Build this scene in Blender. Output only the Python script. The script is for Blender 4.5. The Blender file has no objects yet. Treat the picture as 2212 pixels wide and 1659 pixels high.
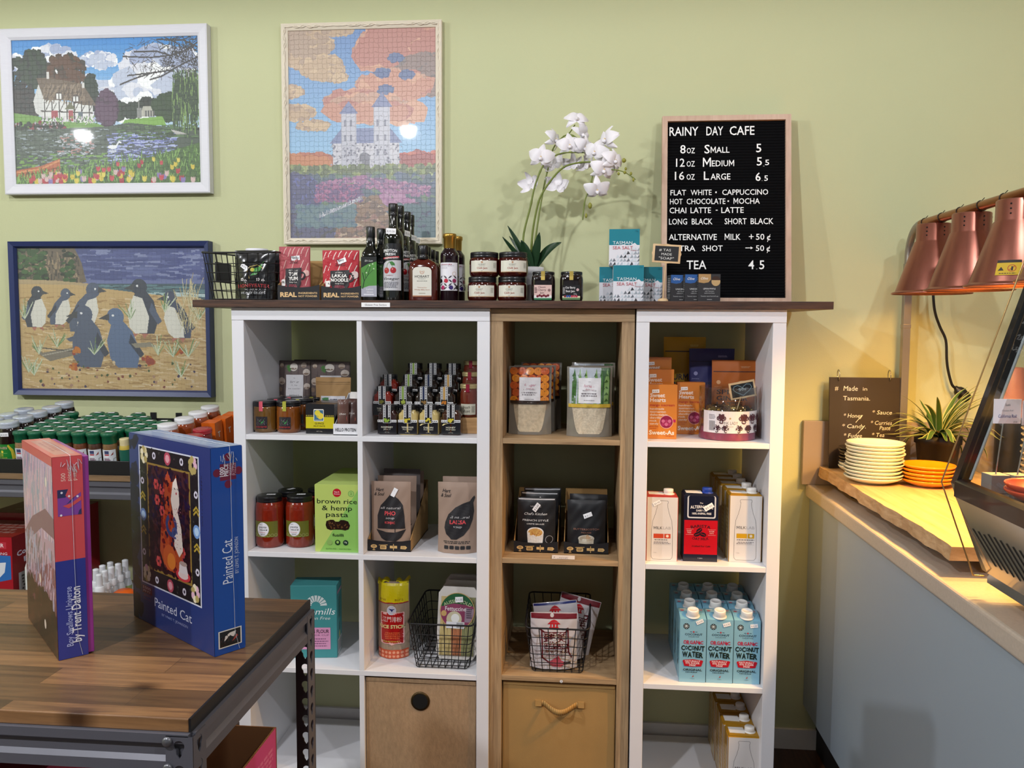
import bpy, math, random
import numpy as np
from mathutils import Vector, Matrix
S = bpy.context.scene
V = Vector
PI = math.pi
rnd = random.Random(11)

# ---------------------------------------------------------------- camera
CAM = V((1.01965, -2.29953, 1.40454))
YAW, PITCH, ROLL, FPX = .08813, .07252, .00551, 1770.54
IW, IH = 2212, 1659
_cy, _sy, _cp, _sp = math.cos(YAW), math.sin(YAW), math.cos(PITCH), math.sin(PITCH)
FWD = V((-_sy*_cp, _cy*_cp, -_sp))
_r = V((_cy, _sy, 0))
_u = _r.cross(FWD)
RGT = _r*math.cos(ROLL) + _u*math.sin(ROLL)
UPV = _u*math.cos(ROLL) - _r*math.sin(ROLL)
cd = bpy.data.cameras.new('camera')
cd.sensor_width = 36
cd.lens = FPX*36/IW
cd.clip_start = .02
cam = bpy.data.objects.new('camera', cd)
S.collection.objects.link(cam)
m = Matrix((RGT, UPV, -FWD)).transposed().to_4x4()
m.translation = CAM
cam.matrix_world = m
S.camera = cam

# ---------------------------------------------------------------- view, sky, lamps
S.view_settings.view_transform = 'Standard'
S.view_settings.look = 'None'
S.view_settings.gamma = 1
S.view_settings.exposure = 0.02
S.view_settings.use_curve_mapping = False
S.cycles.use_denoising = True
S.cycles.max_bounces = 8
w = bpy.data.worlds.new('daylight')
S.world = w
w.use_nodes = True
w.node_tree.nodes['Background'].inputs[0].default_value = (.86, .93, 1, 1)
w.node_tree.nodes['Background'].inputs[1].default_value = .35
DOWNLIGHTS = [(-2.45, -2.4, 205), (-.17, -2.4, 165), (2.1, -2.4, 84), (-2.2, -.95, 20), (-.6, -.95, 17), (.75, -.95, 17), (2.0, -.95, 24)]
CEIL = 2.72
def spot(name, loc, watt, col, size, blend, rad, tgt=None):
    l = bpy.data.lights.new(name, 'SPOT')
    l.energy = watt
    l.color = col
    l.spot_size = math.radians(size)
    l.spot_blend = blend
    l.shadow_soft_size = rad
    o = bpy.data.objects.new(name, l)
    S.collection.objects.link(o)
    o.location = loc
    if tgt:
        o.rotation_euler = (V(tgt)-V(loc)).to_track_quat('-Z', 'Y').to_euler()
    return o
for x, y, watt in DOWNLIGHTS:
    spot('downlight_lamp', (x, y, CEIL-.02), watt, (.94, .955, 1), 179, .12, .045)

# ---------------------------------------------------------------- pixel rays onto real planes
def _ray(u, v):
    return FWD + RGT*((u-IW/2)/FPX) - UPV*((v-IH/2)/FPX)
def at(u, v, Y):
    d = _ray(u, v)
    return CAM + d*((Y-CAM.y)/d.y)
def onz(u, v, Z):
    d = _ray(u, v)
    return CAM + d*((Z-CAM.z)/d.z)
def onx(u, v, X):
    d = _ray(u, v)
    return CAM + d*((X-CAM.x)/d.x)
def fit(u0, u1, vb, z, vt=None):
    """front-face footprint of a thing standing on a shelf of height z: centre x, front y, width, height"""
    a = onz((u0+u1)/2, vb, z)
    p, q = at(u0, vb, a.y), at(u1, vb, a.y)
    h = at((u0+u1)/2, vt, a.y).z-z if vt else 0
    return (p.x+q.x)/2, a.y, q.x-p.x, h
def fitY(u0, u1, vt, Y, z):
    p, q = at(u0, vt, Y), at(u1, vt, Y)
    return (p.x+q.x)/2, Y, q.x-p.x, (p.z+q.z)/2-z

# ---------------------------------------------------------------- colours and materials
def lin(c):
    if isinstance(c, str):
        c = tuple(int(c[i:i+2], 16)/255 for i in (0, 2, 4))
    return tuple(x/12.92 if x <= .04045 else ((x+.055)/1.055)**2.4 for x in c)
MC = {}
def M(name, col, rough=.5, metal=0, coat=0, var=.06, scale=30, bump=0, bscale=200, spec=.5, trans=0, alpha=1, stretch=None, ior=1.45):
    if name in MC:
        return MC[name]
    mt = bpy.data.materials.new(name)
    mt.use_nodes = True
    nt = mt.node_tree
    b = nt.nodes['Principled BSDF']
    c = lin(col)
    b.inputs['Base Color'].default_value = (*c, 1)
    b.inputs['Roughness'].default_value = rough
    b.inputs['Metallic'].default_value = metal
    b.inputs['Coat Weight'].default_value = coat
    b.inputs['Coat Roughness'].default_value = .06
    b.inputs['Specular IOR Level'].default_value = spec
    b.inputs['Transmission Weight'].default_value = trans
    b.inputs['IOR'].default_value = ior
    b.inputs['Alpha'].default_value = alpha
    tc = nt.nodes.new('ShaderNodeTexCoord')
    vec = tc.outputs['Object']
    if stretch:
        mp = nt.nodes.new('ShaderNodeMapping')
        mp.inputs['Scale'].default_value = stretch
        nt.links.new(vec, mp.inputs[0])
        vec = mp.outputs[0]
    if var:
        n = nt.nodes.new('ShaderNodeTexNoise')
        n.inputs['Scale'].default_value = scale
        n.inputs['Detail'].default_value = 4
        nt.links.new(vec, n.inputs['Vector'])
        mx = nt.nodes.new('ShaderNodeMix')
        mx.data_type = 'RGBA'
        mx.inputs[6].default_value = (*[x*(1-var) for x in c], 1)
        mx.inputs[7].default_value = (*[min(1, x*(1+var)) for x in c], 1)
        nt.links.new(n.outputs['Fac'], mx.inputs[0])
        nt.links.new(mx.outputs[2], b.inputs['Base Color'])
    if bump:
        n2 = nt.nodes.new('ShaderNodeTexNoise')
        n2.inputs['Scale'].default_value = bscale
        nt.links.new(vec, n2.inputs['Vector'])
        bp = nt.nodes.new('ShaderNodeBump')
        bp.inputs['Strength'].default_value = bump
        bp.inputs['Distance'].default_value = .002
        nt.links.new(n2.outputs['Fac'], bp.inputs['Height'])
        nt.links.new(bp.outputs[0], b.inputs['Normal'])
    MC[name] = mt
    return mt
def ink(name, rough=.55, coat=0, jig=0, spec=.5):
    """printed surface: the colour is the print's own, carried per face"""
    if name in MC:
        return MC[name]
    mt = bpy.data.materials.new(name)
    mt.use_nodes = True
    nt = mt.node_tree
    b = nt.nodes['Principled BSDF']
    a = nt.nodes.new('ShaderNodeVertexColor')
    a.layer_name = 'ink'
    nt.links.new(a.outputs[0], b.inputs['Base Color'])
    b.inputs['Roughness'].default_value = rough
    b.inputs['Coat Weight'].default_value = coat
    b.inputs['Coat Roughness'].default_value = .03 if jig else .06
    b.inputs['Specular IOR Level'].default_value = spec
    if jig:
        tc = nt.nodes.new('ShaderNodeTexCoord')
        sw = nt.nodes.new('ShaderNodeSeparateXYZ')
        cb = nt.nodes.new('ShaderNodeCombineXYZ')
        nt.links.new(tc.outputs['Object'], sw.inputs[0])
        nt.links.new(sw.outputs[0], cb.inputs[0])
        nt.links.new(sw.outputs[2], cb.inputs[1])
        no = nt.nodes.new('ShaderNodeTexNoise')
        no.inputs['Scale'].default_value = 90
        nt.links.new(cb.outputs[0], no.inputs['Vector'])
        mxv = nt.nodes.new('ShaderNodeMix')
        mxv.data_type = 'VECTOR'
        mxv.inputs[0].default_value = .012
        nt.links.new(cb.outputs[0], mxv.inputs[4])
        nt.links.new(no.outputs['Color'], mxv.inputs[5])
        br = nt.nodes.new('ShaderNodeTexBrick')
        br.offset = 0
        br.inputs['Scale'].default_value = 1
        br.inputs['Brick Width'].default_value = .0155
        br.inputs['Row Height'].default_value = .0155
        br.inputs['Mortar Size'].default_value = .0007
        br.inputs['Mortar Smooth'].default_value = .6
        nt.links.new(mxv.outputs[1], br.inputs['Vector'])
        bp = nt.nodes.new('ShaderNodeBump')
        bp.invert = True
        bp.inputs['Strength'].default_value = jig
        bp.inputs['Distance'].default_value = .0012
        nt.links.new(br.outputs['Fac'], bp.inputs['Height'])
        nt.links.new(bp.outputs[0], b.inputs['Normal'])
        dk = nt.nodes.new('ShaderNodeMix')
        dk.data_type = 'RGBA'
        dk.blend_type = 'MULTIPLY'
        dk.inputs[7].default_value = (.82, .82, .82, 1)
        nt.links.new(br.outputs['Fac'], dk.inputs[0])
        nt.links.new(a.outputs[0], dk.inputs[6])
        nt.links.new(dk.outputs[2], b.inputs['Base Color'])
    MC[name] = mt
    return mt
def wood(name, c1, c2, rough=.45, stretch=(3, 40, 40), scale=2.2, fine=.35):
    if name in MC:
        return MC[name]
    mt = bpy.data.materials.new(name)
    mt.use_nodes = True
    nt = mt.node_tree
    b = nt.nodes['Principled BSDF']
    b.inputs['Roughness'].default_value = rough
    tc = nt.nodes.new('ShaderNodeTexCoord')
    mp = nt.nodes.new('ShaderNodeMapping')
    mp.inputs['Scale'].default_value = stretch
    nt.links.new(tc.outputs['Object'], mp.inputs[0])
    n = nt.nodes.new('ShaderNodeTexNoise')
    n.inputs['Scale'].default_value = scale
    n.inputs['Detail'].default_value = 8
    n.inputs['Roughness'].default_value = .62
    n.inputs['Distortion'].default_value = .6
    nt.links.new(mp.outputs[0], n.inputs['Vector'])
    r = nt.nodes.new('ShaderNodeValToRGB')
    r.color_ramp.elements[0].position = .32
    r.color_ramp.elements[0].color = (*lin(c1), 1)
    r.color_ramp.elements[1].position = .68
    r.color_ramp.elements[1].color = (*lin(c2), 1)
    nt.links.new(n.outputs['Fac'], r.inputs[0])
    nt.links.new(r.outputs[0], b.inputs['Base Color'])
    bp = nt.nodes.new('ShaderNodeBump')
    bp.inputs['Strength'].default_value = fine
    bp.inputs['Distance'].default_value = .0008
    nt.links.new(n.outputs['Fac'], bp.inputs['Height'])
    nt.links.new(bp.outputs[0], b.inputs['Normal'])
    MC[name] = mt
    return mt
INK = ink('matt_print', .6)
GLOSS = ink('gloss_print', .28, coat=.25)

# ---------------------------------------------------------------- mesh building
class MB:
    def __init__(s):
        s.v, s.f, s.m, s.sm, s.c = [], [], [], [], []
    def add(s, vs, fs, mat, smooth=False, col=None):
        o = len(s.v)
        s.v += [tuple(v) for v in vs]
        for f in fs:
            s.f.append([o+i for i in f])
            s.m.append(mat)
            s.sm.append(smooth)
            s.c.append(col)
        return s
    def box(s, x0, x1, y0, y1, z0, z1, mat, tf=None):
        vs = [V((x, y, z)) for z in (z0, z1) for y in (y0, y1) for x in (x0, x1)]
        if tf:
            vs = [tf @ v for v in vs]
        return s.add(vs, [(0, 2, 3, 1), (4, 5, 7, 6), (0, 1, 5, 4), (2, 6, 7, 3), (0, 4, 6, 2), (1, 3, 7, 5)], mat)
    def rings(s, rs, mat, cap=(1, 1), smooth=True, closed=False):
        n = len(rs[0])
        vs = [p for r in rs for p in r]
        fs = []
        k = len(rs)
        for i in range(k if closed else k-1):
            a, b = i*n, ((i+1) % k)*n
            for j in range(n):
                fs.append((a+j, a+(j+1) % n, b+(j+1) % n, b+j))
        s.add(vs, fs, mat, smooth)
        if cap[0]:
            s.add(rs[0], [tuple(range(n))[::-1]], mat)
        if cap[1]:
            s.add(rs[-1], [tuple(range(n))], mat)
        return s
    def lathe(s, prof, mat, seg=32, cx=0, cy=0, cap=(1, 1), n=2, b=1, tf=None):
        rs = []
        for r, z in prof:
            ring = []
            for i in range(seg):
                a = 2*PI*i/seg
                c, q = math.cos(a), math.sin(a)
                if n != 2:
                    c = math.copysign(abs(c)**(2/n), c)
                    q = math.copysign(abs(q)**(2/n), q)
                p = V((cx+r*c, cy+r*b*q, z))
                ring.append(tf @ p if tf else p)
            rs.append(ring)
        return s.rings(rs, mat, cap)
    def tube(s, pts, r, mat, seg=8, closed=False):
        pts = [V(p) for p in pts]
        k = len(pts)
        rs = []
        up = None
        for i, p in enumerate(pts):
            if closed:
                d = pts[(i+1) % k]-pts[i-1]
            else:
                d = pts[min(i+1, k-1)]-pts[max(i-1, 0)]
            d = d.normalized() if d.length > 1e-9 else V((0, 0, 1))
            if up is None:
                up = V((0, 0, 1)) if abs(d.z) < .9 else V((1, 0, 0))
            a = (up-d*up.dot(d))
            if a.length < 1e-6:
                a = d.orthogonal()
            a = a.normalized()
            up = a
            bb = d.cross(a)
            rr = r[i] if isinstance(r, (list, tuple)) else r
            rs.append([p+(a*math.cos(2*PI*j/seg)+bb*math.sin(2*PI*j/seg))*rr for j in range(seg)])
        return s.rings(rs, mat, (0, 0) if closed else (1, 1), True, closed)
    def prism(s, poly, y0, y1, mat, tf=None, smooth=False):
        """poly in x,z extruded along y"""
        n = len(poly)
        A = [V((x, y0, z)) for x, z in poly]
        B = [V((x, y1, z)) for x, z in poly]
        if tf:
            A, B = [tf @ p for p in A], [tf @ p for p in B]
        s.add(A+B, [(i, (i+1) % n, n+(i+1) % n, n+i) for i in range(n)], mat, smooth)
        s.add(A, [tuple(range(n))], mat)
        s.add(B, [tuple(range(n))[::-1]], mat)
        return s
    def grid(s, fn, nu, nv, mat, smooth=True):
        vs = [fn(i/nu, j/nv) for j in range(nv+1) for i in range(nu+1)]
        fs = [(j*(nu+1)+i, j*(nu+1)+i+1, (j+1)*(nu+1)+i+1, (j+1)*(nu+1)+i) for j in range(nv) for i in range(nu)]
        return s.add(vs, fs, mat, smooth)
    def mesh(s, name):
        me = bpy.data.meshes.new(name)
        me.from_pydata(s.v, [], s.f)
        ms = []
        for x in s.m:
            if x not in ms:
                ms.append(x)
        for x in ms:
            me.materials.append(x)
        ix = {x: i for i, x in enumerate(ms)}
        me.polygons.foreach_set('material_index', [ix[x] for x in s.m])
        me.polygons.foreach_set('use_smooth', s.sm)
        if any(c is not None for c in s.c):
            ca = me.color_attributes.new('ink', 'FLOAT_COLOR', 'CORNER')
            buf = []
            for f, c in zip(s.f, s.c):
                buf += [*(c or (.5, .5, .5)), 1]*len(f)
            ca.data.foreach_set('color', buf)
        me.update()
        return me
    def build(s, name, parent=None, bevel=0, loc=None, seg=2):
        o = bpy.data.objects.new(name, s.mesh(name))
        S.collection.objects.link(o)
        if parent:
            o.parent = parent
        if loc:
            o.location = loc
        if bevel:
            b = o.modifiers.new('soft_edge', 'BEVEL')
            b.width = bevel
            b.segments = seg
            b.limit_method = 'ANGLE'
            b.harden_normals = False
        return o
def tag(o, label=None, cat=None, group=None, kind=None):
    for k, v in (('label', label), ('category', cat), ('group', group), ('kind', kind)):
        if v:
            o[k] = v
    return o
def thing(name, label, cat, loc=(0, 0, 0), rz=0, group=None, rx=0):
    o = bpy.data.objects.new(name, None)
    S.collection.objects.link(o)
    o.empty_display_size = .02
    o.location = loc
    o.rotation_euler = (rx, 0, rz)
    return tag(o, label, cat, group)
def dup(root, loc, label, rz=0, group=None, rx=None, sc=None):
    r = root.copy()
    S.collection.objects.link(r)
    r.location = loc
    r.rotation_euler = (root.rotation_euler.x if rx is None else rx, root.rotation_euler.y, rz)
    if sc:
        r.scale = sc
    r['label'] = label
    if group:
        r['group'] = group
    for ch in list(root.children):
        c = ch.copy()
        S.collection.objects.link(c)
        c.parent = r
        for g in ch.children:
            d = g.copy()
            S.collection.objects.link(d)
            d.parent = c
    return r

# ---------------------------------------------------------------- printing: flat art and lettering laid on a surface
_G = {}
_tc = bpy.data.curves.new('glyphs', 'FONT')
_tc.resolution_u = 2
_to = bpy.data.objects.new('glyphs', _tc)
def glyphs(t, b=0):
    if (t, b) not in _G:
        _tc.body = t
        _tc.offset = b
        me = _to.to_mesh()
        ps = [[(me.vertices[i].co.x, me.vertices[i].co.y) for i in p.vertices] for p in me.polygons]
        xs = [x for p in ps for x, _ in p] or [0, 1]
        _to.to_mesh_clear()
        if b > 0 and 'M' in t:          # a thickened M closes up in this font: draw it from four strokes instead
            for k in [k for k, ch in enumerate(t) if ch == 'M']:
                _, _, xr = glyphs(t[:k+1], 0)
                xr += b
                xl = xr-.636-2*b
                ps = [p for p in ps if not all(xl-.02 <= x <= xr+.02 for x, _ in p)]
                s, T, y0, xc = .085+2*b, .727+b, -b, (xl+xr)/2
                yv = .12
                ps += [[(xl, y0), (xl+s, y0), (xl+s, T), (xl, T)], [(xr-s, y0), (xr, y0), (xr, T), (xr-s, T)],
                       [(xl+s, T), (xl+s, T-2.1*s), (xc, yv), (xc, yv+2.1*s)], [(xr-s, T-2.1*s), (xr-s, T), (xc, yv+2.1*s), (xc, yv)]]
        xs = [x for p in ps for x, _ in p] or [0, 1]
        _G[(t, b)] = (ps, min(xs), max(xs))
    return _G[(t, b)]
def _clip(poly, ax, val, keep_hi):
    out = []
    n = len(poly)
    for i in range(n):
        p, q = poly[i], poly[(i+1) % n]
        a, b = p[ax]-val, q[ax]-val
        if not keep_hi:
            a, b = -a, -b
        if a >= 0:
            out.append(p)
        if (a > 0 > b) or (a < 0 < b):
            t = a/(a-b)
            out.append((p[0]+(q[0]-p[0])*t, p[1]+(q[1]-p[1])*t))
    return out
class PR:
    """a print of w x h metres; coordinates are fractions of w and h"""
    def __init__(s, w, h):
        s.w, s.h, s.i = w, h, []
    def poly(s, pts, c):
        s.i.append(([[(x*s.w, y*s.h) for x, y in pts]], lin(c)))
        return s
    def raw(s, polys, c):
        s.i.append((polys, lin(c)))
    def rect(s, x0, y0, x1, y1, c):
        return s.poly([(x0, y0), (x1, y0), (x1, y1), (x0, y1)], c)
    def rrect(s, x0, y0, x1, y1, r, c):
        ry = r*s.w/s.h
        pts = []
        for cx, cy, a0 in ((x1-r, y0+ry, -90), (x1-r, y1-ry, 0), (x0+r, y1-ry, 90), (x0+r, y0+ry, 180)):
            for k in range(4):
                a = math.radians(a0+30*k)
                pts.append((cx+r*math.cos(a), cy+ry*math.sin(a)))
        return s.poly(pts, c)
    def ell(s, cx, cy, rx, c, ry=None, n=20, a0=0, a1=360):
        ry = ry if ry is not None else rx*s.w/s.h
        full = a1-a0 >= 360
        k = n if full else n+1
        pts = [(cx+rx*math.cos(math.radians(a0+(a1-a0)*i/n)), cy+ry*math.sin(math.radians(a0+(a1-a0)*i/n))) for i in range(k)]
        return s.poly(pts, c)
    def ring(s, cx, cy, rx, t, c, ry=None, n=24, a0=0, a1=360):
        ry = ry if ry is not None else rx*s.w/s.h
        ty = t*s.w/s.h
        ps = []
        for i in range(n):
            a, b = math.radians(a0+(a1-a0)*i/n), math.radians(a0+(a1-a0)*(i+1)/n)
            ps.append([((cx+r_*math.cos(q))*s.w, (cy+q_*math.sin(q))*s.h) for r_, q_, q in ((rx-t, ry-ty, a), (rx, ry, a), (rx, ry, b), (rx-t, ry-ty, b))])
        s.raw(ps, c)
        return s
    def line(s, pts, t, c):
        """polyline of thickness t (fraction of w)"""
        P = [V((x*s.w, y*s.h)) for x, y in pts]
        t *= s.w/2
        ps = []
        for a, b in zip(P, P[1:]):
            d = b-a
            if d.length < 1e-9:
                continue
            d.normalize()
            n = V((-d.y, d.x))*t
            e = d*t*.5
            ps.append([tuple(q) for q in (a-n-e, b-n+e, b+n+e, a+n-e)])
        s.raw(ps, c)
        return s
    def txt(s, t, x, y, h, c, w=None, al='c', b=0, sh=0, rot=0, arc=0):
        """cap height h (fraction of print height), baseline y, optional fitted width w (fraction of print width)"""
        ps, x0, x1 = glyphs(t, b)
        k = h*s.h/.727
        kx = k if w is None else w*s.w/max(1e-6, x1-x0)
        W = (x1-x0)*kx
        off = {'l': 0, 'c': -W/2, 'r': -W}[al]
        ca, sa = math.cos(rot), math.sin(rot)
        out = []
        for p in ps:
            q = []
            for px, py in p:
                X, Y = (px-x0)*kx+off+sh*py*k, py*k
                if arc:
                    R = W/arc
                    a = X/R
                    X, Y = (R+Y)*math.sin(a), (R+Y)*math.cos(a)-R
                q.append((x*s.w+X*ca-Y*sa, y*s.h+X*sa+Y*ca))
            out.append(q)
        s.i.append((out, lin(c)))
        return s
    def lines(s, x0, x1, y0, y1, n, c, t=.3):
        """n rows of very small copy, drawn as broken bars"""
        ps = []
        for i in range(n):
            yc = y1-(i+.5)*(y1-y0)/n
            hh = (y1-y0)/n*t
            x = x0+rnd.random()*(x1-x0)*.08
            e = x1-rnd.random()*(x1-x0)*.2
            while x < e:
                l = (x1-x0)*(.05+.1*rnd.random())
                ps.append([(a*s.w, q*s.h) for a, q in ((x, yc-hh), (min(e, x+l), yc-hh), (min(e, x+l), yc+hh), (x, yc+hh))])
                x += l+(x1-x0)*.03
        s.raw(ps, c)
        return s
    def bars(s, x0, x1, y0, y1, c='151515'):
        ps = []
        x = x0
        while x < x1:
            t = (x1-x0)*(.015+.03*rnd.random())
            ps.append([(a*s.w, q*s.h) for a, q in ((x, y0), (x+t, y0), (x+t, y1), (x, y1))])
            x += t+(x1-x0)*(.015+.03*rnd.random())
        s.raw(ps, c)
        return s
    def put(s, mb, mp, mat=None, cell=None, base=.0004, step=.00004):
        mat = mat or INK
        for i, (polys, c) in enumerate(s.i):
            l = base+step*i
            for pi, p in enumerate(polys):
                l = base+step*i+(pi % 2)*6e-6
                parts = [p]
                if cell:
                    for ax in (0, 1):
                        if not cell[ax]:
                            continue
                        nx = []
                        for q in parts:
                            lo, hi = min(a[ax] for a in q), max(a[ax] for a in q)
                            g = math.floor(lo/cell[ax]+1e-6)+1
                            r = q
                            while g*cell[ax] < hi-1e-7 and len(r) > 2:
                                nx.append(_clip(r, ax, g*cell[ax], False))
                                r = _clip(r, ax, g*cell[ax], True)
                                g += 1
                            nx.append(r)
                        parts = [q for q in nx if len(q) > 2]
                for q in parts:
                    mb.add([mp(x, y, l) for x, y in q], [tuple(range(len(q)))], mat, False, c)
        return mb
    def raster(s, name, parent, mp, mat, nx, ny, base=.0004, fade=0, to=.5):
        """paint the items in order onto an nx x ny grid of coloured cells: one flat printed sheet"""
        A = np.zeros((ny, nx, 3), dtype=np.float32)
        for polys, c in s.i:
            for p in polys:
                q = np.array(p)
                X, Y = q[:, 0]/s.w*nx-.5, q[:, 1]/s.h*ny-.5
                i0, i1 = max(0, int(math.ceil(X.min()))), min(nx-1, int(math.floor(X.max())))
                j0, j1 = max(0, int(math.ceil(Y.min()))), min(ny-1, int(math.floor(Y.max())))
                if i1 < i0 or j1 < j0:
                    continue
                gx, gy = np.meshgrid(np.arange(i0, i1+1), np.arange(j0, j1+1))
                ins = np.zeros(gx.shape, bool)
                n = len(X)
                for k in range(n):
                    xa, ya, xb, yb = X[k], Y[k], X[(k+1) % n], Y[(k+1) % n]
                    if ya == yb:
                        continue
                    ins ^= ((ya > gy) != (yb > gy)) & (gx < (xb-xa)*(gy-ya)/(yb-ya)+xa)
                A[j0:j1+1, i0:i1+1][ins] = c
        A = A*(1-fade)+to*fade  # lifts the inks: painted reflection veil under glass, pastel print without it
        me = bpy.data.meshes.new(name)
        vs = [mp(s.w*i/nx, s.h*j/ny, base) for j in range(ny+1) for i in range(nx+1)]
        fs = [(j*(nx+1)+i, j*(nx+1)+i+1, (j+1)*(nx+1)+i+1, (j+1)*(nx+1)+i) for j in range(ny) for i in range(nx)]
        me.from_pydata(vs, [], fs)
        me.materials.append(mat)
        ca = me.color_attributes.new('ink', 'FLOAT_COLOR', 'CORNER')
        rgba = np.ones((ny*nx, 4, 4), dtype=np.float32)
        rgba[:, :, :3] = A.reshape(-1, 1, 3)
        ca.data.foreach_set('color', rgba.ravel())
        o = bpy.data.objects.new(name, me)
        S.collection.objects.link(o)
        o.parent = parent
        return o
    def make(s, name, parent, mp, mat=None, cell=None, base=.0004, step=.00004):
        return s.put(MB(), mp, mat, cell, base, step).build(name, parent)
def flat(O, xd=(1, 0, 0), yd=(0, 0, 1)):
    O, xd, yd = V(O), V(xd), V(yd)
    n = xd.cross(yd)
    return lambda x, y, l: O+xd*x+yd*y+n*l
def front(w, y, z=0):
    return flat((-w/2, y, z))
def cyl(r, z0, w, a0=0):
    return lambda x, y, l: V(((r+l)*math.sin((x-w/2)/r+a0), -(r+l)*math.cos((x-w/2)/r+a0), z0+y))
def price(mb, mp0, x, y, rot, w=.026, h=.013, txt='$ 5.50'):
    """small white shop price sticker"""
    p = PR(w, h)
    p.rect(0, 0, 1, 1, 'f2f2f4').txt(txt, .5, .3, .38, '50505a', w=.75)
    ca, sa = math.cos(rot), math.sin(rot)
    p.put(mb, lambda a, b, l: mp0(x+(a-w/2)*ca-(b-h/2)*sa, y+(a-w/2)*sa+(b-h/2)*ca, l+.0016))
    return mb
def sticker(parent, mp0, x, y, rot=0, w=.026, h=.013, txt='$ 5.50'):
    return price(MB(), mp0, x, y, rot, w, h, txt).build('price_sticker', parent)

# ================================================================ the room
WALL = .418
white_lam = M('white_laminate', 'e2e2e6', .35, var=.02, scale=8)
GLASS = bpy.data.materials.new('clear_pane')
GLASS.use_nodes = True
_nt = GLASS.node_tree
for n in list(_nt.nodes):
    if n.type != 'OUTPUT_MATERIAL':
        _nt.nodes.remove(n)
_mx = _nt.nodes.new('ShaderNodeMixShader')
_fr = _nt.nodes.new('ShaderNodeFresnel')
_ge = _nt.nodes.new('ShaderNodeNewGeometry')
_mr = _nt.nodes.new('ShaderNodeMapRange')
_mr.inputs['To Min'].default_value = 1.5
_mr.inputs['To Max'].default_value = 1/1.5
_nt.links.new(_ge.outputs['Backfacing'], _mr.inputs['Value'])
_nt.links.new(_mr.outputs[0], _fr.inputs[0])
_tr = _nt.nodes.new('ShaderNodeBsdfTransparent')
_tr.inputs[0].default_value = (.97, .985, .98, 1)
_gl = _nt.nodes.new('ShaderNodeBsdfGlossy')
_gl.inputs['Roughness'].default_value = .02
_nt.links.new(_fr.outputs[0], _mx.inputs[0])
_nt.links.new(_tr.outputs[0], _mx.inputs[1])
_nt.links.new(_gl.outputs[0], _mx.inputs[2])
_nt.links.new(_mx.outputs[0], [n for n in _nt.nodes if n.type == 'OUTPUT_MATERIAL'][0].inputs[0])

wallmat = M('painted_wall', 'bfc298', .72, var=.025, scale=5, bump=.12, bscale=260)
def struct(name, bm, label=None):
    o = bm.build(name)
    o['kind'] = 'structure'
    return tag(o, label, 'wall' if 'wall' in name else name.split('_')[0])
struct('wall_back', MB().box(-3.6, 4.2, WALL, WALL+.1, 0, CEIL, wallmat), 'pale green painted wall behind the shelves')
struct('wall_left', MB().box(-3.7, -3.6, -6, WALL+.1, 0, CEIL, wallmat), 'pale green side wall on the left')
struct('wall_right', MB().box(4.2, 4.3, -6, WALL+.1, 0, CEIL, M('right_wall_paint', 'd8d8d2', .7)), 'off-white side wall on the right')
struct('ceiling', MB().box(-3.7, 4.3, -6, WALL+.1, CEIL, CEIL+.1, M('ceiling_paint', 'e8e8e6', .8)), 'white ceiling')
floormat = wood('dark_floorboards', '2c1a10', '5a3826', .4, (30, 2, 30), 1.5)
struct('floor', MB().box(-3.7, 4.3, -6, WALL+.1, -.1, 0, floormat), 'dark brown timber floor')
struct('baseboard_back', MB().box(-3.6, 1.85, WALL-.012, WALL, 0, .067, M('skirting_paint', 'dcdcda', .5)), 'white skirting along the green wall')
# shopfront across the open street side
sf = MB()
for x in (-3.6, -1.0, 1.6, 4.14):
    sf.box(x, x+.06, -6, -5.9, 0, 2.72, M('shopfront_aluminium', '3a3c40', .4, .6))
sf.box(-3.6, 4.2, -6, -5.9, 2.45, 2.72, MC['shopfront_aluminium'])
sf.box(-3.6, 4.2, -6, -5.9, 0, .35, MC['shopfront_aluminium'])
struct('window_1', sf, 'dark framed shopfront facing the shelves')

# downlights (their reflections show in two of the picture glasses)
dl = M('lamp_glow', 'ffffff', .5, var=0)
dl.node_tree.nodes['Principled BSDF'].inputs['Emission Color'].default_value = (1, .97, .93, 1)
dl.node_tree.nodes['Principled BSDF'].inputs['Emission Strength'].default_value = 30
for i, (x, y, watt) in enumerate(DOWNLIGHTS):
    t = thing('downlight', 'round recessed ceiling downlight', 'light', (x, y, CEIL), group='ceiling downlights')
    MB().lathe([(.045, -.001), (.045, -.004)], dl, 24).build('lens', t)
    MB().lathe([(.046, 0), (.06, -.004), (.06, -.008), (.046, -.008)], M('white_trim_ring', 'eeeeee', .4), 24, cap=(0, 0)).build('rim', t)

# ================================================================ shelf units
T, C_, Mi = .036, .333, .015
ZF = [T+i*(C_+Mi) for i in range(4)]          # shelf tops, bottom first
Z4, Z3, Z2, Z1 = ZF
HU = T*2+C_*4+Mi*3
def unit(name, label, x0, y0, cols, mv, mh, D=.39):
    W = 2*T+cols*C_+(cols-1)*Mi
    u = thing(name, label, 'shelf unit', (x0, y0, 0))
    MB().box(0, T, 0, D, 0, HU-T, mv).build('side_panel', u, .0012)
    MB().box(W-T, W, 0, D, 0, HU-T, mv).build('side_panel', u, .0012)
    MB().box(0, W, -.0015, D, HU-T, HU, mh).build('top_panel', u, .0012)
    MB().box(T, W-T, 0, D, 0, T, mh).build('bottom_panel', u, .0012)
    for i in range(1, 4):
        MB().box(T, W-T, .001, D-.001, ZF[i]-Mi, ZF[i], mh).build('shelf', u, .0008)
    for i in range(4):
        for c in range(1, cols):
            x = T+c*C_+(c-1)*Mi
            MB().box(x, x+Mi, .0015, D-.002, ZF[i], ZF[i]+C_, mv).build('divider', u, .0008)
    return u
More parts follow.
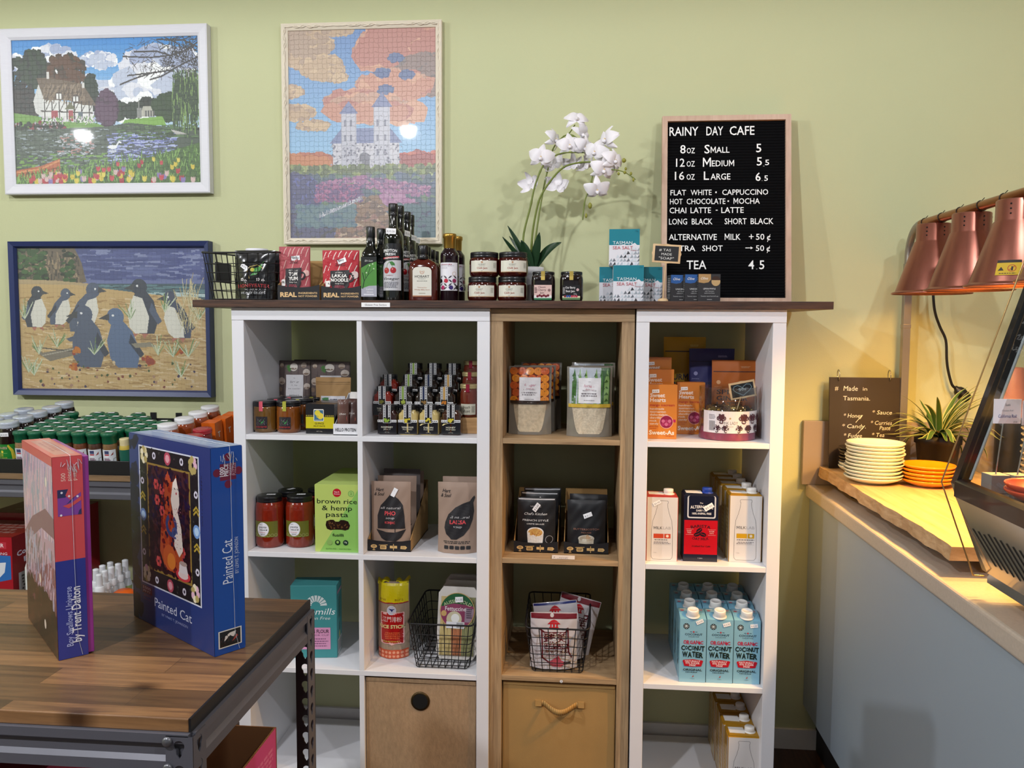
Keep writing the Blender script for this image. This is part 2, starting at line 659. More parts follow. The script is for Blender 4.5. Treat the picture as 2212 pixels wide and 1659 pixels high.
oak_v = wood('oak_upright', '8c7254', 'bb9d76', .5, (60, 20, 3), 2, .25)
oak_h = wood('oak_shelf', '8c7254', 'bb9d76', .5, (3, 20, 60), 2, .25)
XA, XB, XC = 0, .7535, 1.162
YA, YB, YC = 0, .0124, -.0035
unit('cube_shelf_unit', 'wide white cube shelf unit, two columns of square cells', XA, YA, 2, white_lam, white_lam)
unit('cube_shelf_unit', 'narrow oak-look cube shelf unit between the two white ones', XB, YB, 1, oak_v, oak_h)
unit('cube_shelf_unit', 'narrow white cube shelf unit at the counter end, one column of cells', XC, YC, 1, white_lam, white_lam)

# long dark board across the units
BT = 1.4705
darkwood = wood('walnut_board', '2b1a12', '5b3c2a', .42, (4, 60, 60), 2, .2)
bd = MB().box(-.107, 1.685, -.02, .40, HU+.0005, BT, darkwood).build('display_board', None, .001)
tag(bd, 'long dark walnut board laid across the tops of the three shelf units', 'board')
p = PR(.082, .0125)
p.rect(0, 0, 1, 1, 'ececec').txt('Gluteen Free Section', .5, .3, .42, '303038', w=.76, b=.01)
a = at(811.5, 658.5, -.0215)
st = MB().box(-.041, .041, 0, .0012, -.0063, .0063, M('label_card', 'ececec', .5))
p.put(st, flat((-.041, 0, -.00625)))
tag(st.build('shelf_label', loc=(a.x, -.0215, a.z)), 'small white printed strip label on the front edge of the dark board', 'label')

# ================================================================ pictures on the wall
def blobs(p, x0, x1, y0, y1, n, r0, r1, cols, sq=1, clipf=None, k=6):
    per = {}
    for _ in range(n):
        x, y = x0+(x1-x0)*rnd.random(), y0+(y1-y0)*rnd.random()
        if clipf and not clipf(x, y):
            continue
        r = r0+(r1-r0)*rnd.random()
        ry = r*sq*p.w/p.h
        a0 = rnd.random()*6
        c = rnd.choice(cols)
        q = []
        for i in range(k):
            a = a0+2*PI*i/k
            f = .75+.5*rnd.random()
            q.append((min(1, max(0, x+r*f*math.cos(a)))*p.w, min(1, max(0, y+ry*f*math.sin(a)))*p.h))
        per.setdefault(c, []).append(q)
    for c, q in per.items():
        p.raw(q, lin(c))
def strokes(p, pts, n, L, dev, cols, t=.004, ang=90):
    """n short brush strokes of length L scattered at pts(): used for grass, twigs and fronds"""
    for c in cols:
        for _ in range(n//len(cols)):
            x, y = pts()
            a = math.radians(ang+(rnd.random()-.5)*dev)
            l = L*(.5+rnd.random())
            e = (min(1, max(0, x+l*math.cos(a))), min(1, max(0, y+l*math.sin(a)*p.w/p.h)))
            p.line([(x, y), e], t, c)
            q = p.i.pop()
            if p.i and p.i[-1][1] == q[1]:
                p.i[-1][0].extend(q[0])
            else:
                p.i.append(q)
def skyband(p, y0, y1, c0, c1, n=12):
    a, b = [int(c0[i:i+2], 16) for i in (0, 2, 4)], [int(c1[i:i+2], 16) for i in (0, 2, 4)]
    for i in range(n):
        t = i/(n-1)
        c = ''.join('%02x' % round(a[k]+(b[k]-a[k])*t) for k in range(3))
        p.rect(0, y0+(y1-y0)*i/n, 1, y0+(y1-y0)*(i+1)/n, c)
def cloud(p, x, y, w, h, c, n=60):
    for _ in range(3):
        blobs(p, x-w, x+w, y-h, y+h, n, w*.12, w*.3, c, .8, lambda a, b: ((a-x)/w)**2+((b-y)/h)**2 < 1, 9)

def art_cottage(p):
    skyband(p, .38, 1, 'bcd6ee', '3f8fd6')
    for x, y, w, h in ((.22, .86, .12, .08), (.47, .85, .09, .045), (.8, .82, .18, .09), (.75, .62, .3, .12), (.4, .72, .05, .03), (.6, .55, .2, .08), (.03, .84, .05, .06)):
        cloud(p, x, y, w, h, ['f4f4f8', 'e2e6f0', 'ffffff', 'd4daea'])
    dk = ['3b5a36', '4c6f40', '2f4a2e', '5c7a4c', '48603c']
    def crown(x, y, rx, ry, cols, n=220):
        blobs(p, x-rx, x+rx, y-ry, y+ry, n, .008, .02, cols, 1, lambda a, b: ((a-x)/rx)**2+((b-y)/ry)**2 < 1)
    crown(.04, .68, .07, .2, dk)
    crown(.12, .8, .07, .13, dk, 300)
    crown(.29, .78, .1, .12, ['7a6a3e', '8f6f3a', '5f6a3c', 'a07a40'], 300)
    crown(.42, .63, .035, .12, dk)
    crown(.05, .55, .09, .14, ['4d5a3e', '5d5648', '6b5a50', '3c4a34'], 300)
    crown(.57, .5, .05, .05, dk)
    crown(.64, .5, .05, .04, dk)
    crown(.73, .53, .05, .05, dk)
    crown(.84, .52, .09, .09, ['4c6a3c', '5c7c48', '6d8a54'], 300)
    crown(.505, .52, .055, .12, ['7b5a78', '8d6a88', '6a4c66', '9d7c98'], 300)
    # church
    p.poly([(.672, .46), (.677, .62), (.682, .46)], '8c8c88').rect(.665, .45, .69, .52, '8c8c88').poly([(.69, .46), (.69, .5), (.7, .53), (.74, .53), (.76, .46)], 'b9b6a8')
    for k in range(4):
        p.rect(.71+.014*k, .46, .717+.014*k, .5, '5a5a58')
    # meadow banks
    p.poly([(0, .42), (0, .5), (.15, .47), (.45, .42), (.5, .39), (.3, .37), (0, .36)], '6f9a3e')
    p.poly([(.58, .4), (.6, .44), (.8, .46), (.82, .4)], '7fae46')
    blobs(p, 0, .28, .33, .43, 260, .006, .014, ['3e5a34', '4f6a3c', 'a83f4a', 'd8d4d8', 'c06a7a', '2f4630'])
    # water
    p.poly([(0, 0), (0, .38), (.5, .395), (.62, .42), (1, .36), (1, .2), (.4, .1)], '4a5648')
    strokes(p, lambda: (rnd.random()*.5, .12+rnd.random()*.26), 420, .02, 20, ['5c6858', '3b463c', '747f78', '8f9aa0', '2f3a32'], .005, 0)
    strokes(p, lambda: (.5+rnd.random()*.35, .15+rnd.random()*.2), 420, .03, 14, ['7f86c4', '9aa2d8', '6b74b0', 'b4bce0', '50586c'], .006, 0)
    strokes(p, lambda: (.55+rnd.random()*.4, .3+rnd.random()*.1), 160, .03, 14, ['46603c', '5c7c48', '34482e'], .006, 0)
    strokes(p, lambda: (.22+rnd.random()*.2, .2+rnd.random()*.15), 120, .014, 14, ['c8ccd2', 'a9aeb6', 'b08078'], .006, 0)
    strokes(p, lambda: (rnd.random()*.5, .11+rnd.random()*.1), 90, .02, 8, ['5f8a3a', '78a048'], .007, 0)
    # cottage
    p.poly([(.15, .44), (.15, .6), (.43, .545), (.43, .42), (.32, .43)], 'e6e4e0')
    p.poly([(.11, .58), (.15, .73), (.19, .6), (.16, .58), (.16, .46), (.12, .5)], 'd8d6d2')
    p.poly([(.13, .735), (.2, .74), (.38, .69), (.45, .54), (.38, .545), (.3, .58), (.17, .585)], '6e5a46')
    strokes(p, lambda: (.17+rnd.random()*.22, .59+rnd.random()*.11), 160, .02, 30, ['857058', '5a4836', '94806a'], .005, 250)
    for x in (.17, .21, .25, .29, .33, .37, .41):
        p.line([(x, .45), (x, .575)], .006, '3a302a').line([(x, .5), (x+.025, .56)], .004, '3a302a')
    p.line([(.15, .51), (.43, .49)], .006, '3a302a')
    for x, y in ((.25, .62), (.34, .6)):
        p.ell(x, y-.01, .022, '57463a').rect(x-.014, y-.03, x+.014, y+.006, 'f0eeea').rect(x-.003, y-.03, x+.003, y+.006, '4a4038')
    p.rect(.205, .46, .24, .51, 'a8434a').rect(.3, .435, .322, .51, 'a8434a').rect(.35, .46, .375, .5, '54606a')
    p.rect(.185, .73, .2, .78, 'dad6d0').rect(.375, .66, .388, .7, 'dad6d0')
    p.poly([(.28, .52), (.31, .57), (.335, .52)], '6a6a48')
    strokes(p, lambda: (.15+rnd.random()*.3, .41+rnd.random()*.05), 120, .01, 90, ['5a8a3a', '78a848', '3e6030', 'c8b8c8'], .005)
    # willow
    strokes(p, lambda: (.86+rnd.random()*.13, .5+rnd.random()*.28), 420, .1, 12, ['4d6a34', '64823f', '3a5230', '7a9850', '2e4228'], .004, 270)
    # bare branches
    for pts in ([(1, .96), (.93, .9), (.85, .87), (.75, .86), (.6, .87)], [(1, .86), (.93, .82), (.85, .77), (.75, .755), (.62, .74)], [(.75, .755), (.66, .72), (.58, .68)], [(1, .92), (.92, .97), (.78, .98)], [(.85, .87), (.78, .9), (.66, .9)], [(.86, .77), (.8, .73), (.74, .71)]):
        p.line(pts, .008, '3a3434')
    strokes(p, lambda: (.62+rnd.random()*.37, .72+rnd.random()*.27), 150, .035, 360, ['3a3434', '4a4242'], .0025, 200)
    strokes(p, lambda: (.84+rnd.random()*.15, .78+rnd.random()*.2), 110, .05, 360, ['332e2e'], .0035, 200)
    # boats, swan
    p.poly([(0, .02), (0, .1), (.14, .13), (.245, .18), (.245, .09), (.13, .06), (.02, .02)], 'b8643a').line([(0, .085), (.14, .11), (.24, .165)], .008, 'd8905a').line([(0, .06), (.13, .085), (.24, .12)], .004, '7a3c22')
    p.poly([(.84, .37), (.9, .35), (.93, .335), (.87, .335)], 'c0bcb8')
    p.ell(.53, .255, .025, 'f4f4f6', .014).line([(.55, .26), (.565, .29), (.575, .285)], .008, 'f4f4f6').ell(.53, .225, .022, 'c8ccdc', .01)
    # tulip field
    def field(x, y):
        return y < .05+.24*max(0, x-.05)**1.2
    p.poly([(0, 0), (.02, .03), (.25, .06), (.5, .12), (.75, .19), (1, .28), (1, 0)], '4a6a2e')
    strokes(p, lambda: (lambda x: (x, rnd.random()*(.03+.22*x)))(rnd.random()), 700, .03, 50, ['5f8a3a', '3f5f28', '78a04a', '2f4a22', '88b058'], .004)
    for _ in range(80):
        x = .08+.9*rnd.random()
        y = .01+rnd.random()*(.02+.2*x)
        r = .016-.03*y
        c = rnd.choice(['b8303e', 'd8c040', 'c83a48', '8a78b0', 'd8b8b4', 'a82838', 'e0cc50'])
        p.ell(x, y, r*.8, c, r*1.2, 8)
        p.poly([(x-r*.8, y), (x-r*.7, y+r*1.8), (x-r*.1, y+r), (x+r*.1, y+r*1.9), (x+r*.3, y+r), (x+r*.8, y+r*1.8), (x+r*.8, y)], c)

def art_garden(p):
    """soft sky over a flower garden with a plain pale stone building"""
    skyband(p, .3, 1, '8fc4e4', '3a78b8', 20)
    pk = ['e0b8a0', 'd8a898', 'dcc0ac', 'e8c8b0']
    cr = ['dccab0', 'd2c0ac', 'e4d4ba']
    cloud(p, .12, .92, .16, .09, cr, 140)
    cloud(p, .24, .82, .14, .05, cr, 90)
    cloud(p, .34, .78, .06, .03, cr)
    cloud(p, .33, .99, .1, .012, cr)
    cloud(p, .78, .9, .28, .1, pk, 220)
    cloud(p, .95, .78, .2, .08, ['b8a49c', 'c8a898', 'a89c98'], 120)
    cloud(p, .72, .73, .22, .05, pk, 120)
    cloud(p, .5, .66, .25, .02, pk)
    cloud(p, .6, .605, .3, .015, pk)
    cloud(p, .05, .61, .12, .03, cr)
    cloud(p, .02, .71, .08, .025, cr)
    cloud(p, .17, .545, .1, .016, cr)
    for x, y in ((.73, .86), (.8, .78), (.66, .71), (.64, .79)):
        cloud(p, x, y, .05, .02, ['5a90c0', '6a98c0'], 40)
    # horizon trees and lawn
    p.rect(0, 0, 1, .36, '9aa878')
    cloud(p, .1, .36, .2, .035, ['d89a58', 'e0b070', 'c88a50'], 120)
    cloud(p, .9, .36, .2, .03, ['d87a50', 'c86848', 'e09868'], 120)
    p.rect(0, .27, 1, .335, 'a8b884')
    # plain stand-in building: a block with two square towers and simple hipped roofs
    st, sh, rf = 'c4c4cc', '9c9eb0', '5c6c9c'
    p.rect(.3, .33, .75, .46, st).poly([(.28, .46), (.36, .53), (.69, .53), (.77, .46)], rf)
    p.rect(.36, .33, .46, .6, 'b4b6c2').poly([(.345, .6), (.41, .66), (.475, .6)], rf)
    p.rect(.58, .33, .69, .63, 'b8bac6').poly([(.565, .63), (.635, .7), (.705, .63)], rf)
    for x in (.385, .425, .605, .655):
        for y in (.4, .47, .54):
            p.rect(x-.008, y, x+.008, y+.03, '6c7086')
    p.rect(.48, .33, .55, .39, '5a5c6c').ell(.515, .39, .035, '5a5c6c')
    blobs(p, .28, .77, .33, .46, 160, .004, .01, [sh, 'd4d4da', 'b4b4c0'], 1, None, 4)
    blobs(p, 0, 1, .3, .35, 300, .01, .025, ['a8b87c', 'b8c48c', '90a06c', 'c8cc9c'])
    # garden
    blobs(p, 0, 1, 0, .3, 900, .015, .04, ['8aa48c', '9cb49c', '7a98a8', 'a8a8b0', '88a0b8'])
    p.poly([(.25, 0), (.42, .1), (.5, .2), (.56, .2), (.7, .1), (.78, 0)], 'b49a7c')
    blobs(p, .2, .9, 0, .2, 500, .012, .035, ['b49a7c', 'a8907c', 'c0a88c', '988878', 'c8a89c'], .6, lambda x, y: abs(x-.53) < .3-y*1.1)
    blobs(p, .0, .22, .15, .32, 700, .008, .02, ['7c86c0', '8c98cc', '6470a8', 'a0a8d8', '50588c'], 1, lambda x, y: (x/.22)**2+((y-.22)/.1)**2 < 1)
    blobs(p, 0, .3, 0, .12, 600, .008, .02, ['6c74a4', '8890bc', '50587c', '9ca4cc', '3c4460'])
    blobs(p, .2, .95, .2, .3, 900, .007, .018, ['c89cc0', 'd4acc8', 'b088b4', 'dcbcd0', 'a890b8'], .7, lambda x, y: abs(y-.275+abs(x-.5)*.12) < .03)
    blobs(p, .62, .95, .1, .24, 500, .008, .018, ['c498c0', 'd0a8c8', 'a884b0', 'd8b8d0'], 1, lambda x, y: abs(y-.22+(x-.62)*.35) < .04)
    blobs(p, .18, .5, .18, .26, 400, .007, .016, ['c488b4', 'b07ca8', 'd09cc0', '9c78b0'], .7)
    blobs(p, .72, 1, 0, .16, 700, .01, .028, ['34709c', '4884a8', '5c98b4', '2c5c88', '6ca0a8'])
    blobs(p, .05, .45, .06, .16, 400, .01, .026, ['78a4b4', '88b0c0', '90a8b8', '98b4b8'], .7)
    strokes(p, lambda: (lambda x: (x, .04+x*.3))(.2+.3*rnd.random()), 120, .02, 60, ['d8d8dc', '9ca0b0'], .004)

def art_penguins(p):
    skyband(p, .72, 1, '6a74a0', '39427c')
    strokes(p, lambda: (.3+.7*rnd.random(), .78+.2*rnd.random()), 220, .08, 12, ['5a6498', '7c84ac', '464f8a', '3a447e'], .012, 0)
    p.rect(0, .64, 1, .75, '3c5460')
    strokes(p, lambda: (.35+.65*rnd.random(), .65+.09*rnd.random()), 120, .06, 6, ['2c444e', '4c6a72', '5c8086'], .005, 0)
    strokes(p, lambda: (.62+.38*rnd.random(), .66+.03*rnd.random()), 30, .06, 8, ['c8d4d4', 'a8c0c0'], .005, -4)
    # headland
    p.poly([(0, .72), (0, 1), (.31, 1), (.345, .9), (.37, .76), (.3, .74)], '6a5a4a')
    strokes(p, lambda: (rnd.random()*.33, .76+.22*rnd.random()), 150, .02, 30, ['8a765c', '4a4038', 'a08a6c', '3a322c'], .008, 270)
    blobs(p, 0, .3, .75, .99, 260, .008, .022, ['4f7a48', '64905a', '3c5c38', '7aa068'], .6, lambda x, y: (x*7 % 1.7) < 1.1)
    p.poly([(0, .72), (0, .78), (.2, .77), (.42, .745), (.4, .72)], 'b49c74')
    # sand
    p.poly([(0, 0), (0, .745), (.3, .74), (.55, .7), (.75, .67), (1, .635), (1, 0)], 'c2a26c')
    strokes(p, lambda: (rnd.random(), rnd.random()*.66), 700, .05, 20, ['cdb082', 'b4925c', 'd8c098', 'a8844e', 'c8a878'], .006, -4)
    for x, y, w in ((.25, .45, .3), (.75, .36, .25), (.45, .18, .4)):
        strokes(p, lambda: (x+(rnd.random()-.5)*w, y+(rnd.random()-.5)*.06), 60, .05, 10, ['8a6a44', '9c7c50'], .005, 0)
    dk, md, lt, wh = '2e3446', '4c566e', '6c7890', 'dcd8cc'
    def bird(x, y, s, fl=1, body=md, lean=0, back=False):
        f = lambda a, b: (x+fl*(a*s)+lean*b*s, y+b*s*p.w/p.h)
        p.poly([f(-.3, .0), f(-.42, .35), f(-.3, .8), f(-.1, 1.05), f(.15, 1.0), f(.32, .6), f(.3, .2), f(.15, 0)], body)
        if not back:
            p.poly([f(-.12, .02), f(-.18, .4), f(-.02, .85), f(.2, .92), f(.36, .55), f(.32, .15), f(.18, 0)], wh)
        p.ell(*f(.05, 1.12), .2*s, body)
        p.poly([f(.18, 1.2), f(.45, 1.08), f(.2, 1.04)], '3a3a40')
        p.poly([f(-.25, .75), f(-.5, .3), f(-.4, .22), f(-.18, .55)], dk if body != dk else md)
        p.ell(*f(.1, 1.15), .03*s, 'e8e8e8', n=6)
        if not back:
            p.poly([f(-.15, 0), f(-.05, -.12), f(.02, 0)], 'b06a58').poly([f(.1, 0), f(.25, -.12), f(.25, 0)], 'b06a58')
    bird(.09, .44, .16, 1, dk, .02)
    bird(.21, .46, .14, 1, md, .25)
    bird(.33, .41, .19, 1, md, .3)
    bird(.66, .4, .21, -1, dk)
    bird(.86, .37, .18, -1, '39415a', -.2)
    bird(.36, .16, .24, -1, md, .0, True)
    p.poly([(.33, .4), (.25, .36), (.27, .34), (.35, .36)], md)
    bird(.56, .16, .23, -1, '566a8c', -.12, True)
    # driftwood, flowers, grass
    p.poly([(.06, .31), (.12, .26), (.3, .3), (.31, .25), (.16, .2), (.1, .25)], '7c7264').line([(.07, .3), (.3, .27)], .006, '4c443c').line([(.12, .24), (.3, .29)], .004, 'b0a898')
    p.poly([(.6, .33), (.7, .34), (.73, .31), (.62, .3)], '8a8270')
    for x, y in ((.3, .28), (.85, .27), (.68, .22), (.28, .16), (.7, .2)):
        blobs(p, x-.02, x+.02, y-.02, y+.02, 14, .008, .014, ['d89a3c', 'e0b050', 'c87a5a'])
    for x, y in ((.04, .12), (.07, .1), (.1, .25), (.2, .3), (.74, .25), (.82, .24), (.78, .55), (.96, .5), (.9, .24), (.6, .5), (.03, .5), (.4, .25), (.86, .1)):
        strokes(p, lambda: (x, y), 14, .07, 90, ['a8b490', '6c8a50', 'c8d0b4'], .004, 90)
    blobs(p, .05, .95, .02, .2, 60, .004, .009, ['e8dcc8', 'b87a6a', '8a9a6a', 'd0b8a8', '7a6090'])
    strokes(p, lambda: (.85+.12*rnd.random(), .4+.25*rnd.random()), 60, .09, 50, ['c0b080', 'a89868', 'd0c8a0'], .003, 90)

def picture(label, x0, x1, z0, z1, fw, fmat, art, depth=.026, glass=True, jig=.35, rough=.4, inset=.008, carved=False, lip=.004):
    t = thing('framed_jigsaw_picture', label, 'picture', ((x0+x1)/2, WALL-.002, z0))
    W, Hh = x1-x0, z1-z0
    fr = MB()
    def bar(a, b, c, d):
        """one mitred moulding bar: outer a-b, inner d-c"""
        prof = [(0, 0), (0, -depth), (lip/fw, -depth-.002), (.75, -depth+.003), (1, -depth+inset), (1, -.002)]
        P = []
        for f, y in prof:
            P.append([V((a[0]+(d[0]-a[0])*f, y, a[1]+(d[1]-a[1])*f)), V((b[0]+(c[0]-b[0])*f, y, b[1]+(c[1]-b[1])*f))])
        vs = [q for r in P for q in r]
        fr.add(vs, [(2*i, 2*i+1, 2*i+3, 2*i+2) for i in range(len(prof)-1)], fmat)
    o = [(-W/2, 0), (W/2, 0), (W/2, Hh), (-W/2, Hh)]
    i_ = [(-W/2+fw, fw), (W/2-fw, fw), (W/2-fw, Hh-fw), (-W/2+fw, Hh-fw)]
    for k in range(4):
        bar(o[k], o[(k+1) % 4], i_[(k+1) % 4], i_[k])
    if carved:
        for k in range(4):
            a, b = V((*o[k], 0)), V((*o[(k+1) % 4], 0))
            ia, ib = V((*i_[k], 0)), V((*i_[(k+1) % 4], 0))
            A, B = (a+ia)/2, (b+ib)/2
            L = (B-A).length
            n = int(L/.004)
            d = (B-A).normalized()
            q = V((-d.y, d.x, 0))
            for ph, am in ((0, .0045), (2.1, .003)):
                pts = [A+d*(L*j/n)+q*(am*math.sin(j*.55+ph)*(.6+.4*math.sin(j*.13))) for j in range(n+1)]
                fr.tube([(v.x, -depth-.0005, v.y) for v in pts], .0016, fmat, 5)
    fr.build('frame', t)
    MB().box(-W/2+fw*.6, W/2-fw*.6, -depth+inset+.004, -.002, fw*.6, Hh-fw*.6, M('backing_card', '8a8070', .8)).build('backing', t)
    p = PR(W-2*fw+.004, Hh-2*fw+.004)
    art(p)
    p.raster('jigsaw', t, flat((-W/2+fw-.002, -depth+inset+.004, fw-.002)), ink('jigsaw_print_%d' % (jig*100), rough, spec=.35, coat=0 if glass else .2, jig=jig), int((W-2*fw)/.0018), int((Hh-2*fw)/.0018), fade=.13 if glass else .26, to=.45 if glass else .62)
    if glass:
        MB().add([(-W/2+fw-.001, -depth+inset-.001, fw-.001), (W/2-fw+.001, -depth+inset-.001, fw-.001), (W/2-fw+.001, -depth+inset-.001, Hh-fw+.001), (-W/2+fw-.001, -depth+inset-.001, Hh-fw+.001)], [(0, 1, 2, 3)], GLASS).build('glass', t)
    return t
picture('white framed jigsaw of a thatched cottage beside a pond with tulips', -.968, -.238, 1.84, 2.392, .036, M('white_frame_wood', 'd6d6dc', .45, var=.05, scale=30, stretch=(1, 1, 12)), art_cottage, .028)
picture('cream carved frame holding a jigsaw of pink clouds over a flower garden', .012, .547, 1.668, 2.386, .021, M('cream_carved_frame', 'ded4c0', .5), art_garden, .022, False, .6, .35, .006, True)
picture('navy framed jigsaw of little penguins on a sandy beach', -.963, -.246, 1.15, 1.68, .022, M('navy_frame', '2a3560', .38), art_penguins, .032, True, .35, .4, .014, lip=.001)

# ================================================================ product builders
blk_lid = M('black_lid', '131316', .32, coat=.3, var=0)
blk = M('black_plastic', '161618', .4, var=0)
cap_white = M('white_cap', 'e6e4e0', .4, var=.02)
wire_mat = M('black_wire', '101012', .4, var=0)
kraft = M('kraft_card', 'a5814f', .8, var=.1, scale=25)
black_card = M('black_card', '17161a', .5, var=.05)
darkglass = M('dark_bottle_glass', '0c0f0c', .08, coat=.6, var=0, spec=.7)
def gl(name, col, rough=.12, var=.12, scale=60):
    return M(name, col, rough, coat=.5, var=var, scale=scale)

def jar_body(r, h, neck=.86, foot=.94, sh=.8, n=2):
    return [(r*foot*.9, 0), (r*foot, .003), (r, .010), (r, h*sh*.92), (r*.985, h*sh), (r*(neck+.06), h*.93), (r*neck, h*.955), (r*neck, h)]
def lid_prof(r, z, h):
    return [(r*.97, z), (r, z+.0015), (r, z+h*.35), (r*.985, z+h*.42), (r, z+h*.5), (r, z+h-.002), (r*.97, z+h), (r*.5, z+h-.0004)]
def jar(name, label, loc, r, h, body, lid, lh, pr=None, group=None, cat='jar', neck=.86, lid_r=.93, sh=.8, n=2, tape=None, lid_sticker=False, rz=0):
    """glass jar of contents with a screw lid; pr = (print, base height, wrap)"""
    t = thing(name, label, cat, loc, rz, group)
    MB().lathe(jar_body(r, h-lh*.6, neck, sh=sh, n=n), body, 32, n=n).build('jar', t)
    MB().lathe(lid_prof(r*lid_r, h-lh, lh), lid, 32).build('lid', t)
    if pr:
        P_, z0 = pr
        if n == 2:
            P_.make('label', t, cyl(r+.0006, z0, P_.w), GLOSS, (.006, 0))
        else:
            P_.make('label', t, front(P_.w, -r-.0004, z0), GLOSS)
    if tape:
        mb = MB()
        wz = .011
        pts = [(-r*lid_r*.75, h+.0008), (-r*lid_r-.0012, h+.0004), (-r*lid_r-.0012, h-lh), (-r-.001, h-lh*1.75)]
        for a, b in zip(pts, pts[1:]):
            mb.add([(-wz/2, a[0], a[1]), (wz/2, a[0], a[1]), (wz/2, b[0], b[1]), (-wz/2, b[0], b[1])], [(3, 2, 1, 0)], tape)
        mb.build('seal_tape', t)
    if lid_sticker:
        sticker(t, flat((0, 0, h-.001), (1, 0, 0), (0, 1, 0)), .004, .002, .15, .026, .013)
    return t

def pouch_fn(w, h, d, lean=0, seed=0, top=.0015, bulge=.5, waist=0):
    """front surface of a stand-up pouch: u, t in -1..1, 0..1"""
    ph = seed*1.7
    def f(u, t, l=0, side=-1):
        th = (d*(1-t)**bulge*.5+top)*(1-.88*abs(u)**2.6)
        k = 1-waist*math.sin(PI*t)
        rim = min(1, min(1-abs(u), 1-t, t+.25)*6)
        wr = (.0013*math.sin(9*t+3*u+ph)*math.sin(4*u-5*t+ph)+.0008*math.sin(23*t-11*u+ph))*rim
        return V((u*w/2*k, side*(th+wr+l)+lean*t*h, t*h))
    return f
def pouch(name, label, loc, w, h, d, mat, pr, group=None, cat='pouch', rz=0, rx=0, seed=0, waist=.02, bulge=.5, gloss=INK, window=None, cell=(.0065, .008)):
    t = thing(name, label, cat, loc, rz, group, rx)
    f = pouch_fn(w, h, d, 0, seed, waist=waist, bulge=bulge)
    mb = MB()
    nu, nv = 18, 24
    for side in (-1, 1):
        g = MB().grid(lambda a, b: f(2*a-1, b, 0, side), nu, nv, mat)
        if side == 1:
            g.f = [q[::-1] for q in g.f]
        mb.add(g.v, g.f, mat, True)
    # gusset and side seams
    bot = [f(2*i/nu-1, 0, 0, -1) for i in range(nu+1)]+[f(1-2*i/nu, 0, 0, 1) for i in range(nu+1)]
    mb.add(bot, [tuple(range(len(bot)))[::-1]], mat)
    for s_ in (-1, 1):
        L = [f(s_, j/nv, 0, -1) for j in range(nv+1)]+[f(s_, j/nv, 0, 1) for j in range(nv+1)]
        k = nv+1
        mb.add(L, [(j, j+1, k+j+1, k+j) for j in range(nv)], mat)
    top = [f(2*i/nu-1, 1, 0, -1) for i in range(nu+1)]+[f(2*i/nu-1, 1, 0, 1) for i in range(nu+1)]
    mb.add(top, [(i, i+1, nu+1+i+1, nu+1+i) for i in range(nu)], mat)
    mb.build('bag', t)
    if window:
        mb = MB()
        u0, u1, v0, v1, wm = window
        mb.grid(lambda a, b: f((u0+(u1-u0)*a)*(.58+.42*math.sqrt(b)), v0+(v1-v0)*b, .0005), 14, 12, wm)
        mb.build('contents', t)
    if pr:
        pr.make('print', t, lambda x, y, l: f(min(.97, max(-.97, 2*x/w-1)), min(.995, max(.005, y/h)), l), gloss, cell, base=.0016 if window else .001)
    return t
def pouch_map(w, h, d, seed=0, waist=.02, bulge=.5):
    f = pouch_fn(w, h, d, 0, seed, waist=waist, bulge=bulge)
    return lambda x, y, l: f(2*x/w, y/h, l+.0008)

def boxthing(name, label, loc, w, d, h, mat, prints=(), group=None, cat='box', rz=0, rx=0, bevel=.0012, part='carton', gloss=GLOSS):
    """prints: list of (PR, face) with face F front, R right, L left, U top"""
    t = thing(name, label, cat, loc, rz, group, rx)
    MB().box(-w/2, w/2, 0, d, 0, h, mat).build(part, t, bevel)
    mps = {'F': flat((-w/2, 0, 0)), 'R': flat((w/2, 0, 0), (0, 1, 0)), 'L': flat((-w/2, d, 0), (0, -1, 0)), 'U': flat((-w/2, 0, h), (1, 0, 0), (0, 1, 0))}
    nm = {'F': 'front_print', 'R': 'side_print', 'L': 'side_print', 'U': 'top_print'}
    for P_, fc in prints:
        P_.make(nm[fc], t, mps[fc], gloss)
    return t

def wire_basket(name, label, loc, w0, d0, w1, d1, h, nx, ny, nz, rz=0, cat='basket', dip=0, cap=None):
    """tapering wire basket: base w0 x d0, rim w1 x d1"""
    t = thing(name, label, cat, loc, rz)
    def pt(fx, fy, z):
        k = z/h
        return V((fx*(w0+(w1-w0)*k)/2, fy*(d0+(d1-d0)*k)/2, z))
    def loop(z, r, part, dp=0):
        c = []
        for cx, cy, a0 in ((1, -1, -90), (1, 1, 0), (-1, 1, 90), (-1, -1, 180)):
            for k in range(5):
                a = math.radians(a0+22.5*k)
                q = .14
                x, y = cx*(1-q)+q*math.cos(a), cy*(1-q)+q*math.sin(a)
                zz = z-dp*max(0, -y)**2
                c.append(pt(x, y, zz))
        return part.tube(c, r, wire_mat, 6, True)
    rim = MB()
    loop(h, .0028, rim, dip)
    rim.build('rim', t)
    m = MB()
    for i in range(nz):
        loop(.004+(h-.012)*i/nz, .0013, m, dip*(i/nz)*.8)
    for i in range(nx):
        fx = -.86+1.72*i/(nx-1)
        m.tube([pt(fx, -1, h-dip), pt(fx, -1, .006), pt(fx, -.97, .0012), pt(fx, .97, .0012), pt(fx, 1, .006), pt(fx, 1, h)], .0013, wire_mat, 6)
    for i in range(ny):
        fy = -.86+1.72*i/(ny-1)
        zt = h-dip*max(0, -fy)**2
        m.tube([pt(-1, fy, zt), pt(-1, fy, .006), pt(-.97, fy, .0038), pt(.97, fy, .0038), pt(1, fy, .006), pt(1, fy, zt)], .0013, wire_mat, 6)
    m.build('wire_mesh', t)
    return t

# ================================================================ on the dark board
B = BT+.0004
Z1, Z2, Z3, Z4 = [z+.0004 for z in (Z1, Z2, Z3, Z4)]      # things stand a hair above the boards
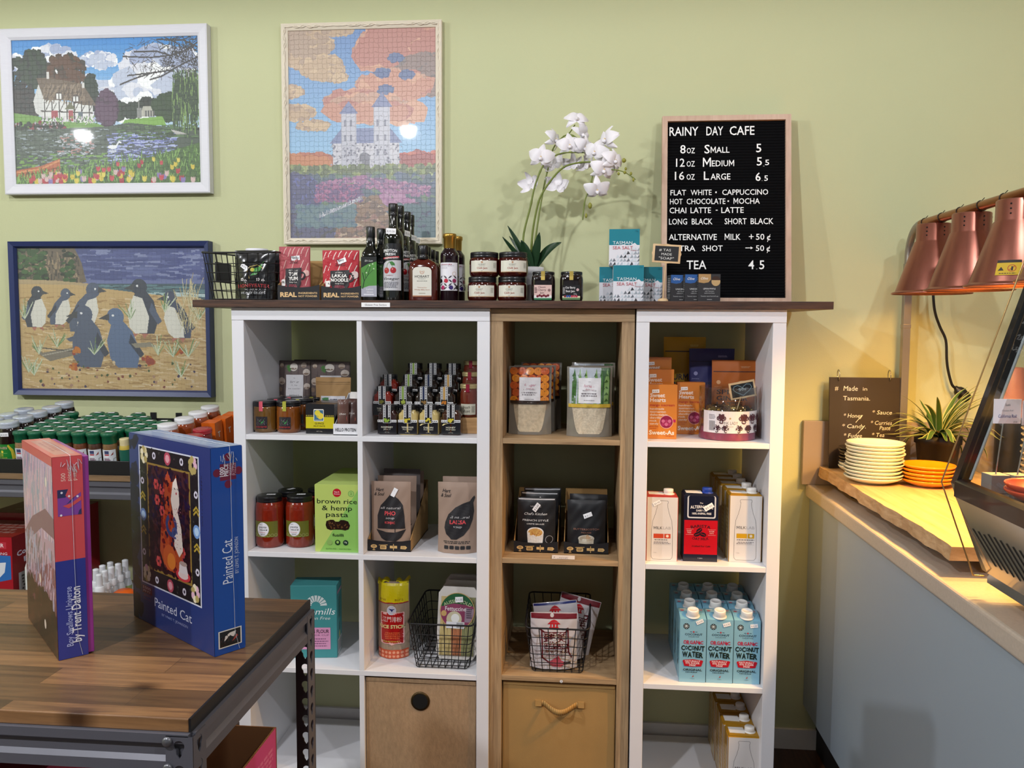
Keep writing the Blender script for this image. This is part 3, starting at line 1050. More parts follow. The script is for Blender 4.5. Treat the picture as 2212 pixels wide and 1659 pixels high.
# --- wire basket with black pouches
a0, a1 = at(443, 540, .12), at(600, 545, .06)
bx0, bx1 = at(462, 645, .08).x, at(596, 645, .08).x
bask = wire_basket('wire_basket', 'black wire basket of sweets at the left end of the dark board', ((bx0+bx1)/2, .15, B), bx1-bx0-.01, .20, .225, .245, .150, 7, 6, 5, dip=.012)
MB().box(-.088, -.084, -.075, .03, .055, .115, black_card).build('card_holder', bask)
def p_drops(w, h):
    p = PR(w, h)
    p.poly([(.5, .62), (.62, .66), (.75, .78), (.68, .6), (.58, .5), (.42, .48), (.5, .55)], '3e8a3c').ell(.47, .6, .05, 'b8b23a')
    p.line([(.33, .55), (.4, .66), (.6, .7), (.75, .62)], .012, 'c8b060').line([(.4, .42), (.36, .56)], .012, 'c8b060')
    for x, y in ((.22, .4), (.3, .37), (.62, .4), (.74, .38)):
        for k in range(5):
            p.ell(x+.028*math.cos(k*1.257), y+.022*math.sin(k*1.257), .018, 'e4dede', n=7)
    p.txt('HONEYEATER', .5, .24, .075, 'a83438', w=.78, b=.02, arc=.2)
    p.txt('MANUKA', .5, .165, .045, 'c8c8ca', w=.4).txt('HONEY DROPS', .5, .105, .045, 'c8c8ca', w=.6)
    return p
shiny_black = M('shiny_black_film', '141416', .22, coat=.5, var=0)
bcx = (bx0+bx1)/2
d1 = pouch('sweet_pouch', 'shiny black pouch of honey drops at the front of the wire basket', (bcx+.028, .095, B+.005), .125, .145, .04, shiny_black, p_drops(.125, .145), 'honey drop pouches in the wire basket', seed=3, gloss=GLOSS)
sticker(d1, pouch_map(.125, .145, .04, 3), -.028, .095, -.6)
dup(d1, (bcx+.02, .155, B+.005), 'second shiny black pouch of honey drops, behind the front one in the wire basket', .1)
jar('tub', 'white lidded tub standing behind the wire basket on the dark board', (at(555, 535, .31).x, .31, B), .034, .174, M('white_tub', 'dcdce2', .4), M('white_tub_lid', 'e4e4ea', .4), .016, neck=.95, lid_r=1.06)
fl = thing('folded_card', 'pale grey card flap standing beside the white tub', 'card', (at(601, 535, .3).x, .3, B))
MB().box(-.022, .022, 0, .001, 0, .172, M('grey_card', 'c8c8ce', .7), Matrix.Rotation(.35, 4, 'Y')).build('flap', fl)

# --- two display trays of soup cups
def p_soup(w, h, name, c, pale):
    p = PR(w, h)
    p.rrect(.02, .01, .98, .99, .04, c)
    for i in range(14):
        x, y = rnd.random()*.9+.05, rnd.random()*.9+.04
        p.line([(x-.12, y-.05), (x, y+.06), (x+.06, y+.16)], .03+.03*rnd.random(), pale) if 0 else None
    for k in range(7):
        x = .06+.14*k
        for q in range(4):
            y = .86-.27*q+.05*(k % 2)
            if .28 < x < .72 and .2 < y < .62:
                continue
            p.line([(max(.03, x-.03), y-.05), (x, y+.02), (min(.97, x+.05), min(.98, y+.1))], .022, pale)
    for k in range(40):
        p.ell(.06+.88*rnd.random(), .05+.9*rnd.random(), .008, pale, n=6)
    p.ell(.9, .5, .1, pale, n=14)
    p.ring(.76, .45, .13, .05, '201c20')
    p.poly([(.24, .58), (.76, .6), (.75, .3), (.68, .2), (.58, .14), (.42, .14), (.32, .2), (.25, .32)], '201c20')
    p.txt('All Natural', .5, .535, .03, 'e8e4dc', w=.3)
    a, b2 = name
    p.txt(a, .5, .45, .065, 'f2eee8', w=.28 if len(a) < 4 else .42, b=.03).txt(b2, .5, .365, .065, 'f2eee8', w=.3 if len(b2) < 4 else .48, b=.03)
    p.txt('Soup Cup', .5, .315, .028, 'e8e4dc', w=.24).lines(.36, .64, .19, .29, 4, 'a83c4c')
    p.txt('Hart', .5, .77, .06, '2a1a1e', w=.2, sh=.3).txt('Soul', .5, .68, .06, '2a1a1e', w=.24, sh=.3)
    p.rrect(.1, .26, .24, .38, .02, 'ece8e4').txt('REAL', .17, .31, .04, '201c20', w=.11, b=.03)
    return p
def tray(name, label, x0, x1, Y, z, d, fh, bh, icons=False, torn=False, cat='display tray'):
    t = thing(name, label, cat, ((x0+x1)/2, Y, z))
    w = x1-x0
    MB().prism([(-w/2, 0), (w/2, 0), (w/2, fh), (w*.3, fh*.88), (0, fh*.82), (-w*.3, fh*.88), (-w/2, fh)], 0, .002, black_card).box(-w/2, w/2, 0, d, 0, .002, black_card).build('tray_front', t)
    sd = MB()
    for s_ in (-1, 1):
        x = s_*(w/2-.001)
        sd.add([(x-.001, .002, 0), (x-.001, d, 0), (x-.001, d, bh), (x-.001, d*.55, bh*.6), (x-.001, .002, fh)]+[(x+.001, .002, 0), (x+.001, d, 0), (x+.001, d, bh), (x+.001, d*.55, bh*.6), (x+.001, .002, fh)], [(0, 1, 2, 3, 4), (9, 8, 7, 6, 5)]+[(i, (i+1) % 5, 5+(i+1) % 5, 5+i) for i in range(5)], kraft)
    sd.box(-w/2, w/2, d-.002, d, 0, bh, kraft)
    sd.build('tray_back', t)
    p = PR(w, fh*.8)
    if icons:
        for k, x in enumerate((.14, .36, .6, .83)):
            if k == 0:
                p.ell(x, .52, .075, 'c8a46a', .2).line([(x, .1), (x, .35)], .014, 'c8a46a').line([(x-.03, .14), (x+.03, .14)], .012, 'c8a46a')
            elif k == 1:
                p.rrect(x-.075, .22, x+.075, .62, .02, 'c8a46a').line([(x-.1, .66), (x+.1, .7)], .012, 'c8a46a')
            elif k == 2:
                p.rect(x-.085, .34, x+.085, .62, 'c8a46a').line([(x, .14), (x, .8)], .014, 'c8a46a')
            else:
                p.poly([(x-.07, .3), (x+.05, .26), (x+.09, .46), (x+.05, .64), (x-.06, .62)], 'c8a46a')
        p.txt('100%', .14, .54, .09, '1a1618', w=.07, b=.03).txt('FRESH', .14, .42, .07, '1a1618', w=.08).lines(.3, .42, .3, .56, 3, '1a1618', .25).txt('NO', .6, .47, .1, '1a1618', w=.05, b=.02).txt('CAN IT', .83, .5, .07, '1a1618', w=.08).txt('FREE', .83, .38, .07, '1a1618', w=.08)
    else:
        p.txt('REAL', .06, .3, .36, 'd8b480', w=.4, al='l', b=.045).txt('INGREDIENTS', .5, .52, .15, 'd8b480', w=.45, al='l', b=.02).txt('NOT POWDER', .5, .28, .15, 'd8b480', w=.45, al='l', b=.02)
    p.make('tray_print', t, flat((-w/2, 0, 0)), INK)
    return t
red_film = M('red_soup_film', 'a03a44', .5)
dk_red = M('dark_red_soup_film', 'a01c2c', .45)
y0 = .05
for (u0, u1, v0, pu0, pu1, pv, names, c, pl, mt, nm) in ((600, 690, 615, 604, 671, 532, ('TOM', 'YUM'), 'a84a52', 'd8b0a8', red_film, 'tom yum'), (694, 779, 617, 697, 777, 540, ('LAKSA', 'NOODLE'), 'b01c2c', 'e4cfc8', dk_red, 'laksa noodle')):
    X0, X1 = at(u0, 640, y0).x, at(u1, 640, y0).x
    fh = at(650, v0, y0).z-B
    tray('display_tray', 'black and brown card tray holding the %s soup pouch, on the dark board' % nm, X0, X1, y0, B, .13, fh, .125)
    q0, q1 = at(pu0, 600, y0+.03).x, at(pu1, 600, y0+.03).x
    hh = at(650, pv, y0+.03).z-B-.004
    s_ = pouch('soup_pouch', '%s soup cup pouch with a dark mug printed on it' % ('pale red tom yum' if nm[0] == 't' else 'bright red laksa noodle'), ((q0+q1)/2, y0+.03, B+.003), q1-q0, hh, .03, mt, p_soup(q1-q0, hh, names, c, pl), 'soup cup pouches on the board', seed=len(nm))
    sticker(s_, pouch_map(q1-q0, hh, .03, len(nm)), .006, hh*.78, .1 if nm[0] == 't' else .35)

# --- bottles
def bottle(name, label, loc, r, h, body, cap, prof, caph, capr, pr=None, group=None, n=2, b=1, capmat=None, cap_prof=None):
    t = thing(name, label, 'bottle', loc, 0, group)
    MB().lathe([(rr*r, zz*h) for rr, zz in prof], body, 32, n=n, b=b).build('bottle', t)
    cm = capmat or blk_lid
    cp = cap_prof or [(capr*.96, h-caph), (capr, h-caph+.001), (capr, h-caph*.72), (capr*.94, h-caph*.7), (capr, h-caph*.66), (capr, h-.002), (capr*.93, h), (0.0005, h)]
    MB().lathe(cp, cm, 24).build('cap', t)
    for P_, z0, mp, cell in (pr or []):
        P_.make('label', t, mp, GLOSS, cell)
    return t
WINE = [(.9, 0), (.98, .008), (1, .02), (1, .63), (.97, .67), (.8, .715), (.52, .745), (.43, .775), (.42, .95), (.42, .98)]
# green labelled oils
x, Y, w_, h = fitY(779, 813, 488, .05, B)
r = w_/2
p = PR(.046, .115)
p.rect(0, 0, 1, 1, '121412').poly([(0, .2), (0, .72), (.45, .82), (1, .88), (1, .28), (.5, .27)], '4e8a3c').poly([(0, 0), (0, .2), (.5, .27), (1, .28), (1, 0)], 'a8a8b4')
p.line([(.1, .2), (.2, .4), (.1, .6)], .05, '141814').line([(.18, .38), (.45, .55), (.6, .75)], .03, '141814').line([(.3, .46), (.25, .62), (.5, .78)], .025, '141814').line([(.4, .53), (.8, .68)], .02, '141814')
for x2, y2 in ((.55, .78), (.82, .7), (.75, .82), (.35, .6)):
    p.ell(x2, y2, .045, 'c8d8b8', n=8)
p.txt('Di Lan', .5, .88, .045, 'e4e4e0', w=.5, sh=.3).txt('Lemon', .55, .17, .045, 'f4f4f4', w=.45, sh=.3).txt('Grove', .55, .1, .04, 'f4f4f4', w=.4, sh=.3).lines(.15, .9, .03, .08, 1, 'e8e8ee')
ob = bottle('oil_bottle', 'square-shouldered dark oil bottle with a green tree label, left of the tall vinegar bottles', (x, Y+r, B), r, h, darkglass, None, [(.92, 0), (1, .01), (1, .6), (.95, .65), (.55, .72), (.46, .76), (.46, .95)], .048, r*.55, [(p, 0, flat((-.023, -r*.985, .012)), None)], 'dark oil bottles', n=5)
dup(ob, (at(824, 640, .12).x, .12, B), 'dark oil bottle half hidden behind the green labelled one', .1)
# vinegar
x, Y, w_, h = fitY(822, 866, 437, .045, B)
r = w_/2
p = PR(.062, .135)
p.rect(0, 0, 1, 1, '16181c').poly([(0, 0), (0, .5), (.1, .58), (.3, .63), (.6, .645), (1, .645), (1, 0)], 'c4c4c8')
p.txt('SPREYTON', .42, .82, .06, 'f0f0f0', w=.72, b=.02, arc=.2).txt('FRESH', .45, .745, .055, 'f0f0f0', w=.5, b=.02).poly([(.05, .665), (.9, .7), (.88, .735), (.05, .7)], 'c03a40').txt('TASMANIAN', .48, .675, .035, 'f0f0f0', w=.7, rot=.05, b=.01).line([(.2, .9), (.3, .97), (.4, .9)], .012, '80868c')
p.ell(.27, .425, .14, 'a8222c').ell(.6, .43, .14, 'a8222c').ell(.24, .45, .03, 'e0a0a0').ell(.57, .455, .03, 'e0a0a0').line([(.28, .47), (.32, .56), (.42, .61)], .02, '6a8a4a').line([(.6, .48), (.5, .57), (.42, .61)], .02, '6a8a4a').poly([(.42, .61), (.5, .54), (.68, .53), (.66, .58), (.55, .62)], '3f7a3a')
p.txt('CHERRY', .42, .31, .025, 'a05058', w=.36).txt('Vinegar', .46, .225, .06, '2a2a30', w=.82, sh=.25).lines(.08, .9, .05, .19, 5, '70707a')
vb = bottle('vinegar_bottle', 'tall dark vinegar bottle with cherries on its label, front of the row', (x, Y+r, B), r, h, darkglass, None, WINE, .036, r*.46, [(p, 0, cyl(r+.0004, .03, .062), (.006, 0))], 'tall vinegar bottles in a row')
sticker(vb, cyl(r*.98, h*.71, 0), 0, 0, -.06, .028, .016, '$ 15.50')
for i, (u, v) in enumerate(((863, 445), (878, 458), (886, 465))):
    q = at(u, v, .145+.07*i)
    dup(vb, (q.x, .145+.07*i, B), ['second tall vinegar bottle, right behind the cherry labelled front one', 'third tall vinegar bottle in the row running back from the cherry label', 'rearmost tall vinegar bottle, nearest the wall'][i], 1.2, sc=(1, 1, (q.z-B)/h))
# whiskey sauce
x, Y, w_, h = fitY(880, 943, 529, .04, B)
r = w_/2
p = PR(.055, .085)
p.poly([(0, 0), (0, .88), (.06, .95), (.15, .985), (.3, 1), (.7, 1), (.85, .985), (.94, .95), (1, .88), (1, 0)], 'd8d6ca').rect(0, 0, 1, .04, 'b07858')
p.ring(.5, .84, .12, .025, 'b8784c', a0=150, a1=390).txt('HB', .5, .81, .06, 'b8784c', w=.1).txt('HOBART', .5, .64, .085, '3a3a38', w=.76, b=.012).txt('WHISKY', .5, .585, .03, '6a6a66', w=.4).lines(.2, .8, .5, .55, 1, '9a9a90').txt('Tasmanian', .5, .29, .04, 'a8684c', w=.5).txt('Whisky BBQ Sauce', .5, .215, .045, 'a8684c', w=.82).lines(.3, .7, .09, .14, 1, 'b0a898')
FLASK = [(.88, 0), (.97, .01), (1, .03), (1, .56), (.96, .63), (.8, .7), (.5, .745), (.34, .77), (.33, .93)]
wb = bottle('sauce_bottle', 'flat flask of red-brown whisky sauce with a cream label, front of its row', (x, Y+r*.45, B), r, h, gl('sauce_red_glass', '4a140c'), None, FLASK, .04, r*.36, [(p, 0, flat((-.0275, -r*.45-.0002, .012)), None)], 'whisky sauce flasks', b=.45, n=2.6)
for i, (u, v) in enumerate(((920, 534), (930, 540), (938, 543))):
    q = at(u, v, .12+.06*i)
    dup(wb, (q.x, .12+.06*i, B), ['second whisky sauce flask, just behind the cream labelled one', 'third whisky sauce flask in the row', 'rearmost whisky sauce flask, by the gold capped bottles'][i], .25, sc=(1, 1, (q.z-B)/h))
# berry coulis
x, Y, w_, h = fitY(948, 988, 503, .045, B)
r = w_/2
p = PR(.06, .08)
p.rect(0, 0, 1, 1, 'e4e2e8').txt('MIXED BERRY', .1, .86, .06, '9a96a0', w=.7, al='l').txt('COULIS', .1, .78, .06, '9a96a0', w=.36, al='l').lines(.1, .8, .91, .96, 1, 'a86070').ring(.8, .6, .1, .02, 'c8a890')
for i in range(5):
    for j in range(4):
        X_, Y_ = .02+.24*i, .02+.135*j
        p.poly([(X_, Y_), (X_+.1, Y_+.03), (X_+.2, Y_+.11), (X_+.08, Y_+.09)] if (i+j) % 2 else [(X_+.2, Y_), (X_+.1, Y_+.02), (X_, Y_+.11), (X_+.12, Y_+.09)], '3a363e')
for x2, y2, c in ((.1, .3, '1a181c'), (.4, .3, 'b81c3c'), (.8, .3, '8a1c50'), (.24, .06, 'a81c5c'), (.64, .06, '34206a'), (.96, .07, '1a181c')):
    p.ell(x2, y2+.05, .1, c)
gold = M('gold_cap', 'a8843c', .3, metal=.8, var=0)
cb = bottle('coulis_bottle', 'berry coulis bottle with a gold cap and white patterned label, in front', (x, Y+r, B), r, h, gl('berry_glass', '180610'), None, [(.92, 0), (1, .01), (1, .67), (.96, .71), (.75, .75), (.62, .78), (.6, .9)], .045, r*.72, [(p, 0, cyl(r+.0004, .03, .06), (.006, 0))], 'gold capped coulis bottles', capmat=gold, cap_prof=[(r*.62, h*.78), (r*.64, h*.79), (r*.66, h*.93), (r*.74, h*.945), (r*.74, h*.985), (r*.68, h), (.0005, h)])
q = at(985, 511, .137)
dup(cb, (q.x, .137, B), 'second gold capped coulis bottle, half hidden behind the first', .5, sc=(1, 1, (q.z-B)/h))

# --- chilli jam
p = PR(.085, .033)
p.rect(0, 0, 1, 1, 'd8d6c8').rect(0, 0, 1, .06, 'b8926c').ell(.45, .85, .035, 'b08868').txt('HOBART', .45, .6, .13, '6a6a60', w=.24).lines(.34, .56, .5, .56, 1, '9a988c').txt('Chilli Jam', .45, .27, .17, 'a05848', w=.36, b=.015).lines(.41, .49, .1, .16, 1, '9a988c').lines(.84, .98, .35, .8, 5, 'a8a698')
jx = []
jam = None
names = {0: 'lower left', 1: 'lower right', 2: 'upper left', 3: 'upper right'}
jh = None
for k, (u0, u1, vt) in enumerate(((1006, 1071, 597), (1072, 1136, 597), (1012, 1073, 540), (1075, 1137, 540))):
    x, Y, w_, h = fitY(u0, u1, vt, .04, B)
    if jam is None:
        r = w_/2
        jh = h
        jam = jar('jam_jar', 'lower left of the four stacked chilli jam jars with cream labels', (x, Y+r, B), r, jh, gl('chilli_jam', '3a0c08'), blk_lid, .017, (p, .012), 'chilli jam jars stacked two by two', lid_r=.95)
    else:
        dup(jam, (x, Y+r, B+(jh+.0003 if k > 1 else 0)), names[k]+' of the four stacked chilli jam jars with cream labels', .08*k-.1)
# --- two berry jam jars
def p_cherry():
    p = PR(.05, .042)
    p.rect(0, 0, 1, 1, 'd8b8b0').poly([(0, .12), (1, .12), (1, 0), (0, 0)], '3a7a50').rect(0, .12, 1, .3, 'e0dcd8')
    for i in range(6):
        p.ell(.2+.12*i, .24+.05*(i % 2), .07, '6a1024')
    return p.txt('Classic', .45, .8, .13, '4a2428', w=.42).txt('Cherry', .45, .6, .15, '4a2428', w=.46).txt('Jam', .45, .42, .13, '4a2428', w=.24).lines(.03, .18, .45, .85, 4, '6a4448').ell(.86, .65, .08, '8a6a68')
def p_berry():
    p = PR(.05, .042)
    p.rect(0, 0, 1, 1, '141214').rect(0, .0, 1, .14, '5a7a50').rect(0, .14, 1, .26, 'd8c8a8')
    for i, c in enumerate(('7a2030', '3858a0', '2f4a90', 'b03a50', 'c85060', 'b03a50')):
        p.ell(.15+.13*i, .24, .065, c)
    return p.txt('Our Berry', .45, .76, .15, 'ece8e8', w=.56, b=.01).txt('Best Jam', .45, .52, .15, 'ece8e8', w=.5, b=.01).lines(.02, .16, .4, .85, 5, 'b8b4b4').ell(.86, .68, .08, 'c8a8a8').txt('250g', .72, .36, .08, 'd0d0d0')
goldtape = M('gold_tape', 'b8a050', .35, metal=.4, var=0)
for (u0, u1, pr, lb) in ((1147, 1199, p_cherry(), 'classic cherry jam jar with a pink label and gold seal, beside the orchid pot'), (1209, 1260, p_berry(), 'dark labelled berry jam jar with a gold seal, right of the cherry jam')):
    x, Y, w_, h = fitY(u0, u1, 586, .04, B)
    jar('jam_jar', lb, (x, Y+w_/2, B), w_/2, h, gl('dark_jam', '140a0a'), blk_lid, .014, (pr, .004), 'small dark jam jars', neck=.9, lid_r=.94, sh=.85, n=4, tape=goldtape)
# --- salt boxes
def p_salt(w, h):
    p = PR(w, h)
    p.rect(0, .5, 1, 1, '1e7c8c').rect(0, 0, 1, .56, 'dcdce2')
    p.poly([(0, .5), (0, .56), (.2, .54), (.5, .58), (.62, .52), (.84, .62), (1, .5)], 'dcdce2')
    r2 = random.Random(5)
    for i in range(9):
        for j in range(5):
            if i*.11 < .35 and j > 2 or j*.1 > .12+.5*(i/9):
                continue
            x, y = i*.115, j*.1
            c = r2.choice(['b8c0c8', 'c8d0d8', '9aa4ac', 'a8b4bc', '6a7078', 'd0d8dc', '3a3c40'])
            p.poly([(x, y), (min(1, x+.115), y+.02), (min(1, x+.05+.05*r2.random()), y+.1)], c)
    p.txt('TASMAN', .12, .58, .09, 'e4eef0', w=.64, al='l').txt('SEA SALT', .12, .445, .09, 'c05a64', w=.66, al='l').txt('Flakes', .72, .4, .035, 'c08088', w=.18, al='l').txt('250g', .9, .93, .03, '145a68', w=.1)
    return p
salt_m = M('salt_carton', 'c8ccd2', .5, var=.02)
x, Y, w_, h = fitY(1325, 1391, 573, .05, B)
saltw, salth = w_, h
s0 = boxthing('salt_box', 'front lower teal and white sea salt box', (x, Y, B), w_, .05, h, salt_m, [(p_salt(w_, h), 'F')], 'teal sea salt boxes', 'box')
q = at(1348, 573, .06)
dup(s0, (q.x, .06, B+salth+.0003), 'teal and white sea salt box sitting on top of the other three', -.04)
q = at(1326, 640, .115)
dup(s0, (q.x, .115, B), 'lower sea salt box half hidden behind, on the left', -.03)
q = at(1398, 640, .115)
dup(s0, (q.x, .115, B), 'lower sea salt box half hidden behind, on the right', .03)
# --- little chalk sign and soap boxes
Yc = .03
pc = [at(u, v, Yc) for u, v in ((1410, 528), (1470, 568))]
sw, sh_ = pc[1].x-pc[0].x, pc[0].z-pc[1].z
base = at(1432, 650, Yc)
sg = thing('chalkboard_sign', 'tiny scalloped chalkboard sign about soap on a stick with a round wooden foot', 'sign', (base.x, Yc, B))
pale_wood = wood('pale_craft_wood', 'c8a478', 'dcbf94', .6, (10, 10, 3), 3, .1)
MB().lathe([(.0145, 0), (.0145, .004), (.011, .0075), (.005, .009), (.0005, .0092)], pale_wood, 24).build('foot', sg)
scx, scz = (pc[0].x+pc[1].x)/2-base.x, (pc[0].z+pc[1].z)/2-B
MB().tube([(0, 0, .006), (scx-.002, 0, scz-sh_/2)], .0016, pale_wood, 8).build('stick', sg)
def scal(w, h):
    P = []
    for i in range(48):
        a = 2*PI*i/48
        c, s = math.cos(a), math.sin(a)
        k = 1/max(abs(c)/.5, abs(s)/.5)
        f = 1+.05*math.cos(4*a)*0+.06*max(0, math.cos(2*a*2))**6*(1 if abs(math.sin(2*a)) < .5 else 0)
        P.append((k*c*w*f, k*s*h*f))
    return P
tfm = Matrix.Translation((scx, 0, scz)) @ Matrix.Rotation(.06, 4, 'Y')
MB().prism(scal(sw, sh_), -.001, .004, pale_wood, tfm).build('frame', sg)
p = PR(sw*.84, sh_*.8)
p.rect(0, 0, 1, 1, '17181a').txt('# TAS', .42, .66, .17, 'd8d8d4', w=.5).txt('MADE', .5, .38, .17, 'd8d8d4', w=.44).txt('"SOAP"', .5, .1, .18, 'd8d8d4', w=.64)
p.make('slate', sg, lambda x, y, l: tfm @ V((x-sw*.42, -.0011-l, y-sh_*.4)))
soap_m = M('soap_carton', '2b2a2d', .6, var=.1)
def p_soap(w, h, c, nm):
    p = PR(w, h)
    p.poly([(0, 1), (.55, 1), (.56, .8), (.45, .7), (.25, .67), (0, .7)], c).txt('Olive', .25, .8, .1, 'f0ece4', w=.32, sh=.35).txt(nm, .5, .44, .06, 'd0d0d0', w=.55, b=.01).txt('with Tasmanian', .5, .36, .045, 'b8b8b8', w=.4, sh=.3).txt('Leatherwood honey', .5, .29, .045, 'b8b8b8', w=.46, sh=.3).txt('Tasmanian natural handcraft soap', .5, .18, .045, 'b8b8b8', w=.8, sh=.3).lines(.4, .62, .06, .1, 1, 'a0a0a0')
    return p
for i, (u0, u1, v0, c, nm) in enumerate(((1441, 1476, 594, '2f5c9c', 'UNSCENTED'), (1472, 1508, 593, '2f5c9c', 'UNSCENTED'), (1501, 1550, 592, 'b08c5c', 'LEMON MYRTLE'))):
    x, Y, w_, h = fitY(u0, u1, v0, .05-.008*i, B)
    w_ = max(w_, .062)
    pr = p_soap(w_, h, c, nm)
    if i == 2:
        pr.ell(.78, .73, .2, 'c0a070').poly([(.6, .78), (.97, .78), (.95, .85), (.85, .92), (.7, .92), (.62, .86)], '3a2418')
    ls = PR(.034, h)
    ls.lines(.2, .9, .35, .9, 8, '9a9a9a').lines(.2, .9, .1, .3, 5, '707070')
    x = at(u0, 620, Y).x+w_/2+.009
    boxthing('soap_box', ['dark soap box with a blue corner, nearest the little chalkboard sign', 'dark soap box with a blue corner, between the other two soap boxes', 'dark lemon myrtle soap box with a tan corner and round window'][i], (x, Y, B), w_, .034, h, soap_m, [(pr, 'F'), (ls, 'L')], 'soap boxes below the letter board', 'box', .22-.06*i)

# --- letter board
by_, ty_ = .30, .372
blx = at(1430.5, 655, by_).x
brx = at(1709, 655, by_).x
tz = at(1570, 251, ty_).z
LBW, LBH = .405, math.hypot(tz-B, ty_-by_)
lb = thing('letter_board', 'black felt letter board menu in a pale wood frame, leaning on the wall', 'sign', ((at(1431, 252, ty_).x+at(1709, 252, ty_).x)/2, by_, B+.0032), 0, None, -math.atan2(ty_-by_, tz-B))
pinkwood = wood('pale_oak_frame', 'b8957e', 'cdb09a', .5, (20, 20, 3), 2, .2)
LBW = at(1709, 252, ty_).x-at(1431, 252, ty_).x
fw = .0165
fr = MB()
for a, b_, c, d in (((-LBW/2, 0), (LBW/2, 0), (LBW/2-fw, fw), (-LBW/2+fw, fw)), ((LBW/2, 0), (LBW/2, LBH), (LBW/2-fw, LBH-fw), (LBW/2-fw, fw)), ((LBW/2, LBH), (-LBW/2, LBH), (-LBW/2+fw, LBH-fw), (LBW/2-fw, LBH-fw)), ((-LBW/2, LBH), (-LBW/2, 0), (-LBW/2+fw, fw), (-LBW/2+fw, LBH-fw))):
    q = [a, b_, c, d]
    fr.add([(x, -.001, z) for x, z in q]+[(x, .023, z) for x, z in q], [(0, 1, 2, 3), (0, 4, 5, 1), (2, 6, 7, 3), (7, 6, 5, 4)], pinkwood)
fr.build('frame', lb)
fel = MB()
IWd, IHt = LBW-2*fw, LBH-2*fw
felt = M('black_felt', '0b0b0d', .9, var=.1, scale=200, spec=.1)
n = 62
prof = []
for i in range(n):
    z = fw+IHt*i/n
    dz = IHt/n
    prof += [(.011, z), (.009, z+dz*.15), (.009, z+dz*.7), (.011, z+dz*.85)]
prof.append((.011, fw+IHt))
fel.add([(-IWd/2, y, z) for y, z in prof]+[(IWd/2, y, z) for y, z in prof], [(i, len(prof)+i, len(prof)+i+1, i+1) for i in range(len(prof)-1)], felt)
fel.box(-IWd/2, IWd/2, .0115, .022, fw, LBH-fw, felt)
fel.build('felt_panel', lb)
p = PR(IWd, IHt)
def L(t, x0, x1, yt, yb, b=.008):
    p.txt(t, ((x0+x1)/2-245)/950, (1525-yb)/1435, (yb-yt)/1435, 'f4f4f2', w=(x1-x0)/950, b=b)
for a in (('RAINY', 262, 497, 128, 203), ('DAY', 562, 698, 128, 203), ('CAFE', 750, 950, 128, 203), ('8', 350, 395, 277, 348), ('OZ', 403, 470, 302, 348), ('S', 547, 590, 277, 350), ('MALL', 597, 750, 297, 347), ('5', 963, 1005, 274, 346),
          ('12', 317, 388, 387, 457), ('OZ', 403, 470, 410, 457), ('M', 535, 600, 387, 459), ('EDIUM', 607, 787, 407, 457), ('5', 968, 1010, 384, 454), ('.', 1017, 1031, 446, 460), ('5', 1035, 1068, 406, 452),
          ('16', 308, 385, 495, 564), ('OZ', 403, 470, 517, 564), ('L', 543, 585, 495, 566), ('ARGE', 597, 757, 514, 566), ('6', 958, 1000, 509, 579), ('.', 1006, 1016, 568, 579), ('5', 1028, 1058, 534, 579),
          ('FLAT', 273, 400, 645, 691), ('WHITE', 437, 607, 645, 691), ('CAPPUCCINO', 692, 1060, 645, 691), ('HOT', 270, 372, 717, 764), ('CHOCOLATE', 405, 718, 717, 764), ('MOCHA', 783, 993, 717, 764),
          ('CHAI', 267, 403, 789, 837), ('LATTE', 437, 602, 789, 837), ('LATTE', 685, 865, 789, 837), ('LONG', 263, 410, 879, 929), ('BLACK', 447, 615, 879, 929), ('SHORT', 712, 888, 879, 929), ('BLACK', 920, 1102, 879, 929),
          ('ALTERNATIVE', 263, 650, 1005, 1055), ('MILK', 713, 840, 1005, 1055), ('50', 963, 1030, 1005, 1055), ('¢', 1050, 1078, 1005, 1058), ('EXTRA', 266, 478, 1098, 1145), ('SHOT', 533, 697, 1098, 1145), ('50', 962, 1028, 1098, 1145), ('¢', 1047, 1075, 1098, 1148),
          ('TEA', 408, 567, 1218, 1291), ('4', 903, 948, 1218, 1291), ('.', 963, 975, 1279, 1291), ('5', 990, 1030, 1218, 1291)):
    L(*a)
def dash(x0, x1, y0, y1):
    p.rect((x0-245)/950, (1525-y1)/1435, (x1-245)/950, (1525-y0)/1435, 'f4f4f2')
dash(636, 648, 663, 675); dash(735, 746, 736, 748); dash(640, 656, 811, 818); dash(906, 945, 1027, 1033); dash(922, 929, 1010, 1050); dash(878, 925, 1118, 1124)
p.poly([((x-245)/950, (1525-y)/1435) for x, y in ((920, 1110), (920, 1132), (940, 1121))], 'f4f4f2')
p.make('lettering', lb, flat((-IWd/2, .009, fw)), M and INK, base=.001, step=.00001)

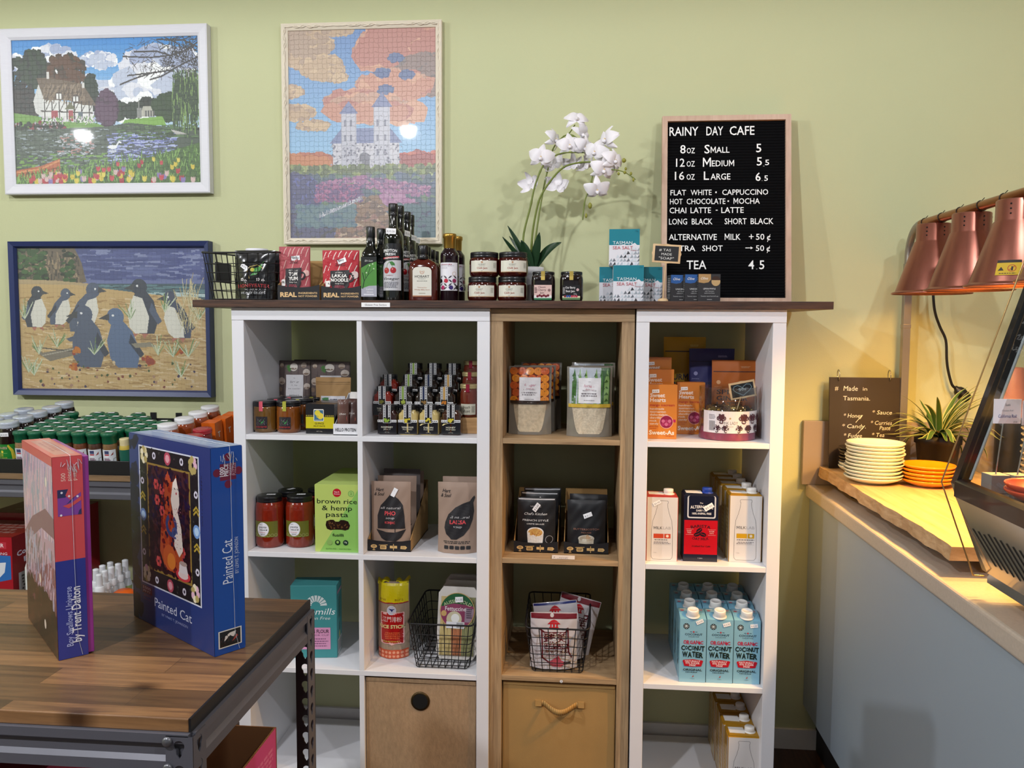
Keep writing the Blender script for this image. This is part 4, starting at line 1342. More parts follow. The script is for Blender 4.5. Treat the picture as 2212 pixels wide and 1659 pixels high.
# --- orchid
Yo = .22
def oz(x, y, Y=Yo):
    return at(980+x/3.53, 220+y/3.53, Y)
pot = oz(600, 1262, .2)
pr_ = abs(oz(688, 1262, .2).x-pot.x)
orch = thing('potted_orchid', 'white artificial moth orchid in a white pot behind the jam jars', 'plant', (pot.x, .2, B))
o0 = V((pot.x, .2, B))
potm = M('white_pot', 'e0e0e2', .35, var=.01)
ph = pot.z-B
MB().lathe([(pr_*.72, 0), (pr_*.76, .002), (pr_*.9, ph*.8), (pr_, ph*.82), (pr_, ph), (pr_*.9, ph), (pr_*.88, ph*.85), (.001, ph*.83)], potm, 32).build('pot', orch)
leafm = M('orchid_leaf', '1f3a22', .35, var=.15, scale=25)
def leaf(tip, w, bend, base=(0, 0, ph*.85), Yt=0):
    b, e = V(base), V(tip)
    mb = MB()
    k = 12
    L_ = (e-b)
    sd = L_.cross(V((0, 1, 0)))
    sd = V((sd.x, 0, sd.z)).normalized() if sd.length > 1e-6 else V((1, 0, 0))
    sd = sd.lerp(V((0, 1, 0)), .35).normalized()
    rows = []
    for i in range(k+1):
        t = i/k
        c = b+L_*t+V((0, 0, 1))*bend*math.sin(PI*t)
        ww = w*math.sin(PI*min(1, .12+.88*t))**.7*(1 if t < 1 else 0)+.0006
        rows.append([c-sd*ww+V((0, -.004, 0)), c+V((0, .002, 0)), c+sd*ww+V((0, -.004, 0))])
    vs = [q for r_ in rows for q in r_]
    mb.add(vs, [(3*i+j, 3*i+j+1, 3*i+j+4, 3*i+j+3) for i in range(k) for j in range(2)], leafm, True)
    o = mb.build('leaf', orch)
    s_ = o.modifiers.new('thickness', 'SOLIDIFY')
    s_.thickness = .0012
for x, y, w_, bd_, Y_ in ((372, 1030, .008, .0, .17), (412, 945, .0085, .006, .2), (425, 1025, .007, .004, .24), (515, 1055, .016, .008, .18), (655, 995, .015, .0, .16), (640, 1110, .013, .0, .22), (822, 1072, .013, .02, .15)):
    leaf(oz(x, y, Y_)-o0, w_, bd_)
stemm = M('orchid_stem', '6d7a34', .5, var=.2, scale=40)
def smooth(pts, n=6):
    out = []
    P = [pts[0]]+pts+[pts[-1]]
    for i in range(1, len(P)-2):
        for k in range(n):
            t = k/n
            a, b, c, d = P[i-1], P[i], P[i+1], P[i+2]
            out.append(.5*((2*b)+(c-a)*t+(2*a-5*b+4*c-d)*t*t+(3*b-a-3*c+d)*t**3))
    out.append(P[-2])
    return out
def stem(pts, r0=.0032, r1=.002):
    q = smooth([oz(x, y, Y_)-o0 for x, y, Y_ in pts])
    rr = [r0+(r1-r0)*i/(len(q)-1)+(.0008 if i % 9 == 4 else 0) for i in range(len(q))]
    MB().tube(q, rr, stemm, 8).build('stem', orch)
stem([(560, 1255, .2), (530, 1045, .2), (585, 800, .2), (620, 640, .2), (680, 490, .2), (745, 425, .2), (835, 390, .2), (940, 385, .21), (1050, 390, .22)])
stem([(590, 1255, .21), (600, 1010, .2), (640, 790, .19), (680, 690, .185), (760, 575, .18), (830, 505, .175), (900, 475, .17), (1000, 460, .17), (1080, 470, .17), (1060, 560, .165), (1040, 650, .16), (1000, 760, .16), (984, 900, .16)])
stem([(600, 1255, .23), (640, 930, .24), (690, 640, .25), (740, 430, .26), (765, 345, .26), (830, 270, .25), (880, 240, .24), (925, 175, .23)], .0028, .0016)
stem([(1090, 480, .17), (1150, 510, .16), (1240, 520, .15), (1310, 540, .15), (1390, 594, .15)], .0022, .0011)
stem([(870, 245, .24), (930, 270, .23), (990, 330, .22), (1090, 420, .2), (1180, 450, .19)], .0024, .0016)
petalm = M('orchid_petal', 'e6e2e6', .45, var=.04, scale=60)
heart = M('orchid_heart', 'd8b878', .5)
def flower(x, y, Y_, s, yaw, pit, roll=0):
    c = oz(x, y, Y_)-o0
    R_ = Matrix.Translation(c) @ Matrix.Rotation(yaw, 4, 'Z') @ Matrix.Rotation(pit, 4, 'X') @ Matrix.Rotation(roll, 4, 'Y')
    mb = MB()
    # five petals: two broad side petals, three narrower sepals, facing -Y
    for ang, l, w_ in ((90, 1, .52), (215, .95, .48), (325, .95, .48), (20, 1.05, .85), (160, 1.05, .85)):
        a = math.radians(ang)
        dx, dz = math.cos(a), math.sin(a)
        k, mm = 8, 6
        vs = []
        for i in range(k+1):
            t = i/k
            ww = w_*s*math.sin(PI*min(1, .08+.9*t**.8))**.75*.55+.0004
            for j in range(mm+1):
                q = 2*j/mm-1
                px, pz = dx*l*s*t-dz*q*ww, dz*l*s*t+dx*q*ww
                py = -.18*s*math.sin(t*PI)*1+.35*s*t*t+.12*s*q*q*t+(0 if ang in (20, 160) else .06*s)
                vs.append(R_ @ V((px, py, pz)))
        mb.add(vs, [(i*(mm+1)+j, i*(mm+1)+j+1, (i+1)*(mm+1)+j+1, (i+1)*(mm+1)+j) for i in range(k) for j in range(mm)], petalm, True)
    o = mb.build('flower', orch)
    h_ = MB()
    h_.lathe([(s*.02, -s*.1), (s*.13, -s*.02), (s*.16, s*.08), (s*.07, s*.22), (s*.01, s*.26)], petalm, 12, tf=R_ @ Matrix.Translation((0, -s*.06, -s*.08)) @ Matrix.Rotation(1.9, 4, 'X'))
    h_.lathe([(s*.01, -s*.05), (s*.07, 0), (s*.05, s*.07), (s*.01, s*.1)], heart, 10, tf=R_ @ Matrix.Translation((0, -s*.1, s*.02)))
    h_.build('flower_heart', o)
for a in ((940, 130, .22, .031, .2, -.5, .1), (665, 425, .19, .034, -.1, .1, .15), (775, 290, .25, .031, 1.1, 0, .2), (885, 335, .2, .032, .15, .1, -.1), (585, 630, .24, .03, 2.6, 0, .2), (790, 640, .25, .032, 2.9, .2, -.2),
          (985, 250, .23, .033, .9, .2, 1.0), (1000, 350, .21, .03, .7, .3, .2), (1075, 385, .17, .032, -.4, .1, .3), (1160, 290, .2, .035, -1.0, .0, .1), (1228, 450, .15, .032, .7, 0, .2), (1145, 520, .15, .033, .3, .3, .1),
          (1095, 675, .15, .032, .1, .5, -.1), (765, 480, .26, .03, 2.8, .3, .4), (905, 480, .25, .03, 2.7, .4, 0), (1010, 490, .24, .026, 2.4, .5, .3)):
    flower(a[0], a[1], a[2], a[3]*1.22, *a[4:])
budm = M('orchid_bud', '8a8a34', .45, var=.15, scale=50)
for x, y, rr, l in ((1298, 447, .0068, 1), (1312, 510, .004, 1.2), (1305, 538, .005, 1), (1352, 547, .0038, 1.4), (1370, 594, .0034, 1.8), (1258, 548, .004, 1.2), (1040, 792, .0062, 1.5), (1010, 868, .004, 1.8)):
    c = oz(x, y, .15)-o0
    MB().lathe([(rr*.1, -rr*l), (rr*.7, -rr*l*.7), (rr, 0), (rr*.75, rr*l*.6), (rr*.15, rr*l)], budm, 12, tf=Matrix.Translation(c)).build('bud', orch)

# ================================================================ white unit, top left cell
TAPER = Matrix.Identity(4)
def shelfjar(u0, u1, vt, vb, z):
    x, y, w_, h = fit(u0, u1, vb, z, vt)
    return x, y+w_/2, w_/2, h
p = PR(.036, .036)
p.rect(0, 0, 1, 1, '2a262a').poly([(.5, .55), (.65, .62), (.75, .85), (.7, .6), (.58, .45), (.45, .4)], '3e8a4c').poly([(.45, .68), (.3, .6), (.45, .58)], '3e8a4c').ring(.5, .6, .26, .02, '6a646a', a0=180, a1=360)
for k in range(26):
    p.ell(.06+.88*rnd.random(), .28+.66*rnd.random(), .014, 'b8b4b8', n=6)
p.txt('HONEYEATER', .5, .1, .13, 'a83438', w=.92, b=.02)
red_tape = M('red_tape', 'd85a6a', .45, var=0)
lime_tape = M('lime_tape', 'a8a83c', .45, var=0)
honey = gl('honey_glass', '6a4a1c')
honey_o = gl('orange_honey_glass', '7a4214')
x, Y, r, h = shelfjar(540, 589, 868, 935, Z1)
hj = jar('honey_jar', 'front left honey jar with a pink seal strip, white unit top cell', (x, Y, Z1), r, h, honey, blk_lid, .016, (p, .012), 'honey jars with dark bird labels', neck=.92, lid_r=1.0, tape=red_tape)
x2, Y2, r2, h2 = shelfjar(590, 640, 868, 936, Z1)
hk = jar('honey_jar', 'front honey jar with a lime seal strip, second from the left', (x2, Y2, Z1), r2, h2, honey_o, blk_lid, .016, (p, .012), 'honey jars with dark bird labels', neck=.92, lid_r=1.0, tape=lime_tape)
dup(hj, (x+.012, Y+.076, Z1), 'second row honey jar with a pink seal, behind the front left one', .1)
dup(hk, (x2+.016, Y2+.076, Z1), 'second row honey jar with a lime seal, behind the front lime sealed one', -.1)
dup(hj, (x+.024, Y+.152, Z1), 'third row honey jar with a pink seal, furthest back on the left', .15)
dup(hk, (x2+.03, Y2+.152, Z1), 'third row honey jar with a lime seal, furthest back below the mushroom pouches', 0)

def p_forager(w, h, art, hue, strip=None, card=(.27, .28, .8, .78)):
    p = PR(w, h)
    art(p)
    x0, y0, x1, y1 = card
    p.rect(x0, y0, x1, y1, 'e0dee0').txt('the', (x0+x1)/2, y1-.06, .018, '8a8488', w=.05).txt('forager', (x0+x1)/2, y1-.13, .04, hue, w=.27, sh=.25).txt('food co', (x0+x1)/2, y1-.175, .026, hue, w=.18, sh=.25)
    p.lines(x0+.06, x1-.06, y1-.23, y1-.21, 1, 'a8a4a8').txt('RISOTTO RICE', (x0+x1)/2, y0+.17, .02, '5a5458', w=.3).lines(x0+.05, x1-.05, y0+.09, y0+.15, 2, '7a7478').lines(x0+.12, x1-.12, y0+.03, y0+.05, 1, '8a8488')
    if strip:
        a, b, c = strip
        p.rect(.03, a, .97, b, c).txt('300g net', .5, a+.008, .014, 'c8c0b8' if c < '8' else '5a4a20', w=.12)
    return p
def art_mush(p):
    p.rect(.02, .08, .98, .99, '6a5c58')
    for x in (.15, .38, .6, .85):
        p.line([(x, .1), (x+.05, .98)], .02, '57494a')
    for x, y, r_, c in ((.12, .93, .06, 'c8b8a4'), (.5, .9, .12, 'ded6cc'), (.8, .93, .08, 'b8a898'), (.88, .82, .1, 'd4c8bc'), (.12, .68, .11, 'c4b4a4'), (.9, .6, .09, 'cabcb0'), (.1, .4, .11, 'bcaa9a'), (.06, .55, .07, '8a7460'), (.9, .4, .08, 'a89484')):
        p.ell(x, y, r_, c).ell(x, y-.025, r_*.8, '8a7464', ry=.015)
    for x, y in ((.33, .9), (.36, .86)):
        p.poly([(x-.06, y), (x, y+.04), (x+.07, y+.02), (x+.03, y-.04)], '4a7a3a')
    p.rect(.02, .02, .98, .16, '3a3638')
mush = M('mushroom_pouch_film', '4a4442', .5)
Yf = .275
x, _, w_, h = fitY(602, 672, 779, Yf, Z1)
fp = pouch('mushroom_pouch', 'mushroom risotto pouch with a white card label, left of the pair', (x, Yf, Z1), w_, h, .05, mush, p_forager(w_, h, art_mush, '5a5058'), 'mushroom risotto pouches', seed=2)
x, _, w2, h2 = fitY(671, 757, 781, Yf-.005, Z1)
dup(fp, (x, Yf-.005, Z1), 'mushroom risotto pouch right of the pair, half hidden by the brown paper pouch', 0, sc=(w2/w_, 1, h2/h))
dup(fp, (at(668, 778, Yf+.07).x, Yf+.08, Z1), 'mushroom risotto pouch furthest back, showing between the front two', .05)
x, _, w_, h = fitY(682, 758, 815, .205, Z1)
p = PR(w_, h)
p.rect(.02, .9, .98, .912, '8a6c40').rect(.02, .865, .98, .872, '94744a').rect(.17, .26, .87, .63, 'dcdae0').rect(.17, .26, .87, .33, '3a2a58').txt('Pure &', .42, .52, .085, '2a2a48', w=.36, al='l', b=.02).txt('Purple', .42, .41, .085, '2a2a48', w=.4, al='l', b=.02).ell(.3, .42, .09, '8a8a88').poly([(.2, .58), (.28, .5), (.4, .52), (.4, .6), (.3, .6)], '4a8a50').lines(.28, .72, .28, .31, 1, 'a89cc0')
pouch('paper_pouch', 'brown paper pouch with a white and purple label, behind the quince box', (x, .205, Z1), w_, h, .045, M('kraft_paper', 'b28c5c', .75, var=.06, scale=40), p, seed=5)
# quince paste
def p_quince(w, h, c):
    p = PR(w, h)
    p.rect(0, 0, 1, 1, '17171a').rect(0, .18, 1, .57, c)
    for k in range(16):
        if not .27 < k/16 < .66:
            p.rect(k/16+.01, .59, k/16+.045, .63, 'a89838')
    p.rrect(.28, .42, .64, .83, .03, 'e8e4d8').rect(.3, .44, .62, .8, '3a6a88').ell(.42, .7, .1, 'd8c83c').ell(.52, .6, .11, 'e0c840').ell(.42, .58, .04, 'b8b04c').txt('MAGNOLIA', .46, .46, .025, 'd8d0a0', w=.25)
    return p.txt('QUINCE', .48, .32, .065, '3a3010', w=.32).txt('FRUIT PASTE', .48, .235, .05, '3a3010', w=.4).txt('NET 100g', .48, .07, .03, 'b8b0a0', w=.2)
x, Y, w_, h = fit(661, 722, 937, Z1, 873)
qm = M('black_gloss_carton', '151518', .3, coat=.3, var=0)
qb = boxthing('quince_box', 'front black and yellow quince paste box', (x, Y, Z1), w_, .045, h, qm, [(p_quince(w_, h, 'c4b81c'), 'F')], 'quince paste boxes')
dup(qb, (x+.004, Y+.05, Z1), 'second quince paste box, right behind the front yellow one', -.05)
dup(qb, (x+.008, Y+.1, Z1), 'third quince paste box in the row, furthest back', .04)
x, _, w_, h = fitY(656, 690, 880, Y+.05, Z1)
# snack box with bars
x, Y, w_, h = fit(720, 773.5, 940, Z1, 916)
hp = thing('snack_box', 'white open counter box of brown wrapped protein bars', 'box', (x, Y, Z1))
whc = M('white_card', 'dcdce0', .6, var=.02)
MB().box(-w_/2, w_/2, 0, .002, 0, h, whc).box(-w_/2, w_/2, 0, .16, 0, .002, whc).box(-w_/2, w_/2, .158, .16, 0, .11, whc).build('carton', hp)
sd = MB()
for s_ in (-1, 1):
    xx = s_*(w_/2-.0008)
    sd.add([(xx+q, y, z) for q in (-.0008, .0008) for y, z in ((0, 0), (.16, 0), (.16, .11), (.02, h))], [(0, 1, 2, 3), (7, 6, 5, 4), (0, 4, 5, 1), (1, 5, 6, 2), (2, 6, 7, 3), (3, 7, 4, 0)], whc)
sd.build('side_card', hp)
p = PR(w_, h)
p.txt('HELLO PROTEIN', .5, .34, .3, '202024', w=.84, b=.02).make('box_print', hp, flat((-w_/2, 0, 0)))
barm = M('bar_wrapper', '4a2e28', .35, coat=.3, var=.15)
for i, (lx, ly, lean, c) in enumerate(((-.012, .012, .12, '5a3a30'), (.008, .03, .2, '4a2e28'), (-.004, .06, .3, '3c2622'), (-.012, .085, .35, 'e0dcd8'), (.01, .105, .3, '4a2e28'))):
    bt = thing('snack_bar', ['brown wrapped protein bar at the front of the white box', 'brown wrapped protein bar, second from the front', 'dark brown wrapped protein bar in the middle of the box', 'white and orange wrapped protein bar leaning at the back', 'brown wrapped protein bar furthest back in the box'][i], 'snack bar', (x+lx, Y+ly, Z1+.003), .15-.1*i, 'protein bars in the white box')
    mt = M('bar_wrap_'+c, c, .35, coat=.3, var=.1)
    f = pouch_fn(.032, .1-.0*i+.02*(i > 2), .016, seed=i, bulge=.15)
    tf = Matrix.Rotation(-lean, 4, 'X')
    mb = MB()
    mb.grid(lambda a, b_: tf @ f(2*a-1, b_), 6, 12, mt)
    mb.grid(lambda a, b_: tf @ f(1-2*a, b_, 0, 1), 6, 12, mt)
    mb.build('wrapper', bt)
    q = PR(.024, .03)
    q.rect(0, 0, 1, .3, 'c8502c').rect(0, .3, 1, .5, '8a2a30').txt('choc', .5, .65, .2, 'e0d8d0', w=.8)
    q.make('wrapper_print', bt, lambda xx, yy, l: tf @ f((xx-.012)/.016, .35+yy/.1, l), INK)

# ================================================================ stepped riser with mustards
xr0, xr1 = at(806, 930, .1).x, at(1020, 930, .1).x
XA1, XA2 = T+C_+Mi, T+2*C_+Mi
steps = [.068, .135, .205, .275]
hs = [.0, .047, .079, .111]
ris = MB()
riser_wood = wood('riser_pine', 'a07848', 'c89c68', .5, (3, 30, 30), 2, .15)
ris.box(.385+.03, XA2-.012, .098, .165, Z1, Z1+hs[1], riser_wood).box(.415, XA2-.012, .165, .235, Z1, Z1+hs[2], riser_wood).box(.415, XA2-.012, .235, .31, Z1, Z1+hs[3], riser_wood)
tag(ris.build('display_riser', None, .001), 'stepped wooden display riser under the mustard jars in the white unit', 'riser')
def p_strap(w, h, mid, pic, n=7):
    """black and white film-strip seal with a little picture at its foot"""
    p = PR(w, h)
    p.rect(0, 0, 1, 1, 'e6e6e6').rect(.06, .02, .94, .98, '1a1a1e').rect(.36, .3, .64, 1, mid)
    p.rect(.28, .3, .34, 1, 'e6e6e6').rect(.66, .3, .72, 1, 'e6e6e6')
    for k in range(n):
        y = .34+.64*k/n
        p.rect(.08, y, .26, y+.045, 'd8d8d8').rect(.74, y, .92, y+.045, 'd8d8d8')
    p.rect(.06, .02, .94, .3, '22221c')
    for k in range(7):
        p.ell(.2+.6*rnd.random(), .07+.18*rnd.random(), .14, pic, n=8)
    return p
def p_must(w, h, nm, sub, mark):
    p = PR(w, h)
    p.rect(0, 0, 1, 1, '16161a').rect(0, .83, 1, 1, 'e0e0e0')
    for k in range(10):
        p.rect(.03+.096*k, .885, .09+.096*k, .945, '1a1a1e')
    if mark:
        p.poly([(.04, .62), (.12, .74), (.38, .76), (.2, .7), (.1, .6)], 'd8c890')
    return p.txt(nm, .5, .42, .12, 'd8d4c0', w=min(.62, .1*len(nm)), b=.01).txt(sub, .5, .28, .1, 'c8c4b0', w=min(.5, .08*len(sub))).txt('NET 100g', .5, .08, .07, '9a968a', w=.24)
mj = {}
mw = .0445
def mustard(label, x, y, z, body, mid, pic, nm, sub, mark, w_, h):
    t = thing('mustard_jar', label, 'jar', (x, y, z), 0, 'square condiment jars with film-strip seals')
    r = w_/2
    key = (body, mid, nm)
    MB().lathe([(r*.93, 0), (r*.98, .003), (r, .008), (r, h*.66), (r*.95, h*.72), (r*.74, h*.78), (r*.72, h*.84)], gl(*body), 28, n=5).build('jar', t)
    MB().lathe(lid_prof(r*.82, h*.79, h*.21), blk_lid, 28).build('lid', t)
    p_must(w_*.96, h*.48, nm, sub, mark).make('label', t, front(w_*.96, -r*.985, h*.03), GLOSS)
    sp = p_strap(w_*.38, h*.62, mid, pic)
    sp.make('seal_strip', t, lambda X, Y_, l: V((X-w_*.19, -r*1.0-.0006-l+(.0 if Y_ < h*.2 else -.0), h*.4+Y_)), GLOSS)
    q = PR(w_*.38, r*1.3)
    q.rect(0, 0, 1, 1, 'e6e6e6').rect(.06, 0, .28, 1, '1a1a1e').rect(.36, 0, .64, 1, mid).rect(.72, 0, .94, 1, '1a1a1e')
    q.make('seal_top', t, flat((-w_*.19, -r, h+.0012), (1, 0, 0), (0, 1, 0)), GLOSS)
    return t
olive, cream, brown_c, redc, darkc = ('mustard_dark', '2a0f0a'), ('mustard_cream', 'b8a468'), ('mustard_honey', '3a1c0c'), ('chutney_red', '7a1e12'), ('relish_dark', '20150e')
rows = [
    (0, [(814, 858, olive, '1a1a1e', '8aa83c', 'ROSEMARY', 'JELLY', 0, 'front row jar of dark rosemary jelly, leftmost'), (858.5, 902, cream, '1a1a1e', 'c8b83c', 'TASMANIAN WASABI', 'MUSTARD', 0, 'front row pale wasabi mustard jar, second from the left'), (904, 947, cream, '1a1a1e', 'c8b83c', 'DIJON', 'MUSTARD', 1, 'front row pale dijon mustard jar, third from the left'), (948.5, 998, brown_c, '1a1a1e', 'c8b83c', 'HONEY', 'MUSTARD', 1, 'front row brown honey mustard jar, rightmost')]),
    (1, [(809, 852, redc, '20242e', '6a6a2c', 'TOMATO', 'CHUTNEY', 0, 'second row red chutney jar, leftmost'), (854, 896, darkc, '8aa84c', 'a8b84c', 'LIME', 'PICKLE', 0, 'second row jar with a green seal, second from the left'), (898, 940, darkc, '2a3450', '8a6a3c', 'FIG', 'PASTE', 0, 'second row jar with a blue-black seal, third from the left'), (942, 984, darkc, 'b8904c', 'c87a2c', 'APRICOT', 'PASTE', 0, 'second row jar with an orange seal, fourth from the left')]),
    (2, [(821, 865, redc, '20242e', '6a6a2c', 'TOMATO', 'CHUTNEY', 0, 'third row red jar, leftmost'), (866, 908, darkc, '8aa84c', 'a8b84c', 'LIME', 'PICKLE', 0, 'third row jar with a green seal'), (909, 950, darkc, '2a3450', '8a6a3c', 'FIG', 'PASTE', 0, 'third row jar with a plain dark seal'), (951, 992, darkc, 'b8904c', 'c87a2c', 'APRICOT', 'PASTE', 0, 'third row jar with an orange seal')]),
    (3, [(877, 918, darkc, '8aa84c', 'a8b84c', 'LIME', 'PICKLE', 0, 'top row jar with a green seal, left of three'), (919, 959, darkc, '33333a', '8a6a3c', 'FIG', 'PASTE', 0, 'top row jar with a dark seal, middle of three'), (960, 1000, darkc, '33333a', 'c87a2c', 'PLUM', 'PASTE', 0, 'top row jar with a dark seal, right of three')])]
for ri, items in rows:
    for (u0, u1, body, mid, pic, nm, sub, mk, lb) in items:
        if ri == 0:
            x, Y, w_, h = fit(u0, u1, 939+(u0-814)*.014, Z1, 876)
            h0, w0_ = h, w_
            Y += w_/2
        else:
            Y = steps[ri]-.004
            x = (at(u0, 880, Y).x+at(u1, 880, Y).x)/2
            w_, h = .0565, h0
        mustard(lb+', stepped condiment display', x, Y, Z1+hs[ri]+.0005*(ri > 0), body, mid, pic, nm, sub, mk, min(w_, .0585), h)
p = PR(.05, .032)
p.rect(0, 0, 1, 1, 'c8c4b0').txt('bush', .4, .58, .26, '2a2622', w=.44, sh=.3).txt('dust', .4, .22, .26, '2a2622', w=.44, sh=.3).lines(.72, .96, .2, .8, 5, '7a766a')
gold_lid = M('gold_lid', 'b8a878', .35, metal=.5, var=0)
dustm = gl('bush_dust', '6a2c1c')
for i, (u, Yq, zz, lb) in enumerate(((1013, .13, hs[1], 'lowest step dusty red spice jar with a gold lid, by the unit side'), (1017, .2, hs[2], 'middle step dusty red spice jar with a gold lid'), (1019, .272, hs[3], 'top step dusty red spice jar with a gold lid'))):
    xq = min(at(u, 880, Yq).x, XA2-.035)
    t = jar('spice_jar', lb, (xq, Yq, Z1+zz+.0005), .026, .098, dustm, gold_lid, .013, (p, .008), 'bush dust jars on the riser', neck=.85, lid_r=1.02, tape=M('maroon_tape', '8a1430', .4, var=0))

# ================================================================ pasta sauces and pasta box
p = PR(.078, .048)
p.rect(0, 0, 1, 1, '6a6a26')
for k in range(7):
    p.ring(.08+.14*k, .12, .06, .012, 'a8a870')
p.ell(.42, .5, .24, 'e6e4ea', .44, 24).txt('pasta', .42, .58, .15, '1c1c22', w=.3, sh=.15, b=.01).txt('sauce', .44, .42, .14, '1c1c22', w=.32, sh=.15, b=.01).txt("Nat's", .34, .78, .07, '1c1c22', w=.12).lines(.26, .58, .28, .33, 1, 'b84858').lines(.32, .54, .12, .24, 3, '7a7880')
sauce = gl('tomato_sauce', '7c2210', .15, .25, 90)
x, Y, r, h = shelfjar(543, 602, 1075, 1185, Z2)
def sjar(lb, loc):
    return jar('sauce_jar', lb, loc, r, h, sauce, blk_lid, .018, (p, .034), 'tomato pasta sauce jars', neck=.86, lid_r=.9, sh=.84, lid_sticker=True)
sj = sjar('front left tomato pasta sauce jar, green label with a white oval', (x, Y, Z2))
x2, Y2, _, _ = shelfjar(611, 667, 1073, 1184, Z2)
dup(sj, (x2, Y2, Z2), 'front right tomato pasta sauce jar, green label with a white oval', .05)
dup(sj, (x+.034, Y+.085, Z2), 'rear left tomato pasta sauce jar, behind the front left one', .9)
dup(sj, (x2+.03, Y2+.1, Z2), 'rear right tomato pasta sauce jar, beside the pasta box', .4)
x, Y, w_, h = fit(678.5, 774, 1192.5, Z2, 1047)
p = PR(w_, h)
p.rect(0, 0, 1, 1, 'b8cc6c').poly([(.1, 0), (1, .96), (1, 0)], '8cc060').poly([(0, 0), (0, .02), (.1, 0)], 'b8cc6c')
p.ell(.5, .88, .095, 'b81c2c').txt('Easy &', .5, .885, .022, 'f4e8e8', w=.11).txt('Awesome', .5, .855, .02, 'f4e8e8', w=.13).ell(.82, .87, .07, '6aa050').ell(.82, .87, .06, '9cc468').txt('2', .82, .855, .035, '2a5a2c', w=.03)
p.txt('brown rice', .5, .72, .075, '16281e', w=.9, b=.005).txt('& hemp', .5, .62, .075, '16281e', w=.68, b=.005).txt('pasta', .5, .525, .075, '16281e', w=.5, b=.005)
p.poly([(.24, .4), (.26, .46), (.35, .48), (.42, .48), (.46, .455), (.54, .455), (.58, .48), (.66, .48), (.75, .46), (.79, .4), (.76, .345), (.68, .325), (.6, .335), (.44, .335), (.35, .325), (.27, .345)], '241810')
for k in range(18):
    x1, y1 = .3+.42*rnd.random(), .35+.1*rnd.random()
    p.line([(x1, y1), (x1+.07*(rnd.random()-.3), y1+.02*(rnd.random()-.3)+.008)], .022, rnd.choice(['6a4a28', '7c5a34', '5a3c20']))
p.txt('fusilli', .52, .235, .045, '16281e', w=.25, b=.01)
for k, c in enumerate(('8ab060', '1c3a24', '1c3a2c')):
    p.ell(.33+.18*k, .145, .06, c)
p.ell(.51, .15, .03, '9cc468').txt('10g', .69, .14, .025, 'e0e8d0', w=.06).txt('GLUTEN FREE  |  HIGH PROTEIN', .52, .04, .02, '4a7a3a', w=.56)
ps = PR(.2, .025)
pb = boxthing('pasta_box', 'lime green box of brown rice and hemp pasta', (x+.004, Y, Z2), w_, .28, h, M('lime_carton', 'b8cc72', .5, var=.02), [(p, 'F')], cat='box')
# ================================================================ pho tray and laksa pouches
kp = M('kraft_film_pouch', '9c8474', .6, var=.05, scale=30)
gk = M('grey_film_pouch', '5a5250', .55, var=.05)
def p_hs(w, h, kind):
    p = PR(w, h)
    p.txt('Hart', .22, .86, .05, '1e1a1c', w=.2, sh=.3, b=.01).txt('& Soul', .2, .795, .05, '1e1a1c', w=.25, sh=.3, b=.01)
    if kind == 'pho':
        p.poly([(.18, .31), (.17, .5), (.25, .65), (.38, .73), (.52, .83), (.7, .75), (.82, .66), (.86, .5), (.88, .31)], '1c1a1e').poly([(.14, .3), (.4, .26), (.62, .255), (.9, .3), (.78, .18), (.66, .13), (.4, .13), (.28, .17)], '1c1a1e').rect(.62, .25, .64, .31, '1c1a1e')
        p.txt('all natural', .5, .6, .035, 'c8c4c4', w=.5, sh=.2).txt('PHO', .5, .51, .06, 'd84a50', w=.28, b=.03).txt('soup', .5, .455, .035, 'c8c4c4', w=.22, sh=.2).txt('KONJAC', .5, .385, .035, 'd84a50', w=.26, b=.02).lines(.18, .84, .03, .11, 3, '3a3430', .28)
    else:
        p.poly([(.93, .82), (.88, .79), (.82, .74), (.66, .71), (.46, .65), (.28, .55), (.2, .44), (.18, .36), (.23, .27), (.36, .2), (.5, .2), (.68, .26), (.82, .36), (.9, .48), (.93, .6), (.91, .72), (.95, .79)], '1c1a1e')
        p.txt('all natural', .55, .5, .035, 'c8c4c4', w=.52, sh=.2).txt('LAKSA', .53, .42, .055, 'd84a50', w=.42, b=.03).txt('soup', .52, .365, .035, 'c8c4c4', w=.22, sh=.2).lines(.16, .84, .135, .18, 2, '3a3430', .28)
        for k in range(5):
            p.rrect(.18+.14*k, .06, .29+.14*k, .11, .02, '1c1a1e')
    return p
x, Y, w_, h = fit(795, 887, 1191, Z2, 1166)
Xt = (x-w_/2, x+w_/2)
tr = tray('display_tray', 'black and brown card tray of pho soup pouches in the white unit', Xt[0], Xt[1], Y, Z2, .27, h, .165, True)
xq, _, wq, hq = fitY(797, 885, 1042, Y+.006, Z2)
ph1 = pouch('soup_pouch', 'front brown pho soup pouch with a black junk boat printed on it', (x, Y+.028, Z2+.003), w_*.93, hq-.004, .04, kp, p_hs(w_*.93, hq-.004, 'pho'), 'pho soup pouches in the tray', seed=4)
sticker(ph1, pouch_map(w_*.93, hq-.004, .04, 4), .012, hq*.83, 1.1)
dup(ph1, (x+.004, Y+.09, Z2+.003), 'second brown pho soup pouch in the tray', .03, sc=(1, 1, 1.03))
g3 = pouch('soup_pouch', 'grey soup pouch at the back of the pho tray', (x+.006, Y+.15, Z2+.003), w_*.9, hq*1.06, .04, gk, None, 'pho soup pouches in the tray', seed=6)
dup(ph1, (x+.003, Y+.21, Z2+.003), 'rearmost brown pho soup pouch, behind the grey one', 0)
x, Y, w_, h = fit(943, 1029, 1196, Z2, 1045)
x, w_ = (x+min(x+w_/2, XA2-.004)-w_/2)/2, w_
x = min(x, XA2-w_/2-.004)
